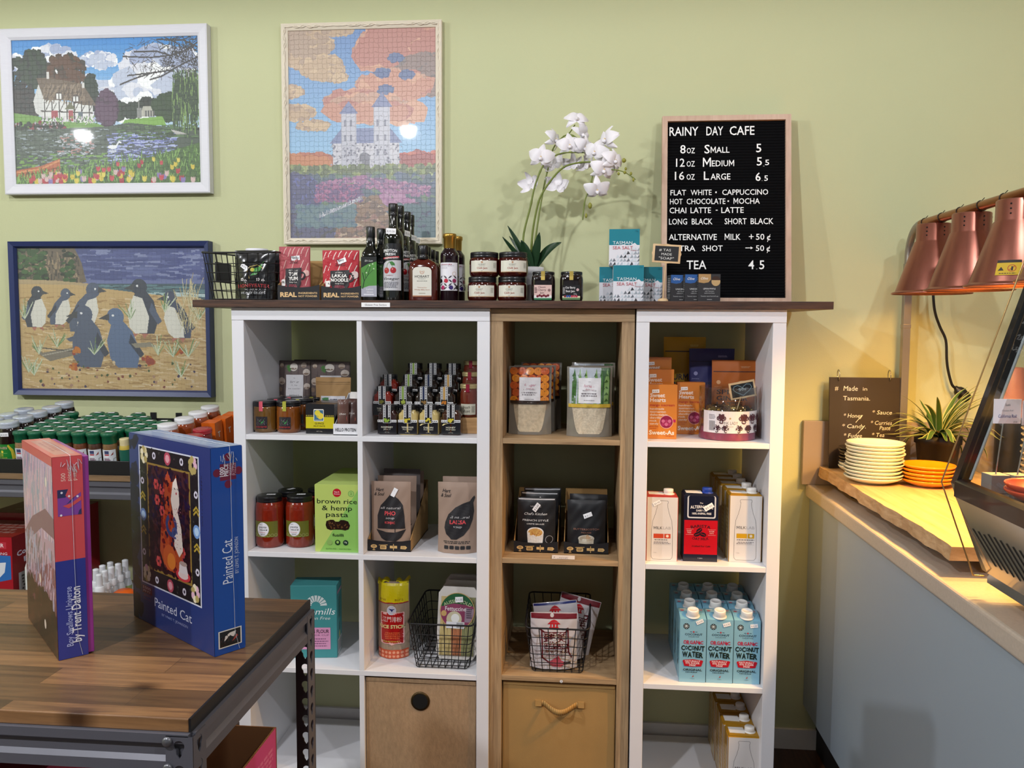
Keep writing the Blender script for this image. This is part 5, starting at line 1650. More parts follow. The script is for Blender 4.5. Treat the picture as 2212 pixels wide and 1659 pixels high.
lk = pouch('soup_pouch', 'front brown laksa soup pouch with a black leaf printed on it', (x, Y+.026, Z2), w_, h, .05, kp, p_hs(w_, h, 'laksa'), 'laksa soup pouches standing on the shelf', seed=8)
dup(lk, (x+.001, Y+.095, Z2), 'second brown laksa soup pouch, behind the leaf printed front one', .03, sc=(.97, 1, 1.02))

# ================================================================ flour box, rice stick, fettuccine basket
x, Y, w_, h = fit(631, 727, 1421, Z3, 1265)
p = PR(w_, h)
for k in range(9):
    a = math.radians(10+20*k)
    p.poly([(.55+.1*math.cos(a-.13), .72+.06*math.sin(a-.13)), (.55+.24*math.cos(a-.13), .72+.145*math.sin(a-.13)), (.55+.24*math.cos(a+.13), .72+.145*math.sin(a+.13)), (.55+.1*math.cos(a+.13), .72+.06*math.sin(a+.13))], 'd8e0e0')
p.txt('Freemills', .52, .6, .09, 'e8f0f0', w=.86, sh=.3).txt('Gluten Free', .55, .53, .045, 'd8e4e4', w=.6, sh=.3).rect(.15, .12, .86, .42, 'd898bc').txt('BAKING FLOUR', .83, .345, .05, '2a1c28', w=.62, al='r', b=.02).txt('CUP FOR CUP', .83, .305, .022, '6a3c5c', w=.55, al='r').lines(.5, .82, .15, .28, 4, '8a5a7c', .22).rect(.46, .16, .468, .29, '8a5a7c')
ps = PR(.085, h)
ps.rect(.1, .86, .9, .9, 'b88aa8').rect(.2, .02, .9, .22, 'd8d8dc').bars(.25, .85, .04, .2).ell(.5, .27, .13, 'a8b870').ring(.5, .38, .13, .04, '1c4a4c').lines(.3, .7, .5, .8, 6, '2a6a6c')
boxthing('flour_box', 'teal box of gluten free baking flour with a pink panel', (x, Y, Z3), w_, .085, h, M('teal_carton', '3f8c8e', .5, var=.02), [(p, 'F'), (ps, 'R')], rz=.12)
# rice stick
x, Y, w_, h = fit(813, 880, 1423, Z3, 1262)
ricef = M('rice_noodle_pack', 'a08c78', .3, coat=.4, var=.3, scale=20, stretch=(12, 12, 1))
p = PR(w_, h)
p.rect(.0, 0, 1, .12, 'c85430')
for j in range(2):
    for k in range(8):
        p.ell(.07+.125*k, .035+.05*j, .045, 'e8a080', n=12)
p.rect(0, .74, 1, 1, 'd8c80c').rect(0, .735, 1, .748, 'a8202c').txt('富泉米粉', .2, .77, .025, '8a5a10', w=.22).txt('開谷產品', .72, .77, .025, '8a5a10', w=.25)
p.rrect(.12, .2, .88, .62, .03, 'e8b8b8').rrect(.15, .21, .85, .61, .02, 'a81014').poly([(.4, .2), (.5, .22), (.6, .2), (.5, .18)], 'e8b8b8')
p.ell(.49, .645, .15, 'd8dce8').ell(.49, .645, .135, 'c0c8dc').poly([(.38, .67), (.48, .64), (.5, .62), (.53, .645), (.62, .675), (.52, .66)], '1c2c6c').txt('江門排粉', .5, .5, .055, 'e8dcd8', w=.62).txt('RICE STICK', .5, .41, .045, 'e0dc9c', w=.84, b=.03).lines(.25, .78, .26, .36, 4, 'd86a3c').lines(.2, .8, .215, .25, 1, 'b8903c')
rs = pouch('rice_noodle_pack', 'rice stick noodle pack with a yellow top and red Chinese label', (x, Y+.033, Z3), w_, h, .065, ricef, p, cat='packet', seed=3, waist=.0, bulge=.12, gloss=GLOSS)
yel = M('yellow_film', 'd4c410', .3, coat=.3, var=.1)
mb = MB()
for s_ in (-1, 1):
    mb.grid(lambda a, b_: V((s_*(w_*.1+w_*.4*a), -.012+.03*b_+.004*math.sin(9*a), h*.985+.016*math.sin(PI*b_)*(.4+.6*a)+.006*math.sin(7*a+s_))), 8, 6, yel)
mb.build('tied_top', rs)
# wire basket with fettuccine
def basket_px(label, fu0, fu1, fv, bu0, bu1, bv, ru, rv, z, nx, ny, nz, dep):
    a = onz((bu0+bu1)/2, bv, z)
    bx0, bx1 = at(bu0, bv, a.y).x, at(bu1, bv, a.y).x
    yf = a.y-.02
    fx0, fx1 = at(fu0, fv, yf).x, at(fu1, fv, yf).x
    rimz = at((fu0+fu1)/2, fv, yf).z-z
    return bx0, bx1, fx0, fx1, yf, a.y, rimz
bx0, bx1, fx0, fx1, yf, yb, rimz = basket_px('', 879, 1023, 1350, 897, 1011, 1446, 0, 0, Z3, 0, 0, 0, 0)
fx1 = min(fx1, XA2-.004)
D1_ = .30
cx = (fx0+fx1)/2
bh = at(915, 1274, yf+D1_).z-Z3
k2 = wire_basket('wire_basket', 'black wire basket of fettuccine trays in the white unit', (cx, yf+D1_/2, Z3), bx1-bx0, D1_-.05, fx1-fx0, D1_, bh, 8, 9, 5, dip=bh-rimz)
def fett(label, x, y, rx, sc=1):
    t = thing('fettuccine_tray', label, 'food tray', (x, y, Z3+.008), -.05, 'fettuccine trays in the wire basket', rx)
    W_, H_ = .125*sc, .215*sc
    wt = M('white_foam_tray', 'cfcac4', .5)
    MB().prism([(-W_/2+.012, 0), (W_/2-.012, 0), (W_/2, .02), (W_/2, H_-.02), (W_/2-.015, H_), (-W_/2+.015, H_), (-W_/2, H_-.02), (-W_/2, .02)], .004, .028, wt).build('tray', t, .004)
    nd = MB()
    for i in range(26):
        xx = -W_/2+.012+(W_-.024)*i/25
        c = ['c4b078', 'b0704c', '8a8a60'][0 if i < 9 else 1 if i < 17 else 2]
        m_ = M('noodle_'+c, c, .5, var=.15)
        nd.tube([(xx+.002*math.sin(i), .002, .012), (xx, -.004, H_*.3), (xx+.002*math.cos(i*2), -.003, H_*.62), (xx, .003, H_*.86)], .0026, m_, 6)
    nd.build('noodles', t)
    q = PR(.108*sc, .108*sc)
    q.ell(.5, .5, .5, 'c8a468', n=32).ell(.5, .5, .48, '8a3a5c', n=32)
    q.poly([(.5+.48*math.cos(math.radians(a)), .5+.48*math.sin(math.radians(a))) for a in range(15, 170, 8)]+[(.1, .62), (.4, .7), (.9, .66)], '1e5a34')
    q.poly([(.5+.47*math.cos(math.radians(a)), .5+.47*math.sin(math.radians(a))) for a in range(-40, 15, 8)]+[(.72, .6), (.72, .2)], '9a8494')
    q.txt('AUSSIE GOLD', .5, .72, .095, 'd0d8a8', w=.78, arc=1.1).txt('Fettuccine', .45, .5, .12, 'e8e4e4', w=.6, b=.01).ell(.42, .27, .22, 'c8c0a0', n=20).ell(.45, .3, .12, 'e8e8e4').ell(.12, .42, .08, 'c8a468').rect(.2, .02, .72, .2, 'd8d8dc').bars(.5, .7, .04, .18).lines(.76, .94, .3, .58, 5, '4a3a48')
    q.make('label', t, flat((-.054*sc, -.007, H_*.42)), GLOSS, base=.0006)
    sticker(t, flat((0, -.009, 0)), .005, H_*.83, .1, .024, .016)
    return t
fxc = at(985, 1350, yf+.06).x
fett('front fettuccine tray with a round green and purple label', min(fxc, XA2-.075), yf+.075, -.22)
fett('second fettuccine tray, just behind the front one', min(fxc+.012, XA2-.072), yf+.14, -.2)
fett('rearmost fettuccine tray, its pale foam top showing at the back', min(fxc+.012, XA2-.072), yf+.2, -.16)

# ================================================================ fabric boxes
def fabric_box(label, x0, x1, yf, top, mat, cat='storage box'):
    t = thing('fabric_box', label, cat, ((x0+x1)/2, yf, Z4+.0005))
    w_ = x1-x0
    h = top-Z4
    mb = MB()
    mb.grid(lambda a, b_: V(((a-.5)*w_, -.004*math.sin(PI*a)*math.sin(PI*b_)+.0015*math.sin(9*a+4*b_), b_*h)), 24, 24, mat)
    mb.box(-w_/2, w_/2, .003, .006, 0, h, mat)
    for s_ in (-1, 1):
        mb.box(s_*w_/2-.002, s_*w_/2+.002, 0, .36, 0, h, mat)
    mb.box(-w_/2, w_/2, .357, .36, 0, h, mat).box(-w_/2, w_/2, 0, .36, 0, .004, mat)
    mb.build('box', t)
    MB().box(-w_/2-.001, w_/2+.001, -.003, .0025, h-.012, h, mat).build('hem', t, .001)
    return t, w_, h
hess = M('hessian', 'a58766', .85, var=.28, scale=140, bump=.5, bscale=420, stretch=(1, 1, .35))
t, w_, h = fabric_box('woven hessian storage box with a round metal eyelet', XA1+.004, XA2-.004, .012, Z3-Mi-.008, hess)
g = at(908, 1515, .01)
MB().lathe([(.0215, 0), (.0275, 0), (.0285, -.003), (.0265, -.0055), (.0225, -.005), (.0205, -.002)], M('bronze_eyelet', '4a3c24', .35, metal=.8, var=.1), 32, cap=(0, 0), tf=Matrix.Translation((g.x-t.location.x, -.0045, g.z-Z4)) @ Matrix.Rotation(-PI/2, 4, 'X') @ Matrix.Scale(-1, 4, (0, 0, 1))).build('eyelet', t)
MB().lathe([(.0225, 0), (.0225, .0008)], M('eyelet_hole', '060606', .9, var=0), 32, tf=Matrix.Translation((g.x-t.location.x, -.0045, g.z-Z4)) @ Matrix.Rotation(PI/2, 4, 'X')).build('eyelet_opening', t)
tan = M('tan_fabric', 'a8844e', .8, var=.07, scale=12, bump=.15, bscale=500)
XB0, XB1 = XB+T, XB+T+C_
t, w_, h = fabric_box('tan fabric storage box with a loop handle, in the oak unit', XB0+.004, XB1-.004, .016+YB, Z3-Mi-.008, tan)
a, b_ = at(1156, 1521, YB), at(1262, 1528, YB)
hx0, hx1, hz = a.x-t.location.x, b_.x-t.location.x, (a.z+b_.z)/2-Z4
sw_ = .0085
mb = MB()
def strap(s):
    q = s
    xx = hx0+(hx1-hx0)*q
    bow = max(0, math.sin(PI*min(1, max(0, (q-.18)/.64))))
    return V((xx, -.006-.044*bow, hz-.004*bow-.003*q))
for i in range(24):
    p0, p1 = strap(i/24), strap((i+1)/24)
    mb.add([p0+V((0, 0, -sw_)), p1+V((0, 0, -sw_)), p1+V((0, 0, sw_)), p0+V((0, 0, sw_))], [(0, 1, 2, 3)], M('tan_webbing', 'b08a50', .7, var=.1, scale=60), True)
for xe in (hx0, hx1-.018):
    mb.box(xe, xe+.018, -.0075, -.0055, hz-.0095, hz+.0095, MC['tan_webbing'])
o = mb.build('handle', t)
sm = o.modifiers.new('thickness', 'SOLIDIFY')
sm.thickness = .002
# sticker on shelf edge and paper note
q = at(1212.5, 1472, YB)
p = PR(.009, .009)
p.ell(.5, .5, .5, 'dcdcdc', n=20).txt('2', .5, .25, .5, '6a6a70', w=.3)
tag(p.put(MB(), flat((-.0045, 0, -.0045))).build('round_sticker', loc=(q.x, YB+.0006, q.z)), 'tiny round white number sticker on the oak shelf edge', 'sticker')
a, b_ = onz(1193, 1198, Z2), onz(1242, 1201, Z2)
p = PR(.066, .03)
p.rect(0, 0, 1, 1, 'd4ccc8').txt('3', .1, .3, .3, '4a4650').txt('soup', .5, .35, .3, '5a5460', w=.4, sh=.3).lines(.2, .8, .1, .25, 1, '6a6470')
tag(p.put(MB(), flat((-.033, 0, 0), (1, 0, 0), (0, .9, .12))).build('paper_note', loc=((a.x+b_.x)/2, YB+.003, Z2+.0004), bevel=0), 'small handwritten paper note lying at the front of the oak shelf', 'note')

# ================================================================ oak unit
clear_film = GLASS
grain = M('dried_rice_mix', 'c2b49c', .7, var=.5, scale=170, bump=.8, bscale=160)
flakes = M('dried_vegetable_flakes', 'c4b498', .7, var=.45, scale=90, bump=.8, bscale=90)
clear_pouch = M('clear_pouch_film', '7c766c', .15, coat=.6, var=.1, scale=20)
def art_pump(p):
    p.rect(.05, .46, .95, .985, '7a2a0c')
    r2 = random.Random(3)
    for i in range(5):
        for j in range(5):
            x, y = .12+.19*i+.05*(j % 2), .51+.105*j
            c = r2.choice(['d8781c', 'e08a24', 'c8641c', 'd88430', 'c85a28'])
            rx = .1
            p.ell(min(.85, x), y, rx, c, .055, 14)
            for k in (-.5, 0, .5):
                p.line([(min(.85, x)+k*rx*.6, y-.04), (min(.85, x)+k*rx*.9, y), (min(.85, x)+k*rx*.6, y+.04)], .006, 'a8501c')
            p.ell(min(.85, x), y+.02, .012, '5a4a20', n=6)
def art_asp(p):
    p.rect(.05, .43, .95, .985, 'a8b0b8').rect(.75, .43, .95, .985, '3c5c38')
    for x, w_, c in ((.14, .09, '3f6a30'), (.26, .07, '6a9448'), (.4, .06, '8aac5c'), (.62, .07, '6a9448'), (.74, .05, '4a7a3a'), (.86, .1, '7a9c5c')):
        p.poly([(x-w_/2, .43), (x+w_/2, .43), (x+w_/2+.03, .8), (x+.03, .975), (x-w_/2+.02, .8)], c)
        for k in range(5):
            y = .5+.09*k
            p.poly([(x-w_/2+.01, y), (x+w_/2+.01, y+.01), (x+.01, y+.05)], '3c5c2c')
Yp = {}
for (u0, u1, vt, vb, art, strip, nm, fill, lean) in ((1097, 1190, 792, 939, art_pump, (.46, .5, '2c1c14'), 'pumpkin', flakes, .0), (1223, 1322, 793, 944, art_asp, (.42, .47, 'c8a83c'), 'asparagus', grain, 0)):
    x, Y, w_, h = fit(u0, u1, vb, Z1, vt)
    f_ = pouch('risotto_pouch', 'front %s risotto pouch with a white card label and a clear window of dry mix' % nm, (x, Y+.028, Z1), w_, h, .05, clear_pouch, p_forager(w_, h, art, 'b03058', strip, (.25, .48, .75, .84)), nm+' risotto pouches in the oak unit', seed=len(nm), window=(-.78, .78, .04, .44, fill), gloss=GLOSS)
    dup(f_, (x+.01, Y+.09, Z1), 'second %s risotto pouch, just behind the front one' % nm, .04)
    dup(f_, (x+.026 if nm == 'pumpkin' else x+.012, Y+.16, Z1), 'rearmost %s risotto pouch in its row' % nm, -.04, sc=(1, 1, 1.03))
# dessert mix trays
dm = M('black_mix_pouch', '1a1a1d', .42, var=.08)
def p_brulee(w, h):
    p = PR(w, h)
    p.rect(.03, .965, .97, .985, 'c8c8cc').txt('VANELLE', .48, .83, .03, 'b8b8bc', w=.28).txt("Chef's Kitchen", .47, .68, .05, 'dcdcdc', w=.6, sh=.4).txt('FRENCH STYLE', .48, .565, .035, 'dcdcdc', w=.68, b=.005).txt('CREME BRULEE', .48, .5, .028, 'dcdcdc', w=.46)
    p.poly([(.26, .36), (.3, .02), (.65, .02), (.7, .36)], 'd8d4d0').ell(.48, .36, .22, 'e4e0dc', .095, 24).ell(.48, .355, .19, 'c89a50', .078, 24)
    for k in range(12):
        p.ell(.34+.28*rnd.random(), .31+.09*rnd.random(), .016, rnd.choice(['b87838', 'd8b468', 'a86030']), n=7)
    return p.ring(.84, .22, .1, .012, '9a9aa0')
def p_butter(w, h):
    p = PR(w, h)
    p.txt('BUTTERSCOTCH', .5, .43, .035, '9a6a58', w=.66).txt('MOUSSE', .5, .37, .028, '9a6a58', w=.26)
    p.poly([(.3, .26), (.33, .02), (.67, .02), (.7, .26)], 'b8ac98').ell(.5, .27, .21, 'c8c0b0', .07, 24).ell(.5, .265, .18, 'b0a08a', .055, 20)
    for x, y in ((.52, .32), (.56, .29), (.5, .29)):
        p.poly([(x-.04, y-.02), (x, y+.03), (x+.05, y+.01), (x+.02, y-.03)], 'b08c68')
    return p
for (u0, u1, vb, vf, pv, fn, nm, k) in ((1110, 1205, 1193.5, 1169, 1076, p_brulee, 'creme brulee', 3), (1218, 1314, 1196.5, 1171, 1081, p_butter, 'butterscotch mousse', 2)):
    x, Y, w_, h = fit(u0, u1, vb, Z2, vf)
    tray('display_tray', 'black and brown card tray of %s pouches in the oak unit' % nm, x-w_/2, x+w_/2, Y, Z2, .2, h, .155, True)
    q = at((u0+u1)/2, pv, Y+.02)
    hh = q.z-Z2-.003
    f_ = pouch('dessert_pouch', 'front black %s pouch in its card tray' % nm, (x, Y+.028, Z2+.003), w_*.88, hh, .045, dm, fn(w_*.88, hh), nm+' pouches', seed=k*3)
    sticker(f_, pouch_map(w_*.88, hh, .045, k*3), .0 if k == 3 else .004, hh*(.83 if k == 3 else .72), .95 if k == 3 else .35)
    for i in range(1, k):
        dup(f_, (x+.006*i, Y+.028+.056*i, Z2+.003), ('second' if i == 1 else 'third')+' black %s pouch, behind the front one' % nm, .05-.1*(i % 2), sc=(1, 1, 1.03+.01*i))
# basket of sweets
bx0, bx1, fx0, fx1, yf, yb, rimz = basket_px('', 1132, 1276, 1360, 1152, 1262, 1456, 0, 0, Z3, 0, 0, 0, 0)
D2_ = .25
bh = at(1195, 1280, yf+D2_).z-Z3
wire_basket('wire_basket', 'black wire basket of sweet bags in the oak unit', ((fx0+fx1)/2, yf+D2_/2, Z3), bx1-bx0, D2_-.06, fx1-fx0, D2_, bh, 7, 7, 5, dip=bh-rimz)
swm = M('white_sweet_bag', 'c4bfc2', .3, coat=.4, var=.04)
def p_sweet(w, h, top, full=True):
    p = PR(w, h)
    p.rect(.0, .88, 1, 1, top).ell(.46, .94, .04, 'b8b4b8')
    p.poly([(.36, .79), (.64, .79), (.6, .82), (.4, .82)], 'b81c24').poly([(.4, .825), (.6, .825), (.55, .855), (.5, .87), (.45, .855)], 'b81c24').rect(.42, .74, .45, .79, 'b81c24').rect(.55, .74, .58, .79, 'b81c24').rect(.48, .74, .52, .79, 'b81c24').rect(.4, .72, .6, .74, 'b81c24')
    if full:
        mr = '5a141c'
        p.line([(.2, .7), (.3, .64), (.75, .64), (.8, .72)], .03, mr).line([(.24, .66), (.26, .2), (.4, .12)], .03, mr).line([(.8, .72), (.82, .3), (.88, .2)], .03, mr).line([(.68, .7), (.8, .71)], .03, mr)
        p.txt('臻芙', .53, .485, .125, 'e0dcdc', w=.5, b=.06).txt('臻芙', .53, .485, .125, mr, w=.5, b=.015).rect(.3, .36, .8, .45, mr).txt('日式牛奶糖', .55, .38, .055, 'e0dcdc', w=.46, b=.01).txt('キャラメル', .56, .285, .06, mr, w=.5, b=.02).lines(.32, .76, .22, .26, 2, '8a5a60')
        p.poly([(.38, .12), (.52, .2), (.6, .24), (.66, .16), (.76, .12), (.66, .05), (.48, .05)], 'b85060').lines(.7, .9, .08, .14, 1, '2a2024', .4)
    return p
sx = (fx0+fx1)/2
x, _, w_, h = fitY(1140, 1248, 1330, yf+.04, Z3)
f_ = pouch('sweet_bag', 'front white bag of milk sweets with a maroon top band in the oak unit basket', (sx-.012, yf+.062, Z3+.006), .14, h-.004, .045, swm, p_sweet(.14, h, '6a1420'), 'sweet bags in the oak unit basket', rz=.05, seed=2, gloss=GLOSS)
h2 = at(1215, 1297, yf+.1).z-Z3
b2_ = pouch('sweet_bag', 'second white bag of sweets with a navy blue top band, tilted behind the maroon one', (sx+.012, yf+.12, Z3+.006), .135, h2-.016, .045, swm, p_sweet(.135, h2, '16246a', False), 'sweet bags in the oak unit basket', rz=-.06, seed=5, gloss=GLOSS)
b2_.rotation_euler.y = -.14
sticker(b2_, pouch_map(.135, h2-.016, .045, 5), .04, h2*.7, 0)
b3_ = dup(f_, (sx+.03, yf+.18, Z3+.006), 'third sweet bag with a maroon top, near the back of the oak unit basket', -.1, sc=(.9, 1, 1.1))
b3_.rotation_euler.y = .22

# ================================================================ narrow white unit
XC0, XC1 = XC+T, XC+T+C_
orange_c = M('orange_carton', 'c8742c', .45, var=.03)
def p_heart(w, h, c):
    p = PR(w, h)
    p.rect(0, 0, 1, 1, c).txt('Sweet', .06, .77, .075, 'e8dcd4', w=.52, al='l', b=.03).txt('Hearts', .06, .685, .075, 'e8dcd4', w=.55, al='l', b=.03).txt('mango icecream', .06, .605, .045, 'a82028', w=.86, al='l', b=.02)
    for k, t in enumerate(('handmade', 'tasmanian', 'delectable', 'devilish', 'rock', 'candy')):
        p.txt(t, .06, .54-.055*k, .035, 'e8d8cc', w=.062*len(t), al='l', b=.02)
    p.txt('gluten free', .05, .22, .022, 'a82028', w=.32, al='l').txt('nut free', .05, .185, .022, 'a82028', w=.24, al='l').txt('Sweet-As', .04, .08, .08, 'ece4dc', w=.88, al='l', b=.03).txt('100 grams', .92, .045, .02, 'a82028', w=.3, al='r')
    p.rect(.84, .31, .96, .36, 'b8205c').ell(.64, .315, .24, 'e0a8a0').ell(.64, .315, .22, '8a1c44')
    for k in range(6):
        p.ell(.53+.11*(k % 3), .27+.06*(k//3), .06, 'c86a90' if k % 2 else 'a83464')
    return p
x, Y, w_, h = fit(1399, 1461, 948, Z1, 831)
x = max(x, XC0+w_/2+.002)
sh0 = boxthing('sweet_box', 'front orange box of mango sweets against the left side of the narrow white unit', (x, Y, Z1), w_, .035, h, orange_c, [(p_heart(w_, h, 'd08030'), 'F')], 'orange boxes of mango sweets')
sticker(sh0, flat((-w_/2, 0, 0)), w_*.25, h*.88, .05, .02, .01, '$ 6.30')
x1, Y1, w1, h1 = fit(1461, 1521, 938, Z1, 828)
dup(sh0, (x1, Y1, Z1), 'orange box of mango sweets standing second from the left, behind the clear tub', 0)
for i, (vt, Yq) in enumerate(((798, Y+.075), (772, Y+.15))):
    zt = at(1426, vt, Yq).z
    zb = zt-h
    q = x-.002
    bb = boxthing('carton_block', 'plain orange carton lying under the %s raised sweet box' % ('nearer' if i == 0 else 'farther'), (q, Yq-.008, Z1), w_, .06, zb-Z1-.0005, orange_c, (), None, 'box')
    dd = dup(sh0, (q, Yq, zb), ['raised orange sweet box behind the front one', 'highest orange sweet box, at the back of the row'][i], 0)
def p_latte(w, h, nm, ink_c, pale):
    p = PR(w, h)
    p.rect(.03, .84, .97, .85, ink_c).ell(.14, .7, .045, pale).txt('Jomeis', .13, .63, .018, pale, w=.16)
    for k, t in enumerate(nm):
        p.txt(t, .1, .54-.085*k, .062, ink_c, w=min(.86, .115*len(t)), al='l', b=.02)
    return p.lines(.62, .85, .895, .92, 2, pale).lines(.1, .5, .3, .33, 1, ink_c)
for (u0, u1, vt, Yq, c, nm, ic, pl, lb) in ((1434, 1525, 728, .31, 'b08a14', ('TURMERIC', 'LATTE'), '2a2838', 'd8c068', 'mustard yellow turmeric latte pouch, furthest back'), (1489, 1587, 753, .258, '26265c', ('LAVENDER', 'LATTE'), '14143c', '8a8ab4', 'dark blue lavender latte pouch, in the middle'), (1538, 1636, 778, .215, 'b4601c', ('SPICY', 'GINGER', 'LATTE'), '2c2030', 'dca878', 'burnt orange spicy ginger latte pouch behind the clear tub')):
    x, _, w_, h = fitY(u0, u1, vt, Yq, Z1)
    t = pouch('latte_pouch', lb, (x, Yq, Z1), w_, h, .045, M('latte_film_'+c, c, .5, var=.04), p_latte(w_, h, nm, ic, pl), 'latte powder pouches', seed=len(lb))
    if nm[0] == 'SPICY':
        sticker(t, pouch_map(w_, h, .045, len(lb)), .012, h*.56, .4, .028, .014, '$ 16.50')
# clear tub with wrapped sweets
x, Y, w_, h = fit(1514, 1644, 952, Z1, 838)
r = w_/2*.97
x = min(x, XC1-r-.002)
Y = max(Y, 0)+r-.014
tub = thing('sweet_tub', 'round clear tub of wrapped sweets with a white scrollwork band', 'tub', (x, Y, Z1))
MB().lathe([(r*.97, 0), (r, .003), (r, h), (r-.0015, h), (r-.0015, .003), (r*.5, .002)], GLASS, 48, cap=(0, 0)).build('tub_wall', tub)
MB().lathe([(r*.985, .001), (r*.985, .02), (r*.97, .035)], M('pink_sweets_base', '8a2c4c', .4, coat=.4, var=.6, scale=60), 40).build('tub_base', tub)
p = PR(r*2.7, .062)
p.rect(0, 0, 1, 1, 'dcd6d6')
p.rect(.08, .02, .2, .92, 'e4e0e4').bars(.1, .185, .1, .55).lines(.09, .19, .62, .85, 4, '6a6a70').txt('PINK LADY', .38, .4, .15, '7c7a78', w=.2).lines(.32, .45, .28, .33, 1, 'a8a098').ell(.38, .68, .012, 'a8946a')
def scroll(cx, cy, s, fl, c):
    for k, (dx, dy, rr) in enumerate(((0, 0, .03), (.05, .12, .022), (.035, -.16, .026), (.075, -.02, .016))):
        p.ring(cx+fl*dx*s, cy+dy*s, rr*s, .01, c, a0=20 if fl > 0 else 200, a1=320 if fl > 0 else 500)
    p.poly([(cx, cy+.2*s), (cx+fl*.05*s, cy+.05*s), (cx+fl*.03*s, cy-.1*s), (cx-fl*.01*s, cy)], c)
for cx, fl in ((.24, 1), (.3, -1), (.52, 1), (.6, -1), (.66, 1), (.75, -1), (.82, 1), (.9, -1)):
    scroll(cx, .68, 1, fl, '4a1422')
    scroll(cx, .22, .8, -fl, '3a1420')
p.make('paper_band', tub, cyl(r+.0006, .022, r*2.7, .25), INK, (.008, 0))
fillm = M('gold_foil', '8a7440', .25, metal=.9, var=.3, scale=40)
rr2 = random.Random(4)
for i in range(34):
    a, q = rr2.random()*6.28, math.sqrt(rr2.random())*(r-.022)
    c = V((q*math.cos(a), q*math.sin(a), .078+.006*rr2.random()))
    tf = Matrix.Translation((x, Y, Z1)) @ Matrix.Translation(c) @ Matrix.Rotation(rr2.random()*6, 4, 'Z') @ Matrix.Rotation(PI/2+.4*(rr2.random()-.5), 4, 'Y')
    mb = MB().lathe([(.007, -.021), (.0025, -.013), (.009, -.009), (.0115, 0), (.009, .009), (.0025, .013), (.007, .021)], fillm if i % 3 else M('dark_foil', '3a2e28', .25, metal=.8, var=.2), 10)
    o = mb.build('wrapped_sweet')
    o.matrix_world = tf
    tag(o, 'gold or brown foil wrapped sweet in the clear tub', 'sweet', 'wrapped sweets in the clear tub')
MB().lathe([(r*.965, .06), (r*.965, .074), (.001, .076)], M('tub_fill', '5a4634', .5, var=.5, scale=50), 32).build('sweets_below', tub)
# heart sign in the tub
Yh = Y-.02
c = at(1604, 842, Yh)
e = at(1592, 890, Yh)
hs_ = thing('chalkboard_sign', 'little scalloped chalkboard sign with a chalk heart, stuck in the clear tub', 'sign', (e.x-.004, Yh, Z1+.07))
o0 = hs_.location
cc = c-o0
MB().tube([(0, 0, 0), (cc.x-.004, 0, cc.z-.02)], .0014, pale_wood, 8).build('stick', hs_)
tfm2 = Matrix.Translation(cc) @ Matrix.Rotation(-.2, 4, 'Y') @ Matrix.Rotation(.1, 4, 'X')
MB().prism(scal(.073, .048), -.001, .004, pale_wood, tfm2).build('frame', hs_)
p = PR(.063, .038)
p.rect(0, 0, 1, 1, '141618')
for s_ in (-1, 1):
    p.line([(.5, .08), (.5+s_*.3, .4), (.5+s_*.42, .62), (.5+s_*.36, .84), (.5+s_*.2, .9), (.5+s_*.05, .76), (.5, .62)], .03, '6a8088')
p.txt('50¢', .5, .46, .22, 'a8b4b8', w=.34).line([(.25, .6), (.75, .58)], .015, '8a989c')
p.make('slate', hs_, lambda xx, yy, l: tfm2 @ V((xx-.0315, -.0011-l, yy-.019)))

# milk cartons
def milk(name, label, loc, w, d, h, edge, pr, group, capm, side=None, rz=0):
    t = thing(name, label, 'carton', loc, rz, group)
    em = M('carton_edge_'+edge, edge, .5, var=.05)
    MB().box(-w/2, w/2, 0, d, 0, h*.945, em).build('carton', t, .0018)
    tp = MB().prism([(-w/2+.002, h*.945), (w/2-.002, h*.945), (w/2-.004, h*.96), (-w/2+.004, h*.97)], .004, d-.004, em)
    tp.box(-w*.42, w*.05, d*.25, d*.75, h*.962, h*.972, cap_white)
    tp.build('top_fold', t)
    cp = MB().lathe([(.0175, 0), (.0175, .002), (.0135, .003), (.0135, .005), (.014, .006), (.014, .0145), (.013, .016), (.001, .0162)], capm, 28, tf=Matrix.Translation((w*.22, d*.5, h*.955)))
    cp.build('cap', t)
    pr.make('front_print', t, flat((-w/2, 0, 0)), GLOSS)
    if side:
        side.make('side_print', t, flat((-w/2, d, 0), (0, -1, 0)), GLOSS)
    return t
def p_milk(w, h, c):
    p = PR(w, h*.945)
    p.rect(.02, 0, .98, 1, 'd8d4d2')
    for sgn in (-1, 1):
        f = lambda q: .5+sgn*q
        p.line([(.5, .945), (f(.16), .945), (f(.18), .93), (f(.175), .905), (f(.16), .9), (f(.17), .84), (f(.22), .74), (f(.3), .63), (f(.33), .5), (f(.34), .1), (f(.33), .06), (f(.28), .03), (.5, .025)], .009, '3a3438')
    p.txt('MILK', .23, .5, .045, '2e2a2e', w=.28, al='l', b=.003).txt('LAB', .53, .5, .045, 'a8a4a4', w=.24, al='l').rect(.23, .36, .55, .43, c).rect(.57, .36, .77, .43, c)
    p.ell(.67, .395, .045, 'e8d8c8')
    return p.lines(.23, .78, .325, .345, 1, '6a6468', .3).lines(.23, .78, .27, .31, 2, '8a8488', .28).rect(.23, .262, .78, .264, '9a9498').txt('1 Litre', .28, .13, .012, '8a8488', w=.1)
x, Y, w_, h = fit(1395, 1463, 1212, Z2, 1066)
x = max(x, XC0+w_/2+.001)
am = milk('milk_carton', 'white almond milk carton with a red edge, leftmost in the narrow white unit', (x, Y, Z2), w_, .07, h, 'b03a34', p_milk(w_, h, 'c84a2c'), 'milk cartons', cap_white)
price(MB(), flat((-w_/2, 0, 0)), w_*.32, h*.86, .5, .022, .011, '$5.50').build('price_sticker', am)
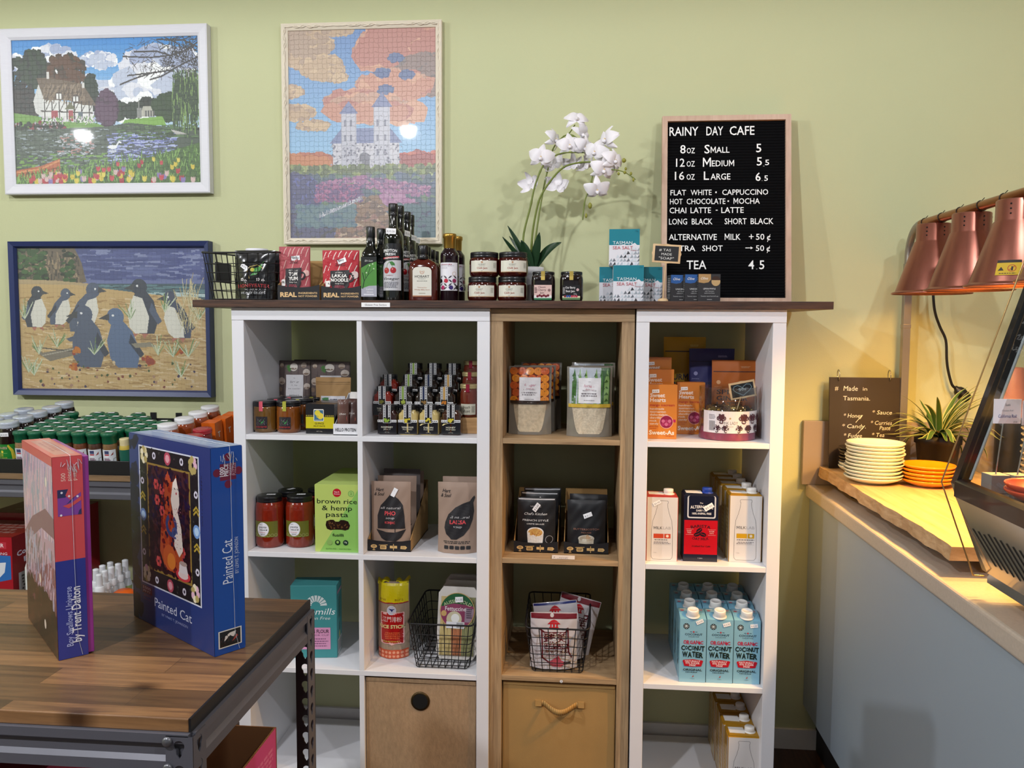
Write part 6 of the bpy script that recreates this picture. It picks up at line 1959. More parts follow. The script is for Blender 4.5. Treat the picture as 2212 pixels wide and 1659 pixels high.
x, Y, w_, h = fit(1475, 1549, 1213, Z2, 1063)
p = PR(w_, h*.945)
p.rect(0, 0, 1, 1, '15182c').rrect(.1, .66, .93, 1.0, .06, 'c8ccd4').rrect(.14, .68, .89, 1.0, .04, '10142a').rect(.02, .11, .99, .63, 'b80c1c')
p.txt('The', .5, .88, .025, 'd8d8dc', w=.1, sh=.3).txt('ALTERNATIVE', .52, .815, .045, 'e4e4e8', w=.66, b=.02, arc=.25).txt('DAIRY CO.', .52, .765, .03, 'e4e4e8', w=.32, b=.02).txt('100% ANIMAL FREE', .52, .718, .03, 'e4e4e8', w=.56, b=.02)
p.txt('BARISTA', .5, .52, .045, '1c141c', w=.56, b=.015, arc=.5).txt('OAT MILK', .5, .325, .04, '1c141c', w=.5, b=.01, arc=-.5)
for cx, cy, a in ((.46, .475, 40), (.4, .415, 20), (.57, .415, -20)):
    aa = math.radians(a)
    pts = [(cx+.1*math.cos(t_)*math.cos(aa)-.065*math.sin(t_)*math.sin(aa), cy+(.1*math.cos(t_)*math.sin(aa)+.065*math.sin(t_)*math.cos(aa))*w_/h) for t_ in [2*PI*k/16 for k in range(16)]]
    p.poly(pts, '1c141c').line([(cx-.07*math.cos(aa), cy-.07*math.sin(aa)*w_/h), (cx+.07*math.cos(aa), cy+.07*math.sin(aa)*w_/h)], .012, 'b80c1c')
p.txt('DAIRY', .17, .46, .022, 'e0b8b8', w=.14).txt('FREE', .17, .43, .022, 'e0b8b8', w=.11).txt('AUSSIE', .82, .455, .022, 'e0b8b8', w=.15).txt('OATS', .82, .425, .022, 'e0b8b8', w=.12).txt('Crafted For Café', .52, .225, .025, '2a141c', w=.54, b=.01).txt('1 Litre', .5, .045, .02, 'c8c8d0', w=.13)
for x0_, x1_, yy in ((.07, .29, .495), (.07, .29, .41), (.71, .94, .49), (.71, .94, .405)):
    p.rect(x0_, yy, x1_, yy+.003, 'e0b8b8')
om = milk('milk_carton', 'navy and red oat milk carton with a blue cap, in the middle', (x, Y, Z2), w_, .07, h, '15182c', p, 'milk cartons', M('blue_cap', '1c3c9c', .4, var=0))
price(MB(), flat((-w_/2, 0, 0)), w_*.72, h*.79, .55, .028, .014, '$5.50').build('price_sticker', om)
def side_oat(h):
    p = PR(.068, h*.945)
    p.rect(0, 0, 1, 1, 'a87c1c').rect(.86, 0, 1, 1, 'd8d4d2').rect(0, 0, .12, 1, 'c8c0b4').lines(.3, .75, .3, .8, 8, 'd8c088').rect(.2, .05, .8, .25, 'c8b070')
    return p
x, Y, w_, h = fit(1573, 1644, 1214, Z2, 1063)
xo = min(x, XC1-w_/2-.003)
ml = milk('milk_carton', 'front white oat milk carton with a yellow edge, right of the middle row', (xo, Y, Z2), w_, .068, h, 'a87c1c', p_milk(w_, h, 'c89a14'), 'yellow edged oat milk cartons', cap_white, side_oat(h))
ords = ['second', 'third', 'fourth', 'fifth', 'sixth']
for i in range(4):
    xj = xo-.003*(i % 2)
    dup(ml, (xj, Y+.0725*(i+1), Z2), ords[i]+' yellow edged oat milk carton in the row running back on the middle shelf', 0)
x, Y, w_, h = fit(1573, 1641, 1782, Z4, 1604)
w_, h = .0715, .205
q = at(1607, 1604, .03)
Yb = .02
xo = (at(1573, 1640, Yb).x+at(1642, 1640, Yb).x)/2
for i in range(5):
    dup(ml, (min(xo, XC1-.042)-.002*(i % 2), Yb+.0725*i, Z4), ['front', 'second', 'third', 'fourth', 'rearmost'][i]+' yellow edged oat milk carton on the bottom shelf of the narrow white unit', 0, 'oat milk cartons on the bottom shelf')

# coconut water
sky = M('sky_blue_carton', '78aec6', .4, coat=.2, var=.02)
def p_coco(w, h):
    p = PR(w, h*.95)
    p.rect(0, 0, 1, 1, '84b6cc')
    p.ell(.24, .885, .12, '16242c').ell(.24, .885, .045, 'd8e4e8').txt('$', .24, .872, .02, '16242c', w=.03)
    for k in range(8):
        p.ell(.24+.08*math.cos(k*.785), .885+.08*math.sin(k*.785)*w/h*1.05, .016, 'd8e4e8', n=6)
    p.ell(.52, .8, .035, 'a84850').rect(.38, .797, .46, .803, '16242c').rect(.58, .797, .66, .803, '16242c').txt('COCONUT', .52, .745, .032, '16242c', w=.66, b=.01).txt('COLLECTIVE', .52, .715, .017, '2c4a58', w=.4)
    x0 = .14
    for ch, ww, dy, s_ in (('O', .13, 0, 1), ('R', .12, -.008, 1.1), ('G', .12, 0, .9), ('A', .13, -.004, 1.05), ('N', .12, .004, .95), ('I', .05, -.004, .8), ('C', .12, .002, .85)):
        p.txt(ch, x0, .61+dy, .058*s_, 'b82c48', w=ww-.01, al='l', b=.03)
        x0 += ww-.005
    x0 = .06
    for ch, ww, dy, s_ in (('C', .15, 0, 1), ('O', .11, .012, .75), ('C', .15, 0, 1), ('O', .11, .012, .75), ('N', .14, 0, .98), ('U', .12, .008, .9), ('T', .14, -.01, 1.1)):
        p.txt(ch, x0, .51+dy, .075*s_, '18261e', w=ww-.012, al='l', b=.035)
        x0 += ww-.004
    x0 = .1
    for ch, ww, dy in (('W', .22, 0), ('A', .16, -.004), ('T', .14, .004), ('E', .14, -.004), ('R', .16, -.01)):
        p.txt(ch, x0, .405+dy, .085, '18261e', w=ww-.012, al='l', b=.035)
        x0 += ww-.004
    p.poly([(.15, .355), (.5, .37), (.86, .355), (.9, .345), (.83, .26), (.5, .25), (.18, .26), (.12, .34)], 'b81c2c')
    p.txt('NATURALLY', .5, .325, .028, 'e8dce0', w=.58, b=.02).txt('97% SUGAR', .5, .292, .028, 'e8dce0', w=.54, b=.02).txt('FREE', .5, .26, .026, 'e8dce0', w=.24, b=.02)
    p.txt('ORIGINAL', .5, .185, .035, '16242c', w=.72, b=.02).lines(.2, .8, .155, .172, 1, '2a4450').poly([(.48, .09), (.55, .12), (.54, .09)], 'a83c34').txt('1 Litre', .5, .055, .015, '2a4450', w=.16)
    return p
def coco(label, loc, w, d, h, group):
    t = thing('coconut_water_carton', label, 'carton', loc, 0, group)
    # body with a sloping front shoulder under the cap
    mb = MB()
    prof = [(0, 0), (d, 0), (d, h*.985), (d*.45, h*.995), (0, h*.95)]
    A = [V((-w/2, y, z)) for y, z in prof]
    Bv = [V((w/2, y, z)) for y, z in prof]
    n = len(prof)
    mb.add(A+Bv, [tuple(range(n))[::-1], tuple(range(n, 2*n))]+[(i, (i+1) % n, n+(i+1) % n, n+i) for i in range(n)], sky)
    mb.build('carton', t, .0015)
    sl = math.atan2(h*.045, d*.45)
    MB().lathe([(.0195, 0), (.0195, .0025), (.016, .0035), (.0165, .0045), (.0165, .019), (.0155, .0215), (.012, .0216), (.0115, .0208), (.001, .0206)], cap_white, 28, tf=Matrix.Translation((0, d*.2, h*.972)) @ Matrix.Rotation(sl*.6, 4, 'X')).build('cap', t)
    p_coco(w, h).make('front_print', t, flat((-w/2, 0, 0)), GLOSS)
    q = PR(w, d*.5)
    q.rect(0, 0, 1, 1, '74aac2').rect(.06, .55, .3, .75, 'c8d4d8').lines(.7, .95, .3, .7, 2, 'b85060').rect(.08, .2, .2, .45, 'b85060')
    q.make('top_print', t, flat((-w/2, d*.45, h*.9955), (1, 0, 0), (0, 1, -.0182)), GLOSS)
    s2 = PR(d, h*.9)
    s2.lines(.2, .8, .3, .8, 8, '4c8aa4').ell(.4, .6, .12, '1c4048').ell(.45, .25, .1, '1c4048')
    s2.make('side_print', t, flat((-w/2, d, 0), (0, -1, 0)), GLOSS)
    return t
q0 = fit(1468, 1526, 1471, Z3, 1328)
q2 = fit(1586, 1645, 1480, Z3, 1337)
cw = (q2[0]-q0[0])/2
cd_ = .074
base = None
rn = ['front row', 'second row', 'third row', 'back row']
cn = ['left', 'middle', 'right']
h = q0[3]
y0 = max(.004, (q0[1]+q2[1])/2)
x2 = min(q2[0], XC1-cw/2-.003)
for j in range(4):
    for i in range(3):
        lx, ly = x2-(2-i)*cw, y0+j*(cd_+.003)+.002*i-.002
        lb = '%s carton of blue coconut water in the %s column, lower shelf of the narrow white unit' % (cn[i], rn[j])
        lb = 'blue coconut water carton, %s, %s of three' % (rn[j], cn[i])
        if base is None:
            base = coco(lb, (lx, ly, Z3), cw-.002, cd_, h, 'blue coconut water cartons')
        else:
            dup(base, (lx, ly, Z3), lb, 0)
for i in range(3):
    tg = price(MB(), flat((0, 0, 0)), 0, 0, (.45, .3, .12)[i], .021, .011, '$ 6.50').build('price_sticker_tag')
    tg.location = (x2-(2-i)*cw+.018, y0+.002*i-.002, Z3+h*(.915, .885, .875)[i])
    tag(tg, 'white price sticker on the %s front coconut water carton' % cn[i], 'sticker')

# ================================================================ metal rack helpers
def keyhole_plate(mb, mat, z0, z1, w, tf, pitch=.0325, th=.002):
    """strip w wide with key-shaped holes every pitch, in local x (0..w), z, thickness along y"""
    n = int((z1-z0)/pitch)
    hole = []
    R_, sw2, L_ = .0072, .0036, .0165
    N = 20
    for k in range(N):
        a = 2*PI*k/N
        d = V((math.cos(a), math.sin(a)))
        r = R_
        if d.y < -.75:
            r = min(L_/abs(d.y), sw2/max(1e-4, abs(d.x))) if abs(d.x) > 1e-4 else L_
            r = max(r, R_)
        hole.append(d*r)
    for i in range(n):
        b0, b1 = z1-(i+1)*pitch, z1-i*pitch
        cx, cz = w*.5, b0+pitch*.62
        out = []
        for k in range(N):
            a = 2*PI*k/N
            c, s_ = math.cos(a), math.sin(a)
            t = min((w-cx)/c if c > 1e-6 else cx/-c if c < -1e-6 else 9, (b1-cz)/s_ if s_ > 1e-6 else (cz-b0)/-s_ if s_ < -1e-6 else 9)
            out.append((cx+c*t, cz+s_*t))
        # corners
        for c_ in ((0, b0), (w, b0), (w, b1), (0, b1)):
            j = min(range(N), key=lambda q: (out[q][0]-c_[0])**2+(out[q][1]-c_[1])**2)
            out[j] = c_
        for y, flip in ((0, 0), (th, 1)):
            vs = [tf @ V((x, y, z)) for x, z in out]+[tf @ V((cx+h_.x, y, cz+h_.y)) for h_ in hole]
            fs = [(k, (k+1) % N, N+(k+1) % N, N+k) for k in range(N)]
            mb.add(vs, [f[::-1] for f in fs] if flip else fs, mat)
        vs = [tf @ V((cx+h_.x, y, cz+h_.y)) for y in (0, th) for h_ in hole]
        mb.add(vs, [(k, (k+1) % N, N+(k+1) % N, N+k) for k in range(N)], mat)
    for x in (0, w):
        vs = [tf @ V((x, y, z)) for y in (0, th) for z in (z1-n*pitch, z1)]
        mb.add(vs, [(0, 1, 3, 2)], mat)
    return mb
steel = M('grey_powdercoat', '5c5c64', .42, metal=.25, var=.05, spec=.6)
steel_d = M('dark_powdercoat', '242226', .42, metal=.2, var=.05)  # same grey coat with shade put into its colour, for rear post flanges
def acacia(name):
    mt = wood(name, '573f2c', '8a6846', .38, (2.2, 30, 30), 2.4, .15)
    nt = mt.node_tree
    tc = [n for n in nt.nodes if n.type == 'TEX_COORD'][0]
    b = nt.nodes['Principled BSDF']
    br = nt.nodes.new('ShaderNodeTexBrick')
    br.inputs['Scale'].default_value = 1
    br.inputs['Brick Width'].default_value = .42
    br.inputs['Row Height'].default_value = .052
    br.inputs['Mortar Size'].default_value = .0004
    br.inputs['Color1'].default_value = (.45, .42, .38, 1)
    br.inputs['Color2'].default_value = (1.25, 1.15, 1.02, 1)
    br.inputs['Mortar'].default_value = (.3, .26, .22, 1)
    br.offset = .37
    nt.links.new(tc.outputs['Object'], br.inputs['Vector'])
    ramp = [n for n in nt.nodes if n.type == 'VALTORGB'][0]
    mx = nt.nodes.new('ShaderNodeMix')
    mx.data_type = 'RGBA'
    mx.blend_type = 'MULTIPLY'
    mx.inputs[0].default_value = 1
    nt.links.new(ramp.outputs[0], mx.inputs[6])
    nt.links.new(br.outputs['Color'], mx.inputs[7])
    # knots
    vo = nt.nodes.new('ShaderNodeTexVoronoi')
    vo.inputs['Scale'].default_value = 1
    mp = nt.nodes.new('ShaderNodeMapping')
    mp.inputs['Scale'].default_value = (4.3, 8, 1)
    nt.links.new(tc.outputs['Object'], mp.inputs[0])
    nt.links.new(mp.outputs[0], vo.inputs['Vector'])
    kr = nt.nodes.new('ShaderNodeValToRGB')
    kr.color_ramp.elements[0].color = (.25, .2, .16, 1)
    kr.color_ramp.elements[0].position = .03
    kr.color_ramp.elements[1].color = (1, 1, 1, 1)
    kr.color_ramp.elements[1].position = .14
    nt.links.new(vo.outputs['Distance'], kr.inputs[0])
    m2 = nt.nodes.new('ShaderNodeMix')
    m2.data_type = 'RGBA'
    m2.blend_type = 'MULTIPLY'
    m2.inputs[0].default_value = 1
    nt.links.new(mx.outputs[2], m2.inputs[6])
    nt.links.new(kr.outputs[0], m2.inputs[7])
    nt.links.new(m2.outputs[2], b.inputs['Base Color'])
    return mt
acac = acacia('acacia_butcher_block')
def beam_profile(mb, a, b, out, mat, z):
    """rolled rack beam from a to b (x, y), its face pushed along out; top at z"""
    a, b, o = V((*a, 0)), V((*b, 0)), V((*out, 0))
    prof = [(0, 0), (.004, 0), (.004, -.012), (-.001, -.017), (-.001, -.03), (.004, -.036), (.004, -.05), (0, -.052), (-.012, -.052), (-.012, 0)]
    A = [a+o*d+V((0, 0, z+h)) for d, h in prof]
    Bq = [b+o*d+V((0, 0, z+h)) for d, h in prof]
    n = len(prof)
    mb.add(A+Bq, [(i, (i+1) % n, n+(i+1) % n, n+i) for i in range(n)]+[tuple(range(n)), tuple(range(n, 2*n))[::-1]], mat)
    return mb

# ================================================================ front table
TX0, TX1, TY0, TY1, TZ = -1.15, .526, -1.330, -.868, .9
tb = thing('rack_table', 'grey boltless steel rack table with an acacia butcher block top, near the viewer', 'table', (0, 0, 0))
MB().box(TX0+.03, TX1-.004, TY0+.002, TY1-.002, TZ-.018, TZ, acac).build('table_top', tb, .0015)
MB().box(TX1-.004, TX1-.001, TY0+.002, TY1-.002, TZ-.017, TZ+.0005, blk).build('edge_strip', tb)
for zz in (TZ-.018, .27):
    beam_profile(MB(), (TX0+.03, TY0), (TX1-.002, TY0), (0, -1), steel, zz).build('front_beam', tb)
    beam_profile(MB(), (TX1, TY0+.004), (TX1, TY1), (1, 0), steel, zz).build('side_beam', tb)
    MB().box(TX0+.03, TX1-.03, TY1-.014, TY1-.004, zz-.052, zz, steel).build('rear_beam', tb)
MB().box(TX0+.03, TX1-.013, TY0+.013, TY1-.015, .255, .27, wood('particle_shelf', '6a5238', '8a6c4a', .6)).build('lower_shelf', tb)
for x, y, sx, sy in ((TX1+.0045, TY0-.005, -1, 1), (TX1+.0045, TY1+.002, -1, -1), (TX0, TY0-.005, 1, 1), (TX0, TY1+.002, 1, -1)):
    pm = MB()
    keyhole_plate(pm, steel_d if sy < 0 else steel, .0, TZ-.02, .036, Matrix.Translation((x-(.036 if sx < 0 else 0), y-.001, 0)))
    keyhole_plate(pm, steel, .0, TZ-.02, .036, Matrix.Translation((x, y if sy > 0 else y-.036, 0)) @ Matrix.Rotation(PI/2, 4, 'Z'))
    pm.build('post', tb)
rv = M('rivet_metal', '6a6a6e', .35, metal=.6, var=0)
for dx, dz in ((-.028, -.026), (-.028, -.061)):
    MB().lathe([(.0065, 0), (.0065, .002), (.004, .0035), (.0005, .004)], rv, 16, tf=Matrix.Translation((TX1+dx, TY0-.0075, TZ+dz)) @ Matrix.Rotation(PI/2, 4, 'X')).build('rivet', tb)

# --- puzzle boxes
def puzzle(name, label, corner, w, d, h, rz, lid, base, lidd, front_art, side, top):
    t = thing(name, label, 'box', (corner.x, corner.y, TZ+.0006), rz)
    # local origin: bottom front right corner; x runs left (negative), y runs back
    MB().box(-w, 0, 0, lidd, 0, h, lid).build('lid', t, .0008)
    MB().box(-w+.0015, -.0015, lidd, d, .0015, h-.0015, base).build('base', t, .0008)
    wrapg = ink('shrink_wrapped_print', .3, coat=.3)
    p = PR(w, h)
    front_art(p)
    p.raster('front_print', t, flat((-w, 0, 0)), wrapg, int(w/.0008), int(h/.0008))
    q = PR(lidd, h)
    side(q)
    q.make('side_print', t, flat((0, 0, 0), (0, 1, 0)), wrapg)
    q = PR(w, lidd)
    top(q)
    q.make('top_print', t, flat((-w, 0, h), (1, 0, 0), (0, 1, 0)), wrapg)
    seam = MB()
    seam.tube([(-w*.98, lidd*.62, h+.0012), (-w*.5, lidd*.64, h+.002), (.0, lidd*.6, h+.0016), (.0018, lidd*.6, h-.01), (.0014, lidd*.62, h*.5), (.0014, lidd*.66, .03), (.001, lidd*.8, .002)], .0003, M('shrink_film_seam', 'c8ccd4', .2, coat=.5, var=0), 5)
    rr_ = random.Random(len(label))
    for k in range(14):
        z = h-.004-.02*rr_.random()
        y = lidd*(.3+.6*rr_.random())
        seam.tube([(.0012, y, z), (.0013, y+.008*(rr_.random()-.5), z-.012*rr_.random()-.003)], .00035, MC['shrink_film_seam'], 4)
    seam.build('film_seam', t)
    return t
def cat_front(p):
    p.rect(0, 0, 1, 1, '23356c')
    blobs(p, 0, .1, 0, 1, 60, .02, .06, ['2a3c74', '27407c', '30447c'])
    X0, X1, Y0, Y1 = .14, .86, .22, .94
    p.rect(X0-.012, Y0-.008, X1+.012, Y1+.008, 'c8ccd8').rect(X0, Y0, X1, Y1, '141a16')
    blobs(p, X0, X1, Y0, Y1, 500, .004, .009, ['24342a', '2c4034', '8a8a84', '1a241e'])
    for x, y in ((.2, .9), (.8, .9), (.2, .27), (.8, .27)):
        for k in range(7):
            a = k*.9
            p.ell(x+.03*math.cos(a), y+.03*math.sin(a), .022, rnd.choice(['c8bc8c', 'd8d0b0', 'a8985c', 'd0a8b8']), n=9)
    for x, y, c in ((.5, .905, 'b04858'), (.5, .255, 'b04858'), (.17, .58, '5a7ab0'), (.83, .58, '6a90c4')):
        p.ell(x, y, .04, c).ell(x, y, .025, 'd898a0' if c[0] == 'b' else 'a8c4dc')
    for x, y in ((.33, .905), (.67, .905), (.33, .255), (.67, .255), (.17, .76), (.83, .76), (.17, .38), (.83, .38)):
        p.ell(x, y, .022, 'c8c4d0').ell(x, y, .01, '1c1c24')
    for x in (.17, .83):
        for y in (.68, .66, .5, .48):
            p.line([(x-.03, y), (x, y+.02), (x+.03, y)], .012, 'a89030')
    p.rect(.235, .3, .765, .865, '8a7030').rect(.25, .312, .75, .853, '3a1c1c')
    blobs(p, .25, .75, .55, .85, 300, .01, .022, ['3c3c68', '54407a', '4a2c50', '2c2444', '6a2c34', '343458'])
    blobs(p, .25, .75, .312, .55, 300, .01, .022, ['4a1c1c', '2c1a20', '5c2c24', '7a3a24', '241a24'])
    for x, y in ((.35, .76), (.42, .74), (.36, .68), (.42, .63), (.62, .5), (.66, .45), (.64, .4), (.36, .36), (.5, .8)):
        for k in range(6):
            p.ell(x+.022*math.cos(k*1.05), y+.018*math.sin(k*1.05), .014, 'a83838' if k % 2 else 'c84c44', n=8)
    # the cat: an upright patchwork body with one white side and a curl
    p.poly([(.47, .8), (.5, .845), (.535, .79), (.58, .8), (.6, .835), (.62, .77), (.63, .7), (.6, .64), (.64, .56), (.66, .45), (.63, .36), (.55, .33), (.44, .34), (.38, .42), (.4, .54), (.46, .64), (.45, .72)], 'a8461c')
    blobs(p, .38, .58, .34, .8, 160, .01, .022, ['b85a20', 'c8701c', '7a2420', '3a4470', 'a83820', 'd88a30'], 1, lambda x, y: x > .4+.1*abs(y-.55))
    p.poly([(.56, .79), (.6, .82), (.63, .75), (.635, .69), (.61, .65), (.65, .57), (.665, .46), (.62, .42), (.56, .47), (.575, .56), (.55, .65), (.53, .7)], 'dcd0c4')
    p.ring(.53, .57, .07, .03, '2c3c68', a0=120, a1=420).ring(.57, .535, .035, .014, '3c4c7c', a0=0, a1=300)
    p.ell(.6, .74, .008, 'b83848').line([(.575, .765), (.59, .76)], .006, '2a2020').line([(.61, .765), (.62, .76)], .006, '2a2020')
    for k in range(26):
        p.ell(.57+.08*rnd.random(), .46+.22*rnd.random(), .004, 'b07070', n=6)
    p.ell(.5, .4, .08, 'b85420').ell(.52, .385, .05, 'd07828')
    p.ell(.66, .335, .085, 'c83a40', .03).ell(.66, .337, .06, 'dcc8c4', .02).poly([(.61, .345), (.72, .345), (.7, .395), (.62, .395)], 'd8d0d0').ell(.665, .395, .045, 'a8948c', .012)
    # lettering
    p.rect(.13, .155, .26, .2, '5a1830').txt('1000', .195, .18, .014, 'c8b8c0', w=.1).txt('PIECE', .195, .163, .012, 'c8b8c0', w=.1).txt('JIGSAW', .195, .14, .012, '8a4054', w=.1).txt('PUZZLE', .195, .12, .012, '8a4054', w=.1)
    p.txt('Painted Cat', .52, .11, .05, 'c8ccdc', w=.46).txt('BY LEWIS T. JOHNSON', .54, .075, .014, '8a94b8', w=.32).txt('WILLOW CREEK', .905, .74, .014, '101830', w=.3, rot=PI/2)
def cat_side(p):
    p.rect(0, 0, 1, 1, '14489a')
    m_ = '6c1838'
    p.rect(.28, .84, .8, .92, m_).ell(.54, .95, .12, m_).ell(.54, .82, .12, m_).ell(.18, .88, .12, m_).ell(.88, .88, .12, m_)
    p.txt('1000', .4, .86, .022, 'e8e4ec', w=.28, rot=PI/2, al='l', b=.02).txt('PIECE', .54, .86, .022, 'e8e4ec', w=.36, rot=PI/2, al='l', b=.02).txt('JIGSAW', .67, .86, .018, 'c8a0b0', w=.36, rot=PI/2, al='l').txt('PUZZLE', .79, .86, .018, 'c8a0b0', w=.36, rot=PI/2, al='l')
    p.txt('Painted Cat', .62, .34, .055, 'd8e0f0', w=1.55*.85, rot=PI/2, al='l')
    p.txt('BY LEWIS T. JOHNSON', .82, .38, .02, 'c0cce4', w=1.1, rot=PI/2, al='l')
    p.rect(.12, .03, .88, .115, 'dcd8d0').rect(.16, .035, .84, .11, '1a1614')
    p.poly([(.3, .06), (.5, .085), (.62, .07), (.7, .1), (.5, .098), (.34, .085)], 'd8d0c8').poly([(.55, .05), (.72, .085), (.76, .07)], 'a84030')
    for k in range(30):
        p.ell(.2+.6*rnd.random(), .04+.065*rnd.random(), .02, rnd.choice(['3a2c24', '2c2c34', '4a2424']), n=6)
c0, c1, c2 = onz(464, 1420, TZ), onz(290, 1330, TZ), onz(533, 1398, TZ)
ang = math.atan2(c0.y-c1.y, c0.x-c1.x)
hC = at(453, 970, c0.y).z-TZ
cwid, cdep = (c0-c1).length, (c2-c0).length
blue_box = M('blue_puzzle_box', '14468f', .3, coat=.5, var=.03)
puzzle('puzzle_box', 'shrink wrapped blue jigsaw box with a framed cat painting, standing on the rack table', c0, cwid, cdep, hC, ang, blue_box, M('blue_box_base', '123c7c', .35, coat=.4), cdep*.96, cat_front, cat_side, lambda q: q.rect(0, 0, 1, 1, '7c8cac').rect(0, .0, 1, .2, '3a4c84').lines(.3, .9, .3, .7, 3, '9ca8bc'))
def boy_front(p):
    skyband(p, .45, 1, 'a87888', 'c8a8b8')
    skyband(p, 0, .45, '4a2424', '8a5058')
    strokes(p, lambda: (rnd.random(), .62+.38*rnd.random()), 260, .12, 30, ['b898b0', 'd0b0bc', '9a84a4', 'c89ca4', '8a90a0'], .02, 265)
    p.poly([(0, .5), (.3, .62), (.75, .72), (1, .7), (1, .6), (.6, .6), (.25, .5), (0, .42)], '7a4458')
    p.poly([(0, .42), (.3, .44), (.7, .56), (1, .58), (1, .5), (.6, .4), (.3, .3), (0, .3)], 'b08898')
    strokes(p, lambda: (rnd.random(), .25+.3*rnd.random()), 260, .09, 40, ['a890a0', '8a6a78', 'c0a0b0', '9a98b0', '6a4450'], .02, 255)
    blobs(p, 0, 1, 0, .25, 260, .03, .07, ['5a2a28', '6a3430', '3c1c1e', '7a3c34', '4a2428'])
    for x, y in ((.62, .1), (.5, .32), (.8, .86)):
        p.ell(x, y, .03, 'd8c8b8', .025)
    p.rect(0, .955, 1, 1, 'c85a54')
def boy_side(p):
    p.rect(0, 0, 1, 1, 'c8484c').rect(0, 0, 1, .49, '2a3486')
    p.txt('500', .42, .88, .02, 'e8c8b8', w=.3, rot=PI/2, al='l').txt('piece', .6, .88, .018, 'e8c8b8', w=.46, rot=PI/2, al='l').txt('puzzle', .78, .88, .018, 'e8c8b8', w=.54, rot=PI/2, al='l')
    p.rect(.14, .71, .92, .84, '7a3c94').poly([(.14, .8), (.14, .84), (.55, .84), (.4, .8)], '2a2a54').poly([(.5, .84), (.92, .84), (.92, .82), (.7, .8), (.6, .78), (.4, .81)], 'c8484c').poly([(.42, .765), (.6, .79), (.75, .805), (.55, .775)], '2a3060').poly([(.8, .71), (.92, .71), (.92, .74), (.84, .73)], '2a2a5c').poly([(.3, .76), (.5, .745), (.92, .78), (.92, .8), (.6, .77)], 'c8484c')
    for x, y in ((.28, .825), (.52, .805), (.8, .8), (.24, .715)):
        p.ell(x, y, .04, 'e4dce4', n=10)
    p.txt('Boy Swallows Universe', .5, .06, .03, 'a8b0dc', w=2.25, rot=PI/2, al='l', b=.01).txt('by Trent Dalton', .78, .075, .042, 'e8e8f0', w=2.1, rot=PI/2, al='l', b=.015)
d0, d1_, d2 = onz(127, 1428, TZ), onz(62, 1335, TZ), onz(203, 1408, TZ)
hB = at(117, 990, d0.y).z-TZ
puzzle('puzzle_box', 'shrink wrapped red and blue jigsaw box named after a novel, left of the cat puzzle', d0, (d0-d1_).length, (d2-d0).length, hB, math.atan2(d0.y-d1_.y, d0.x-d1_.x), M('red_puzzle_box', 'c0474a', .35, coat=.4, var=.03), M('magenta_box_base', '8c2c84', .35, coat=.4, var=.35, scale=9), (d2-d0).length*.82, boy_front, boy_side, lambda q: q.rect(0, 0, 1, 1, 'c8685c').rect(.1, .2, .9, .9, 'c08878').lines(.2, .8, .3, .8, 3, 'a86a64'))

# --- cartons by the table
pink = M('pink_carton', 'b81c5c', .45, coat=.15, var=.08, scale=12)
p = PR(.62, .3)
p.rect(0, 0, 1, 1, 'b01c58').poly([(0, 0), (0, .4), (.5, .2), (.9, .5), (1, .3), (1, 0)], '8a1030')
for k, (x, t) in enumerate(((.32, 'Fruity'), (.72, 'Cu'), (.1, 'Fresh'))):
    p.txt(t, x, .55, .14, 'd8a8bc', w=.16, sh=.3)
boxthing('pink_carton', 'glossy pink carton on the lower shelf of the rack table', (-.06, -1.31, .2705), .62, .30, .49, pink, [(p, 'U')], bevel=.002)
q = at(597, 1571, -.55)
ct = thing('open_carton', 'open pink cardboard carton with brown inside, behind the rack table', 'carton', (q.x-.125, -.715, .0005))
cmw = M('brown_cardboard', '7a5230', .85, var=.1, scale=14)
zt = q.z
mb = MB()
for (x0_, x1_, y0_, y1_) in ((-.125, -.122, -.14, .165), (.121, .124, -.14, .165), (-.125, .125, .162, .165), (-.125, .125, -.14, -.137)):
    mb.box(x0_, x1_, y0_, y1_, 0, zt, cmw)
mb.box(-.125, .125, -.14, .165, 0, .003, cmw)
mb.build('carton', ct)
p = PR(.305, zt)
p.rect(0, 0, 1, 1, 'c04484').txt('TY', .5, .8, .07, '4a1834', w=.25, b=.02).lines(.4, .95, .84, .93, 4, 'd070a0').lines(.3, .9, .5, .72, 4, 'd070a0')
p.make('side_print', ct, flat((.124, -.14, 0), (0, 1, 0)), INK)
edge = MB()
for i in range(60):
    y = -.14+.305*i/60
    edge.box(.121, .1245, y, y+.0028, zt, zt+.0012, M('corrugated_edge', '8a6038', .9, var=.1))
edge.build('torn_edge', ct)

# ================================================================ wall rack on the left
KR = .12
RY0 = -.03
rk = thing('wall_rack', 'grey steel rack with timber shelves along the wall, left of the white unit', 'rack', (0, 0, 0))
RX0, RX1 = -1.5, -.035
rwood = wood('rack_timber', '6a5238', '8c7050', .5, (3, 30, 30), 2, .15)
for zt_, in ((.955,), (.50,)):
    MB().box(RX0+.005, RX1-.005, RY0+.004, .40, zt_-.018, zt_, rwood).build('shelf_board', rk, .001)
    beam_profile(MB(), (RX0, RY0), (RX1, RY0), (0, -1), steel, zt_-.02).build('front_beam', rk)
    MB().box(RX0, RX1, .392, .40, zt_-.07, zt_-.02, steel).build('rear_beam', rk)
for x in (RX0, RX1):
    for y in (RY0+.002, .395):
        pm = MB()
        keyhole_plate(pm, steel, 0, .95, .034, Matrix.Translation((x if x == RX0 else x-.034, y, 0)))
        pm.build('post', rk)
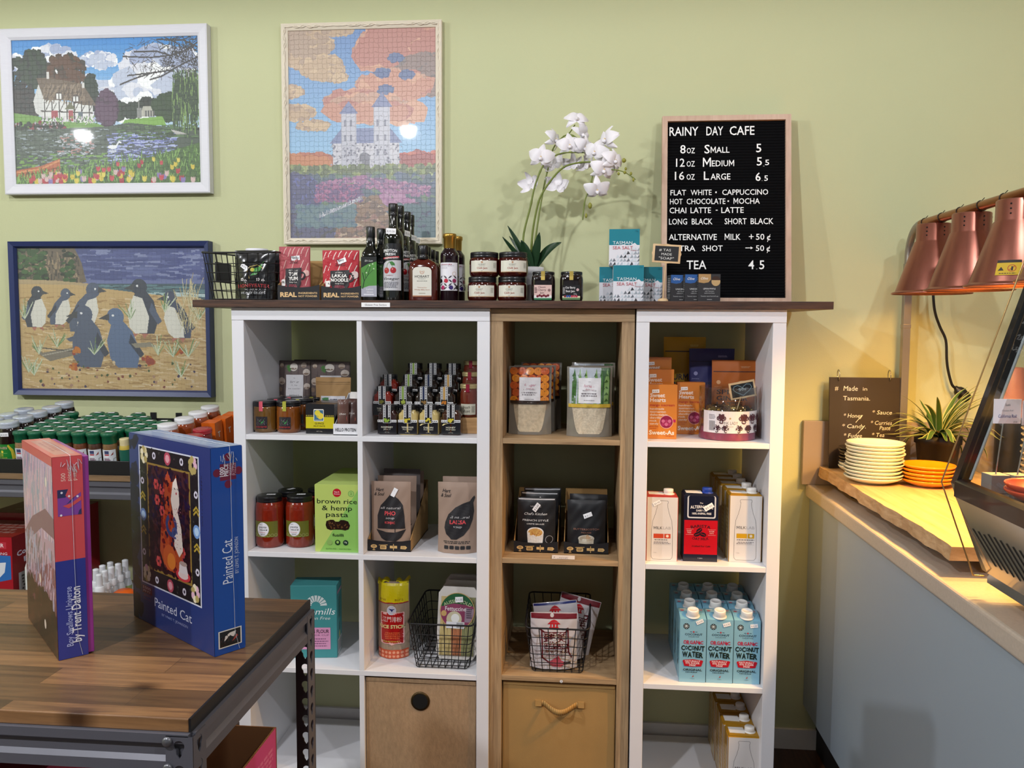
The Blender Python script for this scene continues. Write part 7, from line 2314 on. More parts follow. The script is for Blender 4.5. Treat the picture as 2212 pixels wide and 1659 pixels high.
# sloping black tray
TF0, TZ0 = -.024, .978
def tz(y):
    return TZ0+KR*(y-TF0)
tr = thing('sloping_tray', 'long black sloping display tray of jars on the wall rack', 'tray', (0, 0, 0))
mb = MB()
X0_, X1_ = -1.45, -.05
def slab(y0_, y1_, za, zb):
    vs = [(x, y, z) for x in (X0_, X1_) for y, z in ((y0_, za), (y1_, tz(y1_)-.001 if zb is None else zb), (y1_, (tz(y1_)-.003) if zb is None else zb+.002), (y0_, za+.0))]
slope = [(TF0, tz(TF0)-.003), (.36, tz(.36)-.003), (.36, tz(.36)-.0003), (TF0, tz(TF0)-.0003)]
A = [V((X0_, y, z)) for y, z in slope]
Bq = [V((X1_, y, z)) for y, z in slope]
mb.add(A+Bq, [(0, 1, 2, 3), (7, 6, 5, 4)]+[(i, (i+1) % 4, 4+(i+1) % 4, 4+i) for i in range(4)], blk)
mb.build('tray_floor', tr)
MB().box(X0_, X1_, TF0-.004, TF0-.0005, .956, .998, blk).build('tray_lip', tr, .001)
MB().box(X0_, X1_, .362, .366, .956, tz(.36)+.055, blk).build('tray_back', tr)
for x in (-.45, -.36):
    MB().box(x, x+.02, .355, .361, tz(.36)+.05, tz(.36)+.075, blk).build('tray_clip', tr)
def ontilt(u, v, zf):
    """meet the plane that lies zf above the sloping tray (square to it)"""
    d = _ray(u, v)
    # z = TZ0+zf + KR*(y-TF0)
    t = (TZ0+zf+KR*(CAM.y*-1*-1-TF0)-CAM.z)/(d.z-KR*d.y)
    return CAM+d*t
TILT = math.atan(KR)
def seat(x, y):
    return (x, y, tz(y)+.0006)
# spice jars
spice_cols = ['8a6a4a', '6a5a3a', '7c7448', '5c3a24', '6a3c24', '4a3024', '7a5c3c']
green_cap = M('green_cap', '0f5a3c', .35, coat=.2, var=.04)
p = PR(.052, .045)
p.rect(0, 0, 1, 1, 'd0d4d8').poly([(.34, .6), (.34, .98), (.64, .98), (.64, .6), (.49, .5)], 'dcdee2').rect(.36, .72, .62, .94, '3c4468').rect(.36, .62, .62, .7, 'a82838').lines(.3, .7, .28, .44, 2, '6a3050', .36).lines(.35, .65, .05, .1, 1, '8a8a94').poly([(.68, .6), (.86, .86), (.84, .68)], '8a3c34').line([(.82, .05), (.84, .4), (.98, .45)], .02, '2a2c34')
def spice(label, x, y, col, first=None):
    t = thing('spice_jar', label, 'jar', seat(x, y), 0, 'green capped spice jars on the sloping tray', TILT)
    r, h = .0205, .1
    MB().lathe([(r*.94, 0), (r, .004), (r, .062), (r*.9, .069), (r*.82, .072)], M('spice_'+col, col, .15, coat=.6, var=.4, scale=200), 24).build('jar', t)
    MB().lathe([(r*.98, .068), (r*1.0, .07), (r*1.0, .088), (r*1.13, .091), (r*1.13, .097), (r*1.05, .1), (r*.4, .1)], green_cap, 24).build('cap', t)
    p.make('label', t, cyl(r+.0004, .006, .052), GLOSS, (.005, 0))
    price(MB(), flat((0, 0, .1), (1, 0, 0), (0, 1, 0)), 0, .002, .2*(rnd.random()-.5), .02, .011, '$ 4.50').build('price_sticker', t)
    return t
protos = {}
rowsn = ['front', 'second', 'third', 'fourth', 'fifth', 'sixth', 'seventh']
coln = ['first', 'second', 'third', 'fourth', 'fifth', 'sixth', 'seventh', 'eighth', 'ninth', 'tenth']
counts = [6, 4, 6, 6, 5, 6, 5, 4, 4]
xs0 = [at(u, 933, .005).x for u in (54, 84, 115, 147, 178, 209, 242)]
step = (xs0[-1]-xs0[0])/6
for ci, n in enumerate(counts):
    for ri in range(n):
        x, y = xs0[0]+step*ci+.002*(ri % 2), .0+.0475*ri
        if ci == 7 and ri == 0:
            continue
        lb = 'green capped spice jar, %s row, %s column from the left of the tray' % (rowsn[ri], coln[ci])
        k = ci % 7
        if k not in protos:
            protos[k] = spice(lb, x, y, spice_cols[k])
        else:
            dup(protos[k], seat(x, y), lb, .3*(rnd.random()-.5))
# cream seasoning bottle
xq = xs0[0]+step*7+.0
t = jar('seasoning_jar', 'small cream topped seasoning bottle at the right of the front spice row', seat(xq, .002), .017, .082, M('seasoning_yellow', 'b8a040', .4), M('cream_cap', 'cfc294', .45), .026, None, neck=.8, lid_r=.85)
t.rotation_euler.x = TILT
MB().lathe([(.0176, .012), (.0176, .05)], M('seasoning_label', '1c5a4a', .4, var=0), 24, cap=(0, 0)).build('label', t)
# black bean jars with white lids
silver_lid = M('white_metal_lid', 'b8c0cc', .3, metal=.2, coat=.4, var=.03)
beans = gl('black_bean_jar', '1c1210', .12, .3, 90)
p = PR(.085, .046)
p.rect(0, 0, 1, 1, '1e7a30').poly([(.74, 0), (.86, 0), (.8, .6), (.66, .98), (.62, .9), (.72, .5)], 'c8b838').txt('chilli', .4, .68, .18, 'd8a8a0', w=.4, sh=.2).ell(.42, .5, .05, 'd8c840').rect(.1, .4, .6, .42, '8ac06a').txt('豆豉', .36, .2, .16, 'd0c850', w=.2).txt('SPICY SAUCE', .38, .06, .09, 'c8c850', w=.4)
bj = None
lbs = ['front left white lidded jar of black bean sauce with a green label', 'white lidded black bean jar at the far left edge', 'second white lidded black bean jar in the near column', 'third black bean jar in the near column, by the spice jars', 'white lidded black bean jar behind, second column', 'black bean jar fourth in the near column', 'white lidded black bean jar at the back left of the cluster', 'rearmost right black bean jar with a white price sticker']
for (c_, k_), lb in zip(((0, 0), (1, 0), (0, 1), (0, 2), (1, 1), (0, 3), (1, 2), (0, 4)), lbs):
    q = V((xs0[0]-.057-.069*c_, 0, 0))
    yb_ = .026+.067*k_+.03*c_
    if bj is None:
        bj = jar('bean_jar', lb, seat(q.x, yb_), .032, .122, beans, silver_lid, .018, (p, .012), 'white lidded black bean jars', neck=.82, lid_r=.88, sh=.82)
        bj.rotation_euler.x = TILT
        sticker(bj, cyl(.032, .088, 0), .006, 0, 0, .022, .012)
    else:
        dup(bj, seat(q.x, yb_), lb, .4*(rnd.random()-.5))
# relish jars with white plastic lids
rel = gl('relish_jar', '8a3c18', .15, .35, 80)
wl = M('white_plastic_lid', 'dedee2', .35, var=.02)
rj = None
for (u, v), lb in zip(((342, 926), (375, 914), (403, 902), (431, 889)), ('white lidded relish jar peeking over the cat puzzle box, nearest the spice jars', 'second white lidded relish jar in the diagonal row', 'third white lidded relish jar in the diagonal row', 'rearmost white lidded relish jar, next to the wall')):
    q = ontilt(u, v, .115)
    q.y = .052+.082*(0 if rj is None else kr)
    kr = 1 if rj is None else kr+1
    if rj is None:
        rj = jar('relish_jar', lb, seat(q.x, q.y), .033, .115, rel, wl, .016, None, 'white lidded relish jars', neck=.82, lid_r=.87, sh=.82)
        rj.rotation_euler.x = TILT
        MB().lathe([(.0336, .02), (.0336, .07)], M('relish_label', '8a8a4a', .5, var=.2, scale=40), 28, cap=(0, 0)).build('label', rj)
    else:
        dup(rj, seat(q.x, q.y), lb, 0)
rl = M('red_lid', 'a0202c', .35, coat=.3, var=.05)
t0 = None
for (u, v), lb in zip(((430, 932), (424, 939), (487, 886)), ('red lidded jar beside the orange boxes', 'red lidded jar just in front of the other one, half hidden by the cat puzzle', 'red lidded jar at the back right corner of the tray')):
    q = ontilt(u, v, .09 if v > 900 else .12)
    y = min(q.y+.004, .315) if v > 900 else .335
    q.x = q.x if v > 900 else -.09
    if t0 is None:
        t0 = jar('red_lid_jar', lb, seat(q.x, y+.028), .028, .092, gl('red_paste', '6a1414'), rl, .014, None, 'red lidded jars on the tray', lid_r=1.0)
        t0.rotation_euler.x = TILT
    else:
        dup(t0, seat(q.x, y-(.012 if v > 935 else 0)), lb, 0, sc=(1, 1, 1.25 if v < 900 else 1))
# orange spice boxes
om_ = M('orange_box', 'd8641c', .45, var=.03)
p = PR(.044, .09)
p.rect(0, 0, 1, 1, 'd8641c').txt('Simply', .35, .86, .05, '9a3c14', w=.3).rect(.42, .38, .6, .5, '8a2420').ell(.5, .3, .16, 'd8d8d4').rect(.36, .18, .64, .28, '1c3a34').ell(.5, .2, .06, '8aa898')
ps = PR(.05, .09)
ps.rect(0, 0, 1, 1, 'd0601a').txt('T', .5, .45, .2, 'e0d8d0', w=.36, b=.03)
ob = None
for (u, v), lb in zip(((451, 914), (472, 906), (490, 899)), ('front orange spice box with a tiny bottle printed on it', 'second orange spice box, behind the front one', 'rearmost orange spice box, against the white unit')):
    q = ontilt(u, v, .09)
    if ob is None:
        x_, y_ = q.x, q.y+.005
        ob = boxthing('spice_box', lb, seat(x_, y_), .044, .05, .09, om_, [(p, 'F'), (ps, 'R')], 'orange spice boxes', rx=TILT)
    else:
        y_ += .058
        dup(ob, seat(min(q.x, -.05-.022), y_), lb, 0)

# --- things on the rack's lower shelf
LZ = .5006
red_m = M('red_powder_carton', '9c1424', .35, coat=.3, var=.04)
q = at(25, 1161, -.02)
p = PR(.26, q.z-LZ)
p.rect(0, 0, 1, 1, 'a01424').rect(.6, .86, .93, .94, 'b83040').txt('POWER', .9, .88, .045, 'e8dcdc', w=.22, al='r', b=.02).poly([(.3, .4), (.62, .42), (.98, .5), (.98, .78), (.3, .8)], '2c6ab0').txt('LONG LASTING', .94, .79, .03, 'dce4ec', w=.4, al='r').poly([(.7, .55), (.82, .5), (.9, .58), (.92, .7), (.68, .68)], 'd8dce0').txt('Commercial', .93, .18, .13, 'e4e4ec', w=.8, al='r', b=.05).txt('Commercial', .93, .18, .13, '1c1c4c', w=.8, al='r', b=.015).poly([(.3, 0), (.98, .0), (.98, .1), (.7, .06)], 'd89030')
ps = PR(.2, q.z-LZ)
ps.rect(0, 0, 1, 1, '7c1020').txt('Commercial', .5, .78, .06, 'c8c8dc', w=.8, rot=.1, b=.03).txt('Blend', .5, .68, .06, 'c8c8dc', w=.5, rot=.1, b=.03).rect(.12, .02, .95, .55, 'a8a8ac').lines(.18, .9, .06, .52, 12, '3a3a40')
top = PR(.26, .2)
top.rect(0, 0, 1, 1, '8a2420').lines(.2, .9, .2, .8, 4, 'a87870')
boxthing('powder_carton', 'red laundry powder carton on the lower shelf of the wall rack', (q.x-.13, -.02, LZ), .26, .2, q.z-LZ, red_m, [(p, 'F'), (ps, 'R'), (top, 'U')])
q2 = at(22, 1128, .23)
boxthing('powder_carton', 'second red powder carton, standing behind the front one', (q.x-.11, .2, LZ), .26, .19, q.z-LZ+.02, red_m, [(top, 'U')])
q = at(57, 1198, -.015)
t = bottle('cleaner_bottle', 'white cleaner bottle with a green mark, between the red carton and the red puzzle box', (q.x+.012, .0, LZ), .024, q.z-LZ, M('white_bottle_plastic', 'd8dcd8', .4, var=.02), None, [(.9, 0), (1, .02), (1, .8), (.7, .92), (.5, .94)], .02, .013, capmat=M('green_bottle_cap', '2c7a4c', .4))
spray_w = M('white_spray_cap', 'd4d6da', .4, var=.02)
sp0 = None
pos = [(214, 1240), (226, 1232), (240, 1224), (255, 1217), (270, 1209), (207, 1229), (221, 1221), (238, 1214)]
lbs = ['front spray bottle of the near row', 'second spray bottle of the near row', 'third spray bottle of the near row', 'fourth spray bottle of the near row', 'fifth and last spray bottle of the near row', 'front spray bottle of the far row', 'middle spray bottle of the far row', 'last spray bottle of the far row']
clearp = M('frosted_bottle', 'b8bcc0', .25, coat=.4, var=.05)
for (u, v), lb in zip(pos, lbs):
    q = onz(u, v, LZ+.155)
    lb = 'small white capped '+lb+', lower rack shelf'
    y = min(q.y, .33)
    if sp0 is None:
        sp0 = thing('spray_bottle', lb, 'bottle', (q.x, y, LZ), 0, 'small white capped spray bottles')
        MB().lathe([(.017, 0), (.019, .003), (.019, .08), (.014, .095), (.011, .1)], clearp, 20).build('bottle', sp0)
        MB().lathe([(.0145, .098), (.0145, .116), (.0125, .118)], spray_w, 20).build('collar', sp0)
        MB().lathe([(.0098, .116), (.0088, .15), (.0092, .154), (.005, .156), (.0005, .156)], spray_w, 20).build('spray_cap', sp0)
        MB().lathe([(.0193, .02), (.0193, .075)], M('spray_label', '8a9a5c', .5, var=.3, scale=60), 20, cap=(0, 0)).build('label', sp0)
    else:
        dup(sp0, (q.x, y, LZ), lb, 0)
q0_, q1_ = at(283, 1206, .1), at(248, 1196, .3)
dc = thing('display_carton', 'white open display carton with a black front beside the spray bottles', 'carton', (q0_.x+.035, .1, LZ))
hh = q0_.z-LZ
mb = MB()
mb.add([V(v) for v in ((-.055, 0, 0), (.055, 0, 0), (.055, 0, hh*.25), (-.055, 0, hh*.25), (-.055, .16, 0), (.055, .16, 0), (.055, .16, hh), (.03, .16, hh+.02), (-.03, .16, hh+.02), (-.055, .16, hh))], [(4, 5, 6, 7, 8, 9), (0, 4, 9, 3), (1, 2, 6, 5), (0, 1, 5, 4)], whc)
o = mb.build('carton', dc)
sd = o.modifiers.new('thickness', 'SOLIDIFY')
sd.thickness = .002
p = PR(.11, hh*.25)
p.rect(0, 0, 1, 1, '141816').ell(.3, .5, .1, 'a84828').ell(.6, .4, .12, '8a8a3c').make('carton_print', dc, flat((-.055, -.001, 0)))
q = at(272, 1272, .04)
MB_o = MB().lathe([(.028, 0), (.03, .004), (.03, q.z-LZ-.006), (.02, q.z-LZ), (.001, q.z-LZ+.001)], M('orange_tub', 'd8601c', .4, var=.03), 28).build('orange_tub')
MB_o.location = (q.x, .03, LZ)
tag(MB_o, 'orange tub lid showing just above the table, beside the cat puzzle', 'tub')

# ================================================================ counter on the right
CX, CZ = 1.742, .893
ct = thing('service_counter', 'blue-grey counter with a pale stone worktop running along the right side', 'counter', (0, 0, 0))
panel = M('blue_grey_panel', '8f9ca8', .42, var=.03, scale=2)
CYE = -2.0
MB().box(1.756, 2.5, CYE, WALL-.001, .15, .851, panel).build('cabinet_panel', ct, .002)
MB().box(1.80, 2.5, CYE, WALL-.001, .0005, .15, M('toe_kick', '1c1a1a', .6)).build('toe_kick', ct)
stone = M('pale_stone', 'b3a698', .4, var=.14, scale=160, bump=.06, bscale=300)
MB().box(CX, 2.52, CYE, WALL-.001, .851, CZ, stone).build('worktop', ct, .007, seg=3)
MB().box(1.726, 2.52, WALL-.022, WALL-.0015, CZ+.0003, 1.10, M('splashback_laminate', '9a8c84', .45, var=.02)).build('upstand', ct, .001)

# --- live-edge timber slab
pine = wood('live_edge_pine', 'b48c5c', 'd2b284', .5, (26, 2.2, 26), 1.6, .12)
bark = wood('slab_edge', 'a07c54', 'c4a27a', .8, (6, 6, 26), 3, .5)
sl = thing('timber_slab', 'thick live-edge timber board raised on the counter, carrying the plates', 'board', (0, 0, 0))
SY0, SY1, SX0, SX1, SZ0, SZ1 = -.575, .385, 1.778, 2.24, .926, .955
rr_ = random.Random(9)
n = 40
topL, botL = [], []
for i in range(n+1):
    y = SY1+(SY0-SY1)*i/n
    wv = .0022*math.sin(y*13)+.001*math.sin(y*47+1)
    topL.append(V((SX0+wv+.003*(rr_.random()-.5), y, SZ1)))
    botL.append(V((SX0-.006+wv*.6+.003*math.sin(y*33)+.002*math.sin(y*71), y, SZ0)))
tl = topL+[V((SX1, SY0, SZ1)), V((SX1, SY1, SZ1))]
bl = botL+[V((SX1, SY0, SZ0)), V((SX1, SY1, SZ0))]
mb = MB()
mb.add(tl, [tuple(range(len(tl)))], pine)
mb.add(bl, [tuple(range(len(bl)))[::-1]], pine)
k = len(tl)
mb.add(tl+bl, [(i, k+i, k+(i+1) % k, (i+1) % k) for i in range(k)], bark)
mb.build('slab', sl)
for x, y in ((1.83, -.35), (1.83, .2), (2.18, -.5), (2.18, .3)):
    MB().lathe([(.012, CZ+.0003), (.012, SZ0)], blk, 16, cx=x, cy=y).build('foot', sl)
PZ = SZ1+.0006

# --- plates
def plate(name, label, loc, r, mat, group, rz=0):
    t = MB().lathe([(r*.55, 0), (r*.6, .0015), (r*.64, .003), (r*.93, .0125), (r, .0175), (r, .0195), (r*.985, .0205), (r*.94, .0185), (r*.62, .0062), (r*.3, .0045), (.0005, .0045)], mat, 48).build(name)
    t.location = loc
    return tag(t, label, 'plate', group)
wp = M('pale_glazed_plate', 'd8dccc', .22, coat=.4, var=.01)
yp = M('yellow_glazed_plate', 'd88a10', .25, coat=.4, var=.02)
cen = onz(1890, 1044, PZ)
r_w = .079
cx_, cy_ = cen.x+.002, cen.y+.018
n_w = 11
pw = None
for i in range(n_w):
    lb = ['bottom pale plate of the tall white stack', 'second pale plate from the bottom of the tall white stack', 'third pale plate from the bottom of the tall white stack', 'fourth pale plate from the bottom of the tall white stack', 'fifth pale plate from the bottom of the tall white stack', 'middle, sixth pale plate of the tall white stack', 'fifth pale plate from the top of the tall white stack', 'fourth pale plate from the top of the tall white stack', 'third pale plate from the top of the tall white stack', 'second pale plate from the top of the tall white stack', 'top pale plate of the tall white stack'][i]
    loc = (cx_+.0025*math.sin(i*1.9)+(-.002 if i < 5 else .001), cy_+.002*math.cos(i*2.3), PZ+i*.0098)
    if pw is None:
        pw = plate('dinner_plate', lb, loc, r_w, wp, 'tall stack of white plates')
    else:
        dup(pw, loc, lb, i)
cen = onz(2008, 1053, PZ)
r_y = .0705
py = None
for i in range(5):
    lb = ['bottom', 'second from bottom', 'middle', 'second from top', 'top'][i]+' yellow plate of the short stack beside the white plates'
    loc = (cen.x+.006+.0015*math.sin(i*2.1), cen.y+.03+.0015*math.cos(i*1.7), PZ+i*.0103)
    if py is None:
        py = plate('dinner_plate', lb, loc, r_y, yp, 'short stack of yellow plates')
    else:
        dup(py, loc, lb, i)
# saucers behind the white stack
dp = M('black_glazed_saucer', '1c1614', .25, coat=.4, var=.02)
sc_ = onz(1850, 1012, PZ)
ps_ = None
lbs = ['bottom white saucer of the half hidden stack behind the white plates', 'second white saucer of the half hidden stack', 'lowest black saucer in the half hidden stack', 'second black saucer in the half hidden stack', 'third black saucer in the half hidden stack', 'fourth black saucer in the half hidden stack', 'top black saucer in the half hidden stack']
sx_, sy_ = at(1812, 1000, .298).x+.047, .3
for i, lb in enumerate(lbs):
    if i in (0, 2):
        ps_ = plate('saucer', lb, (sx_, sy_, PZ+i*.0095), .046 if i else .047, wp if i == 0 else dp, 'saucer stack in front of the counter chalkboard')
    else:
        dup(ps_, (sx_+.002*math.sin(i*2), sy_+.001, PZ+i*.0095), lb, i)

# --- leaning chalkboard
ya, yb2 = .352, .372
a, b_ = at(1792, 815, yb2), at(1945, 818, yb2)
W_ = b_.x-a.x
H_ = (a.z-PZ)/math.cos(.06)
cb_ = thing('chalkboard', 'dark chalkboard listing Tasmanian produce, leaning on the wall behind the plates', 'sign', ((a.x+b_.x)/2, ya, PZ+.0008), 0, None, -math.atan2(yb2-ya, a.z-PZ))
MB().box(-W_/2, W_/2, 0, .006, 0, H_, M('slate_board', '2c221f', .5, var=.06, scale=20)).build('slate', cb_, .001)
p = PR(W_, H_)
ck = 'd8d4cc'
def X_(x): return (x-325)/685
def Y_(y): return 1-(y-340)/870
p.txt('#', X_(395), Y_(465), .05, ck, w=.05).txt('Made', X_(530), Y_(468), .055, ck, w=.2, sh=.1).txt('in', X_(670), Y_(465), .04, ck, w=.06).txt('Tasmania.', X_(590), Y_(560), .05, ck, w=.38)
for t, x, y, w_ in (('* Honey', 555, 725, .27), ('* Candy.', 565, 825, .34), ('* Fudge', 555, 915, .26), ('* Sauce', 835, 690, .28), ('* Curries', 828, 790, .3), ('Paste', 865, 838, .15), ('* Tea', 800, 905, .18)):
    p.txt(t, X_(x), Y_(y), .046, ck, w=w_, sh=.2)
p.line([(X_(645), Y_(700)), (X_(585), Y_(770))], .008, ck).line([(X_(670), Y_(800)), (X_(605), Y_(875))], .008, ck)
p.make('chalk_writing', cb_, flat((-W_/2, 0, 0)), INK, base=.0003, step=.00001)
chrome = M('chrome_ring', 'b0b0b0', .2, metal=.95, var=0)
for x in (-W_*.37, W_*.35):
    MB().tube([(x+.0, .003+.012*math.sin(q), H_+.006+.018*math.cos(q)) for q in [2*PI*k/16 for k in range(16)]], .0014, chrome, 6, True).build('hanging_ring', cb_)

# --- spider plant
pz = at(2028, 940, .27)
rp = .066
spl = thing('potted_spider_plant', 'spider plant with cream edged leaves in a black pot behind the yellow plates', 'plant', (pz.x, .275, PZ))
ph = pz.z-PZ
MB().lathe([(rp*.74, 0), (rp*.76, .002), (rp*.92, ph*.78), (rp, ph*.8), (rp, ph), (rp*.94, ph), (rp*.9, ph*.86), (.001, ph*.84)], M('black_pot', '141012', .5, var=.04), 32).build('pot', spl)
lg = M('spider_leaf_green', '3c5a26', .42, var=.15, scale=60)
lc = M('spider_leaf_edge', 'a8aa70', .45, var=.1, scale=60)
r3 = random.Random(21)
for i in range(64):
    az = r3.random()*2*PI
    L_ = .12+.11*r3.random()
    el = .5+.95*r3.random()
    dx, dy = math.cos(az), math.sin(az)*.5
    w0 = .008+.0045*r3.random()
    k = 10
    rows = []
    p0 = V((dx*.02*r3.random(), dy*.02, ph*.86))
    pos, ang_ = p0.copy(), el
    hd = V((dx, dy, 0)).normalized()
    dr = (1.3+1.2*r3.random())*(1 if el < 1.2 else .55)
    for j in range(k+1):
        t = j/k
        sd = V((-hd.y, hd.x, 0))
        nrm = sd.cross(hd*math.cos(ang_)+V((0, 0, math.sin(ang_))))
        ww = w0*(math.sin(PI*(.15+.85*t)))**.6*(1-t*.55) if t < 1 else .0003
        dip = nrm*(ww*.35)
        rows.append([pos-sd*ww, pos-sd*ww*.78+dip*.6, pos+dip, pos+sd*ww*.78+dip*.6, pos+sd*ww])
        pos = pos+(hd*math.cos(ang_)+V((0, 0, math.sin(ang_))))*(L_/k)
        pos.y = min(pos.y, .066)
        if pos.y < -.02:
            pos.z = max(pos.z, .125)
        ang_ -= dr/k
    vs = [q for r_ in rows for q in r_]
    mb = MB()
    for c in range(4):
        mb.add(vs, [(5*j+c, 5*j+c+1, 5*j+c+6, 5*j+c+5) for j in range(k)], lc if c in (0, 3) else lg, True)
    mb.build('leaf', spl)

# ================================================================ heat lamp rig
LX = 2.02
rig = thing('heat_lamp_stand', 'steel and copper rail stand carrying the row of copper heat lamps', 'lamp stand', (0, 0, 0))
ss = M('stainless_post', '9a938c', .35, metal=.7, var=.05, scale=40, stretch=(1, 1, .1))
copper_t = M('copper_tube', '9c5f30', .28, metal=.9, var=.06)
PY = .371
RZ = 1.712
MB().box(LX-.011, LX+.011, PY-.011, PY+.011, CZ+.0005, 1.60, ss).box(LX-.012, LX+.012, PY-.012, PY+.012, 1.40, 1.412, ss).build('post', rig, .001)
arc = [(LX, PY, 1.595)]+[(LX, PY-.085+.085*math.cos(q), 1.625+.087*math.sin(q)) for q in [PI/2*k/8 for k in range(9)]]+[(LX, PY-.10, RZ)]
MB().tube(arc, .0115, ss, 12).build('bend', rig)
MB().tube([(LX, PY-.09, RZ), (LX, -1.45, RZ)], .0125, copper_t, 14).build('rail', rig)
zip_m = M('black_cable_tie', '0e0c0c', .4, var=0)
for i in range(14):
    y = PY-.12-.115*i
    MB().tube([(LX+.0136*math.cos(q), y+.004*math.sin(q), RZ+.0136*math.sin(q)) for q in [2*PI*k/14 for k in range(14)]], .0011, zip_m, 5, True).tube([(LX, y, RZ+.0136), (LX+.003, y-.006, RZ+.019)], .001, zip_m, 5).build('cable_tie', rig)
cab = [at(u, v, .37) for u, v in ((2012, 560), (2016, 640), (2020, 675), (2030, 705), (2043, 735), (2045, 775), (2048, 800), (2056, 830), (2064, 838))]
cord = thing('power_cord', 'black power cord with an inline plug hanging below the first heat lamp', 'cord', (0, 0, 0))
MB().tube(smooth([V((LX, .30, RZ-.0178))]+cab), .0042, zip_m, 8).build('cable', cord)
pa, pb = at(2063, 836, .375), at(2092, 866, .375)
dv = (pb-pa)
tfp = Matrix.Translation(pa) @ dv.to_track_quat('Z', 'Y').to_matrix().to_4x4()
MB().lathe([(.006, 0), (.008, .006), (.014, .012), (.0185, .022), (.0175, .036), (.019, .038), (.017, .052), (.012, .056)], zip_m, 16, tf=tfp).build('plug', cord)
copper = M('brushed_copper', 'a2685a', .34, metal=.9, var=.1, scale=60, stretch=(3, 3, .05))
copper_in = M('copper_inner', 'b87048', .3, metal=.8, var=0)
bulbm = M('heat_bulb', 'ffd08a', .4, var=0)
bb = bulbm.node_tree.nodes['Principled BSDF']
bb.inputs['Emission Color'].default_value = (1, .62, .22, 1)
bb.inputs['Emission Strength'].default_value = 12
hole = M('vent_hole', '050404', .9, var=0)
sty = M('warning_yellow', 'c8a818', .5, var=0)
HEAT_W = (3, 8, 32, 62)
LZR = 1.500
vh = None
lampn = ['copper heat lamp nearest the wall, by the steel post', 'second copper heat lamp from the wall', 'third copper heat lamp from the wall, with a yellow warning sticker low on its side', 'fourth copper heat lamp, mostly hidden behind the glass cabinet']
for i in range(4):
    y = .19-.232*i
    t = thing('heat_lamp', lampn[i], 'lamp', (LX, y, LZR), 0, 'copper heat lamps over the counter')
    MB().lathe([(.1055, -.001), (.1075, .001), (.1055, .004), (.097, .007), (.096, .009), (.051, .148), (.047, .152), (.0465, .198), (.044, .2), (.0445, .197), (.045, .153), (.049, .146), (.094, .008), (.103, .002)], copper, 56, cap=(0, 0)).build('shade', t)
    MB().lathe([(.001, .1985), (.044, .1985), (.044, .1975), (.001, .197)], copper, 32).build('top_cap', t)
    MB().lathe([(.012, .0), (.03, .03), (.034, .05), (.026, .075), (.016, .1), (.016, .14)], bulbm, 20, tf=Matrix.Translation((0, 0, .045))).build('bulb', t)
    for a in (-2.35, -1.35, -.45, .6, 1.6, 2.6):
        for z in (.165, .176, .187):
            tf = Matrix.Rotation(a, 4, 'Z') @ Matrix.Translation((.0463, 0, z)) @ Matrix.Rotation(PI/2, 4, 'Y')
            if vh is None:
                vh = MB().lathe([(.0022, 0), (.0022, .0006), (.0005, .0007)], hole, 10).build('vent_hole', t)
                ho = vh
            else:
                ho = vh.copy()
                S.collection.objects.link(ho)
                ho.parent = t
            ho.matrix_local = tf
    MB().tube([(0, 0, .198), (0, 0, RZ-LZR-.0132)], .006, blk, 10).build('hanger', t)
    if i >= 2:
        p = PR(.05, .036)
        p.rect(0, 0, 1, .82, 'c8a818').rect(0, .82, 1, 1, '1a1614').ring(.62, .45, .17, .03, 'a83018').line([(.5, .32), (.74, .6)], .03, 'a83018').poly([(.58, .3), (.66, .3), (.67, .55), (.6, .58)], '2a1a14').lines(.1, .9, .06, .16, 1, '5a4a10').poly([(.08, .3), (.2, .55), (.32, .3)], '2a2414')
        a0 = -1.28
        def mp(x_, y_, l, a0=a0):
            zz = .022+y_*.95
            rr = .096+(.051-.096)*(zz-.009)/(.148-.009)+.0006+l
            aa = a0+(x_-.025)/.085-.9
            return V((rr*math.cos(aa), rr*math.sin(aa), zz))
        p.make('warning_sticker', t, mp, INK, (.005, .006))
    l = spot('heat_lamp_light', (LX, y, LZR+.045), HEAT_W[i], (1, .53, .12), 165, .6, .03)

# ================================================================ refrigerated display cabinet
DY, DYE = -.70, -1.55
cabt = thing('display_cabinet', 'slanted glass refrigerated display cabinet with black ends on the counter', 'display cabinet', (0, 0, 0))
P0, P1, P2 = V((1.776, 0, .945)), V((1.712, 0, 1.111)), V((1.875, 0, 1.64))
bx = 2.38
blackm = M('black_end_frame', '0c0b0c', .3, coat=.3, var=0)
def outl(y, off=0):
    return [V((P0.x-off, y, P0.z-off)), V((P1.x-off*1.1, y, P1.z)), V((P2.x-off, y, P2.z)), V((bx, y, P2.z)), V((bx, y, P0.z-off))]
# clear end pane with polished brass-lit edge
ep = MB()
A, Bq = outl(DY+.006, .013), outl(DY+.001, .013)
n = 5
ep.add(Bq, [tuple(range(n))], GLASS)
ep.build('end_glass', cabt)
brass = M('pane_edge', 'b09060', .25, metal=.6, var=0)
MB().tube([A[0]+V((.02, 0, -.001)), A[0]+V((.004, 0, 0)), A[0], A[1], A[2]], .0016, brass, 6).build('pane_edge', cabt)
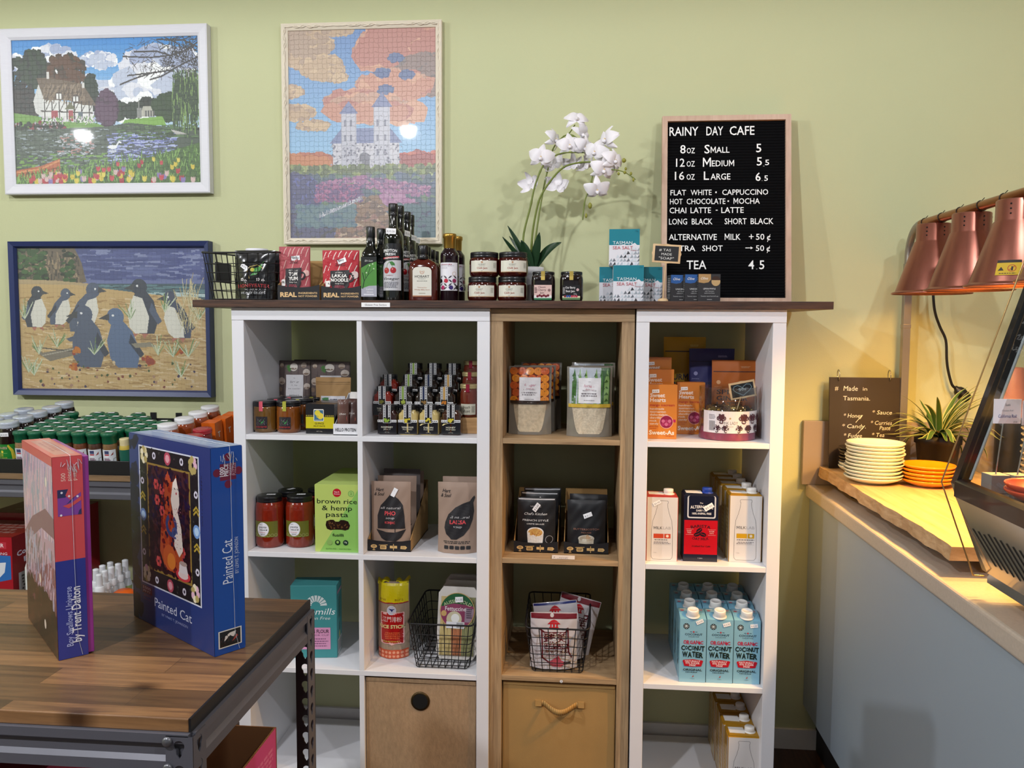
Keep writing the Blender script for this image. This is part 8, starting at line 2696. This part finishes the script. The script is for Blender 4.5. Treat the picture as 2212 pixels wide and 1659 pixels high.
# black frame bars at the end
fb = MB()
def bar2(a, b, w, y0_, y1_, m_):
    d = (b-a).normalized()
    nn = V((d.z, 0, -d.x))
    if nn.x < 0:
        nn = -nn
    q = [a, b, b+nn*w, a+nn*w]
    vs = [V((p_.x, y, p_.z)) for y in (y0_, y1_) for p_ in q]
    fb.add(vs, [(0, 1, 2, 3), (7, 6, 5, 4), (0, 4, 5, 1), (1, 5, 6, 2), (2, 6, 7, 3), (3, 7, 4, 0)], m_)
bar2(P1, P2, .024, DY-.02, DY, blackm)
bar2(P0, P1, .022, DY-.02, DY, blackm)
fb.box(P2.x, bx, DY-.02, DY, P2.z-.03, P2.z, blackm).box(bx-.03, bx, DY-.02, DY, P0.z, P2.z, blackm)
fb.build('end_frame', cabt)
# front glass, its seal strip, floor and base
MB().add([V((P1.x+.004, DY-.02, P1.z)), V((P1.x+.004, DYE, P1.z)), V((P2.x+.004, DYE, P2.z)), V((P2.x+.004, DY-.02, P2.z))], [(0, 1, 2, 3)], GLASS).build('front_glass', cabt)
MB().tube([P1+V((.026, DY-.021, .01)), P2+V((.026, DY-.021, 0))], .003, M('grey_seal', '8a9498', .4, var=0), 6).build('seal_strip', cabt)
rail = M('dark_brown_rail', '1c100c', .3, coat=.3, var=.05)
fr2 = MB()
q = [P1+V((-.002, 0, -.022)), P1+V((-.002, 0, .006)), P1+V((.012, 0, .012)), P1+V((.03, 0, -.022))]
vs = [V((p_.x, y, p_.z)) for y in (DY-.02, DYE) for p_ in q]
fr2.add(vs, [(0, 1, 2, 3), (7, 6, 5, 4), (0, 4, 5, 1), (1, 5, 6, 2), (2, 6, 7, 3), (3, 7, 4, 0)], rail)
fr2.build('front_rail', cabt)
deck = M('cabinet_deck', '6a645c', .25, coat=.3, var=.1)
MB().box(P1.x+.03, bx-.03, DYE, DY-.022, P1.z-.02, P1.z-.002, deck).build('display_deck', cabt)
MB().box(P2.x, bx, DYE, DY-.021, P2.z-.012, P2.z, blackm).build('cabinet_roof', cabt)
stl = M('brushed_stainless', 'a8a298', .1, metal=.7, var=.06, scale=30, stretch=(.1, 1, 1))
lo = MB()
d01 = (P1+V((0, 0, -.022)))-P0
def face(f, y, off=0):
    b0 = P0+d01*f
    nn = V((-d01.z, 0, d01.x)).normalized()
    return V((b0.x+nn.x*off, y, b0.z+nn.z*off))
lo.add([face(0, DY-.02), face(0, DYE), face(1, DYE), face(1, DY-.02)], [(0, 1, 2, 3)], stl)
lo.box(P0.x, bx, DYE, DY-.021, P0.z-.018, P0.z, stl)
lo.build('lower_front', cabt)
sl_ = MB()
for i in range(26):
    y = DY-.075-.021*i
    f0, f1 = .2, .62 if i < 3 else .66
    for (yy) in (y,):
        sl_.add([face(f0, yy, .0008), face(f0, yy-.006, .0008), face(f1, yy-.006+.035, .0008), face(f1, yy+.035, .0008)], [(0, 1, 2, 3)], hole)
sl_.build('vent_slots', cabt)
for y in (DY-.16, DYE+.1):
    MB().lathe([(.014, CZ+.0005), (.016, CZ+.004), (.012, P0.z-.0185)], blk, 16, cx=P0.x+.035, cy=y).build('foot', cabt)
DZ = P1.z-.0015
# ticket holders
grey_b = M('grey_block', '7a7a78', .5, var=.05)
def ticket(label, u, v, cu0, cu1, cv0, cv1, lines, rz):
    q = onz(u, v, DZ)
    q.y = min(q.y, DY-.075)
    q = V((at(u, v, q.y).x, q.y, DZ))
    t = thing('ticket_holder', label, 'ticket holder', q, rz)
    MB().box(-.0165, .0165, -.0165, .0165, 0, .033, grey_b).build('block', t, .001)
    c0_, c1_ = at(cu0, cv1, q.y), at(cu1, cv0, q.y)
    w_, h_ = c1_.x-c0_.x, c1_.z-c0_.z
    zc = c0_.z-DZ
    ox = (c0_.x+c1_.x)/2-q.x
    MB().tube([(0, 0, .03), (ox*.8, 0, zc+.02)], .0013, chrome, 6).build('wire', t)
    MB().box(ox-w_/2, ox+w_/2, -.004, -.003, zc, zc+h_, M('ticket_card', 'd4d4d8', .5, var=0)).build('card', t)
    p = PR(w_, h_)
    for (s_, x, y, hh, c, ww) in lines:
        p.txt(s_, x, y, hh, c, w=ww, sh=.1)
    p.make('card_writing', t, flat((ox-w_/2, -.004, zc)))
ticket('grey block holding the California roll ticket in the glass cabinet', 2150, 1040, 2142, 2206, 862, 914, [('Sushi', .5, .72, .1, '3a4a5a', .18), ('Chicken Roll', .5, .5, .07, '8a949c', .4), ('California Roll', .5, .24, .14, '2c4a94', .66), ('$ 4.8', .8, .04, .07, '3a3a40', .12)], .06)
ticket('second grey block with a ticket, at the right edge of the glass cabinet', 2196, 1052, 2204, 2262, 866, 918, [('Sushi', .5, .72, .1, '3a4a5a', .18), ('Salmon Roll', .5, .3, .12, '2c4a94', .5)], .2)
# orange plates inside the cabinet, crockery behind
op = M('orange_glazed_plate', 'd04a28', .25, coat=.4, var=.02)
q = onz(2152, 1012, DZ)
q.y = max(min(q.y, DY-.1), -.9)
qx = max(at(2152, 1000, -.86).x+.035, 1.795)
for i, lb in enumerate(('lower orange plate in the glass cabinet', 'upper orange plate in the glass cabinet')):
    plate('dinner_plate', lb, (qx, -.86, DZ+.0005+i*.0105), .06, op, 'orange plates in the cabinet')
cr = M('cream_plate', 'b0a48c', .35, coat=.2, var=.03)
pc_ = None
for i in range(14):
    lb = 'cream bowl stacked %s on the counter behind the glass cabinet' % (['lowest', 'second', 'third', 'fourth', 'fifth', 'sixth', 'seventh', 'eighth', 'ninth', 'tenth', 'eleventh', 'twelfth', 'thirteenth', 'topmost'][i])
    if pc_ is None:
        pc_ = plate('bowl', lb, (2.325, .12, CZ+.001+i*.0172), .066, cr, 'cream bowls behind the cabinet')
    else:
        dup(pc_, (2.325+.001*math.sin(i*2), .12, CZ+.001+i*.0172), lb, i)
qb = at(2186, 860, .30)
jug = thing('pink_bottle', 'pink bottle with a dark lower half standing by the wall behind the glass cabinet', 'bottle', (qb.x, .30, CZ+.0008))
MB().lathe([(.04, .24), (.04, .30), (.034, .335), (.03, .385), (.026, .39), (.001, .391)], M('pink_plastic', '9c6656', .45, var=.05), 24).build('upper_half', jug)
MB().lathe([(.04, 0), (.042, .004), (.042, .22), (.04, .2395)], blk, 20).build('lower_half', jug)
# blue bottles low behind the counter side of the cabinet
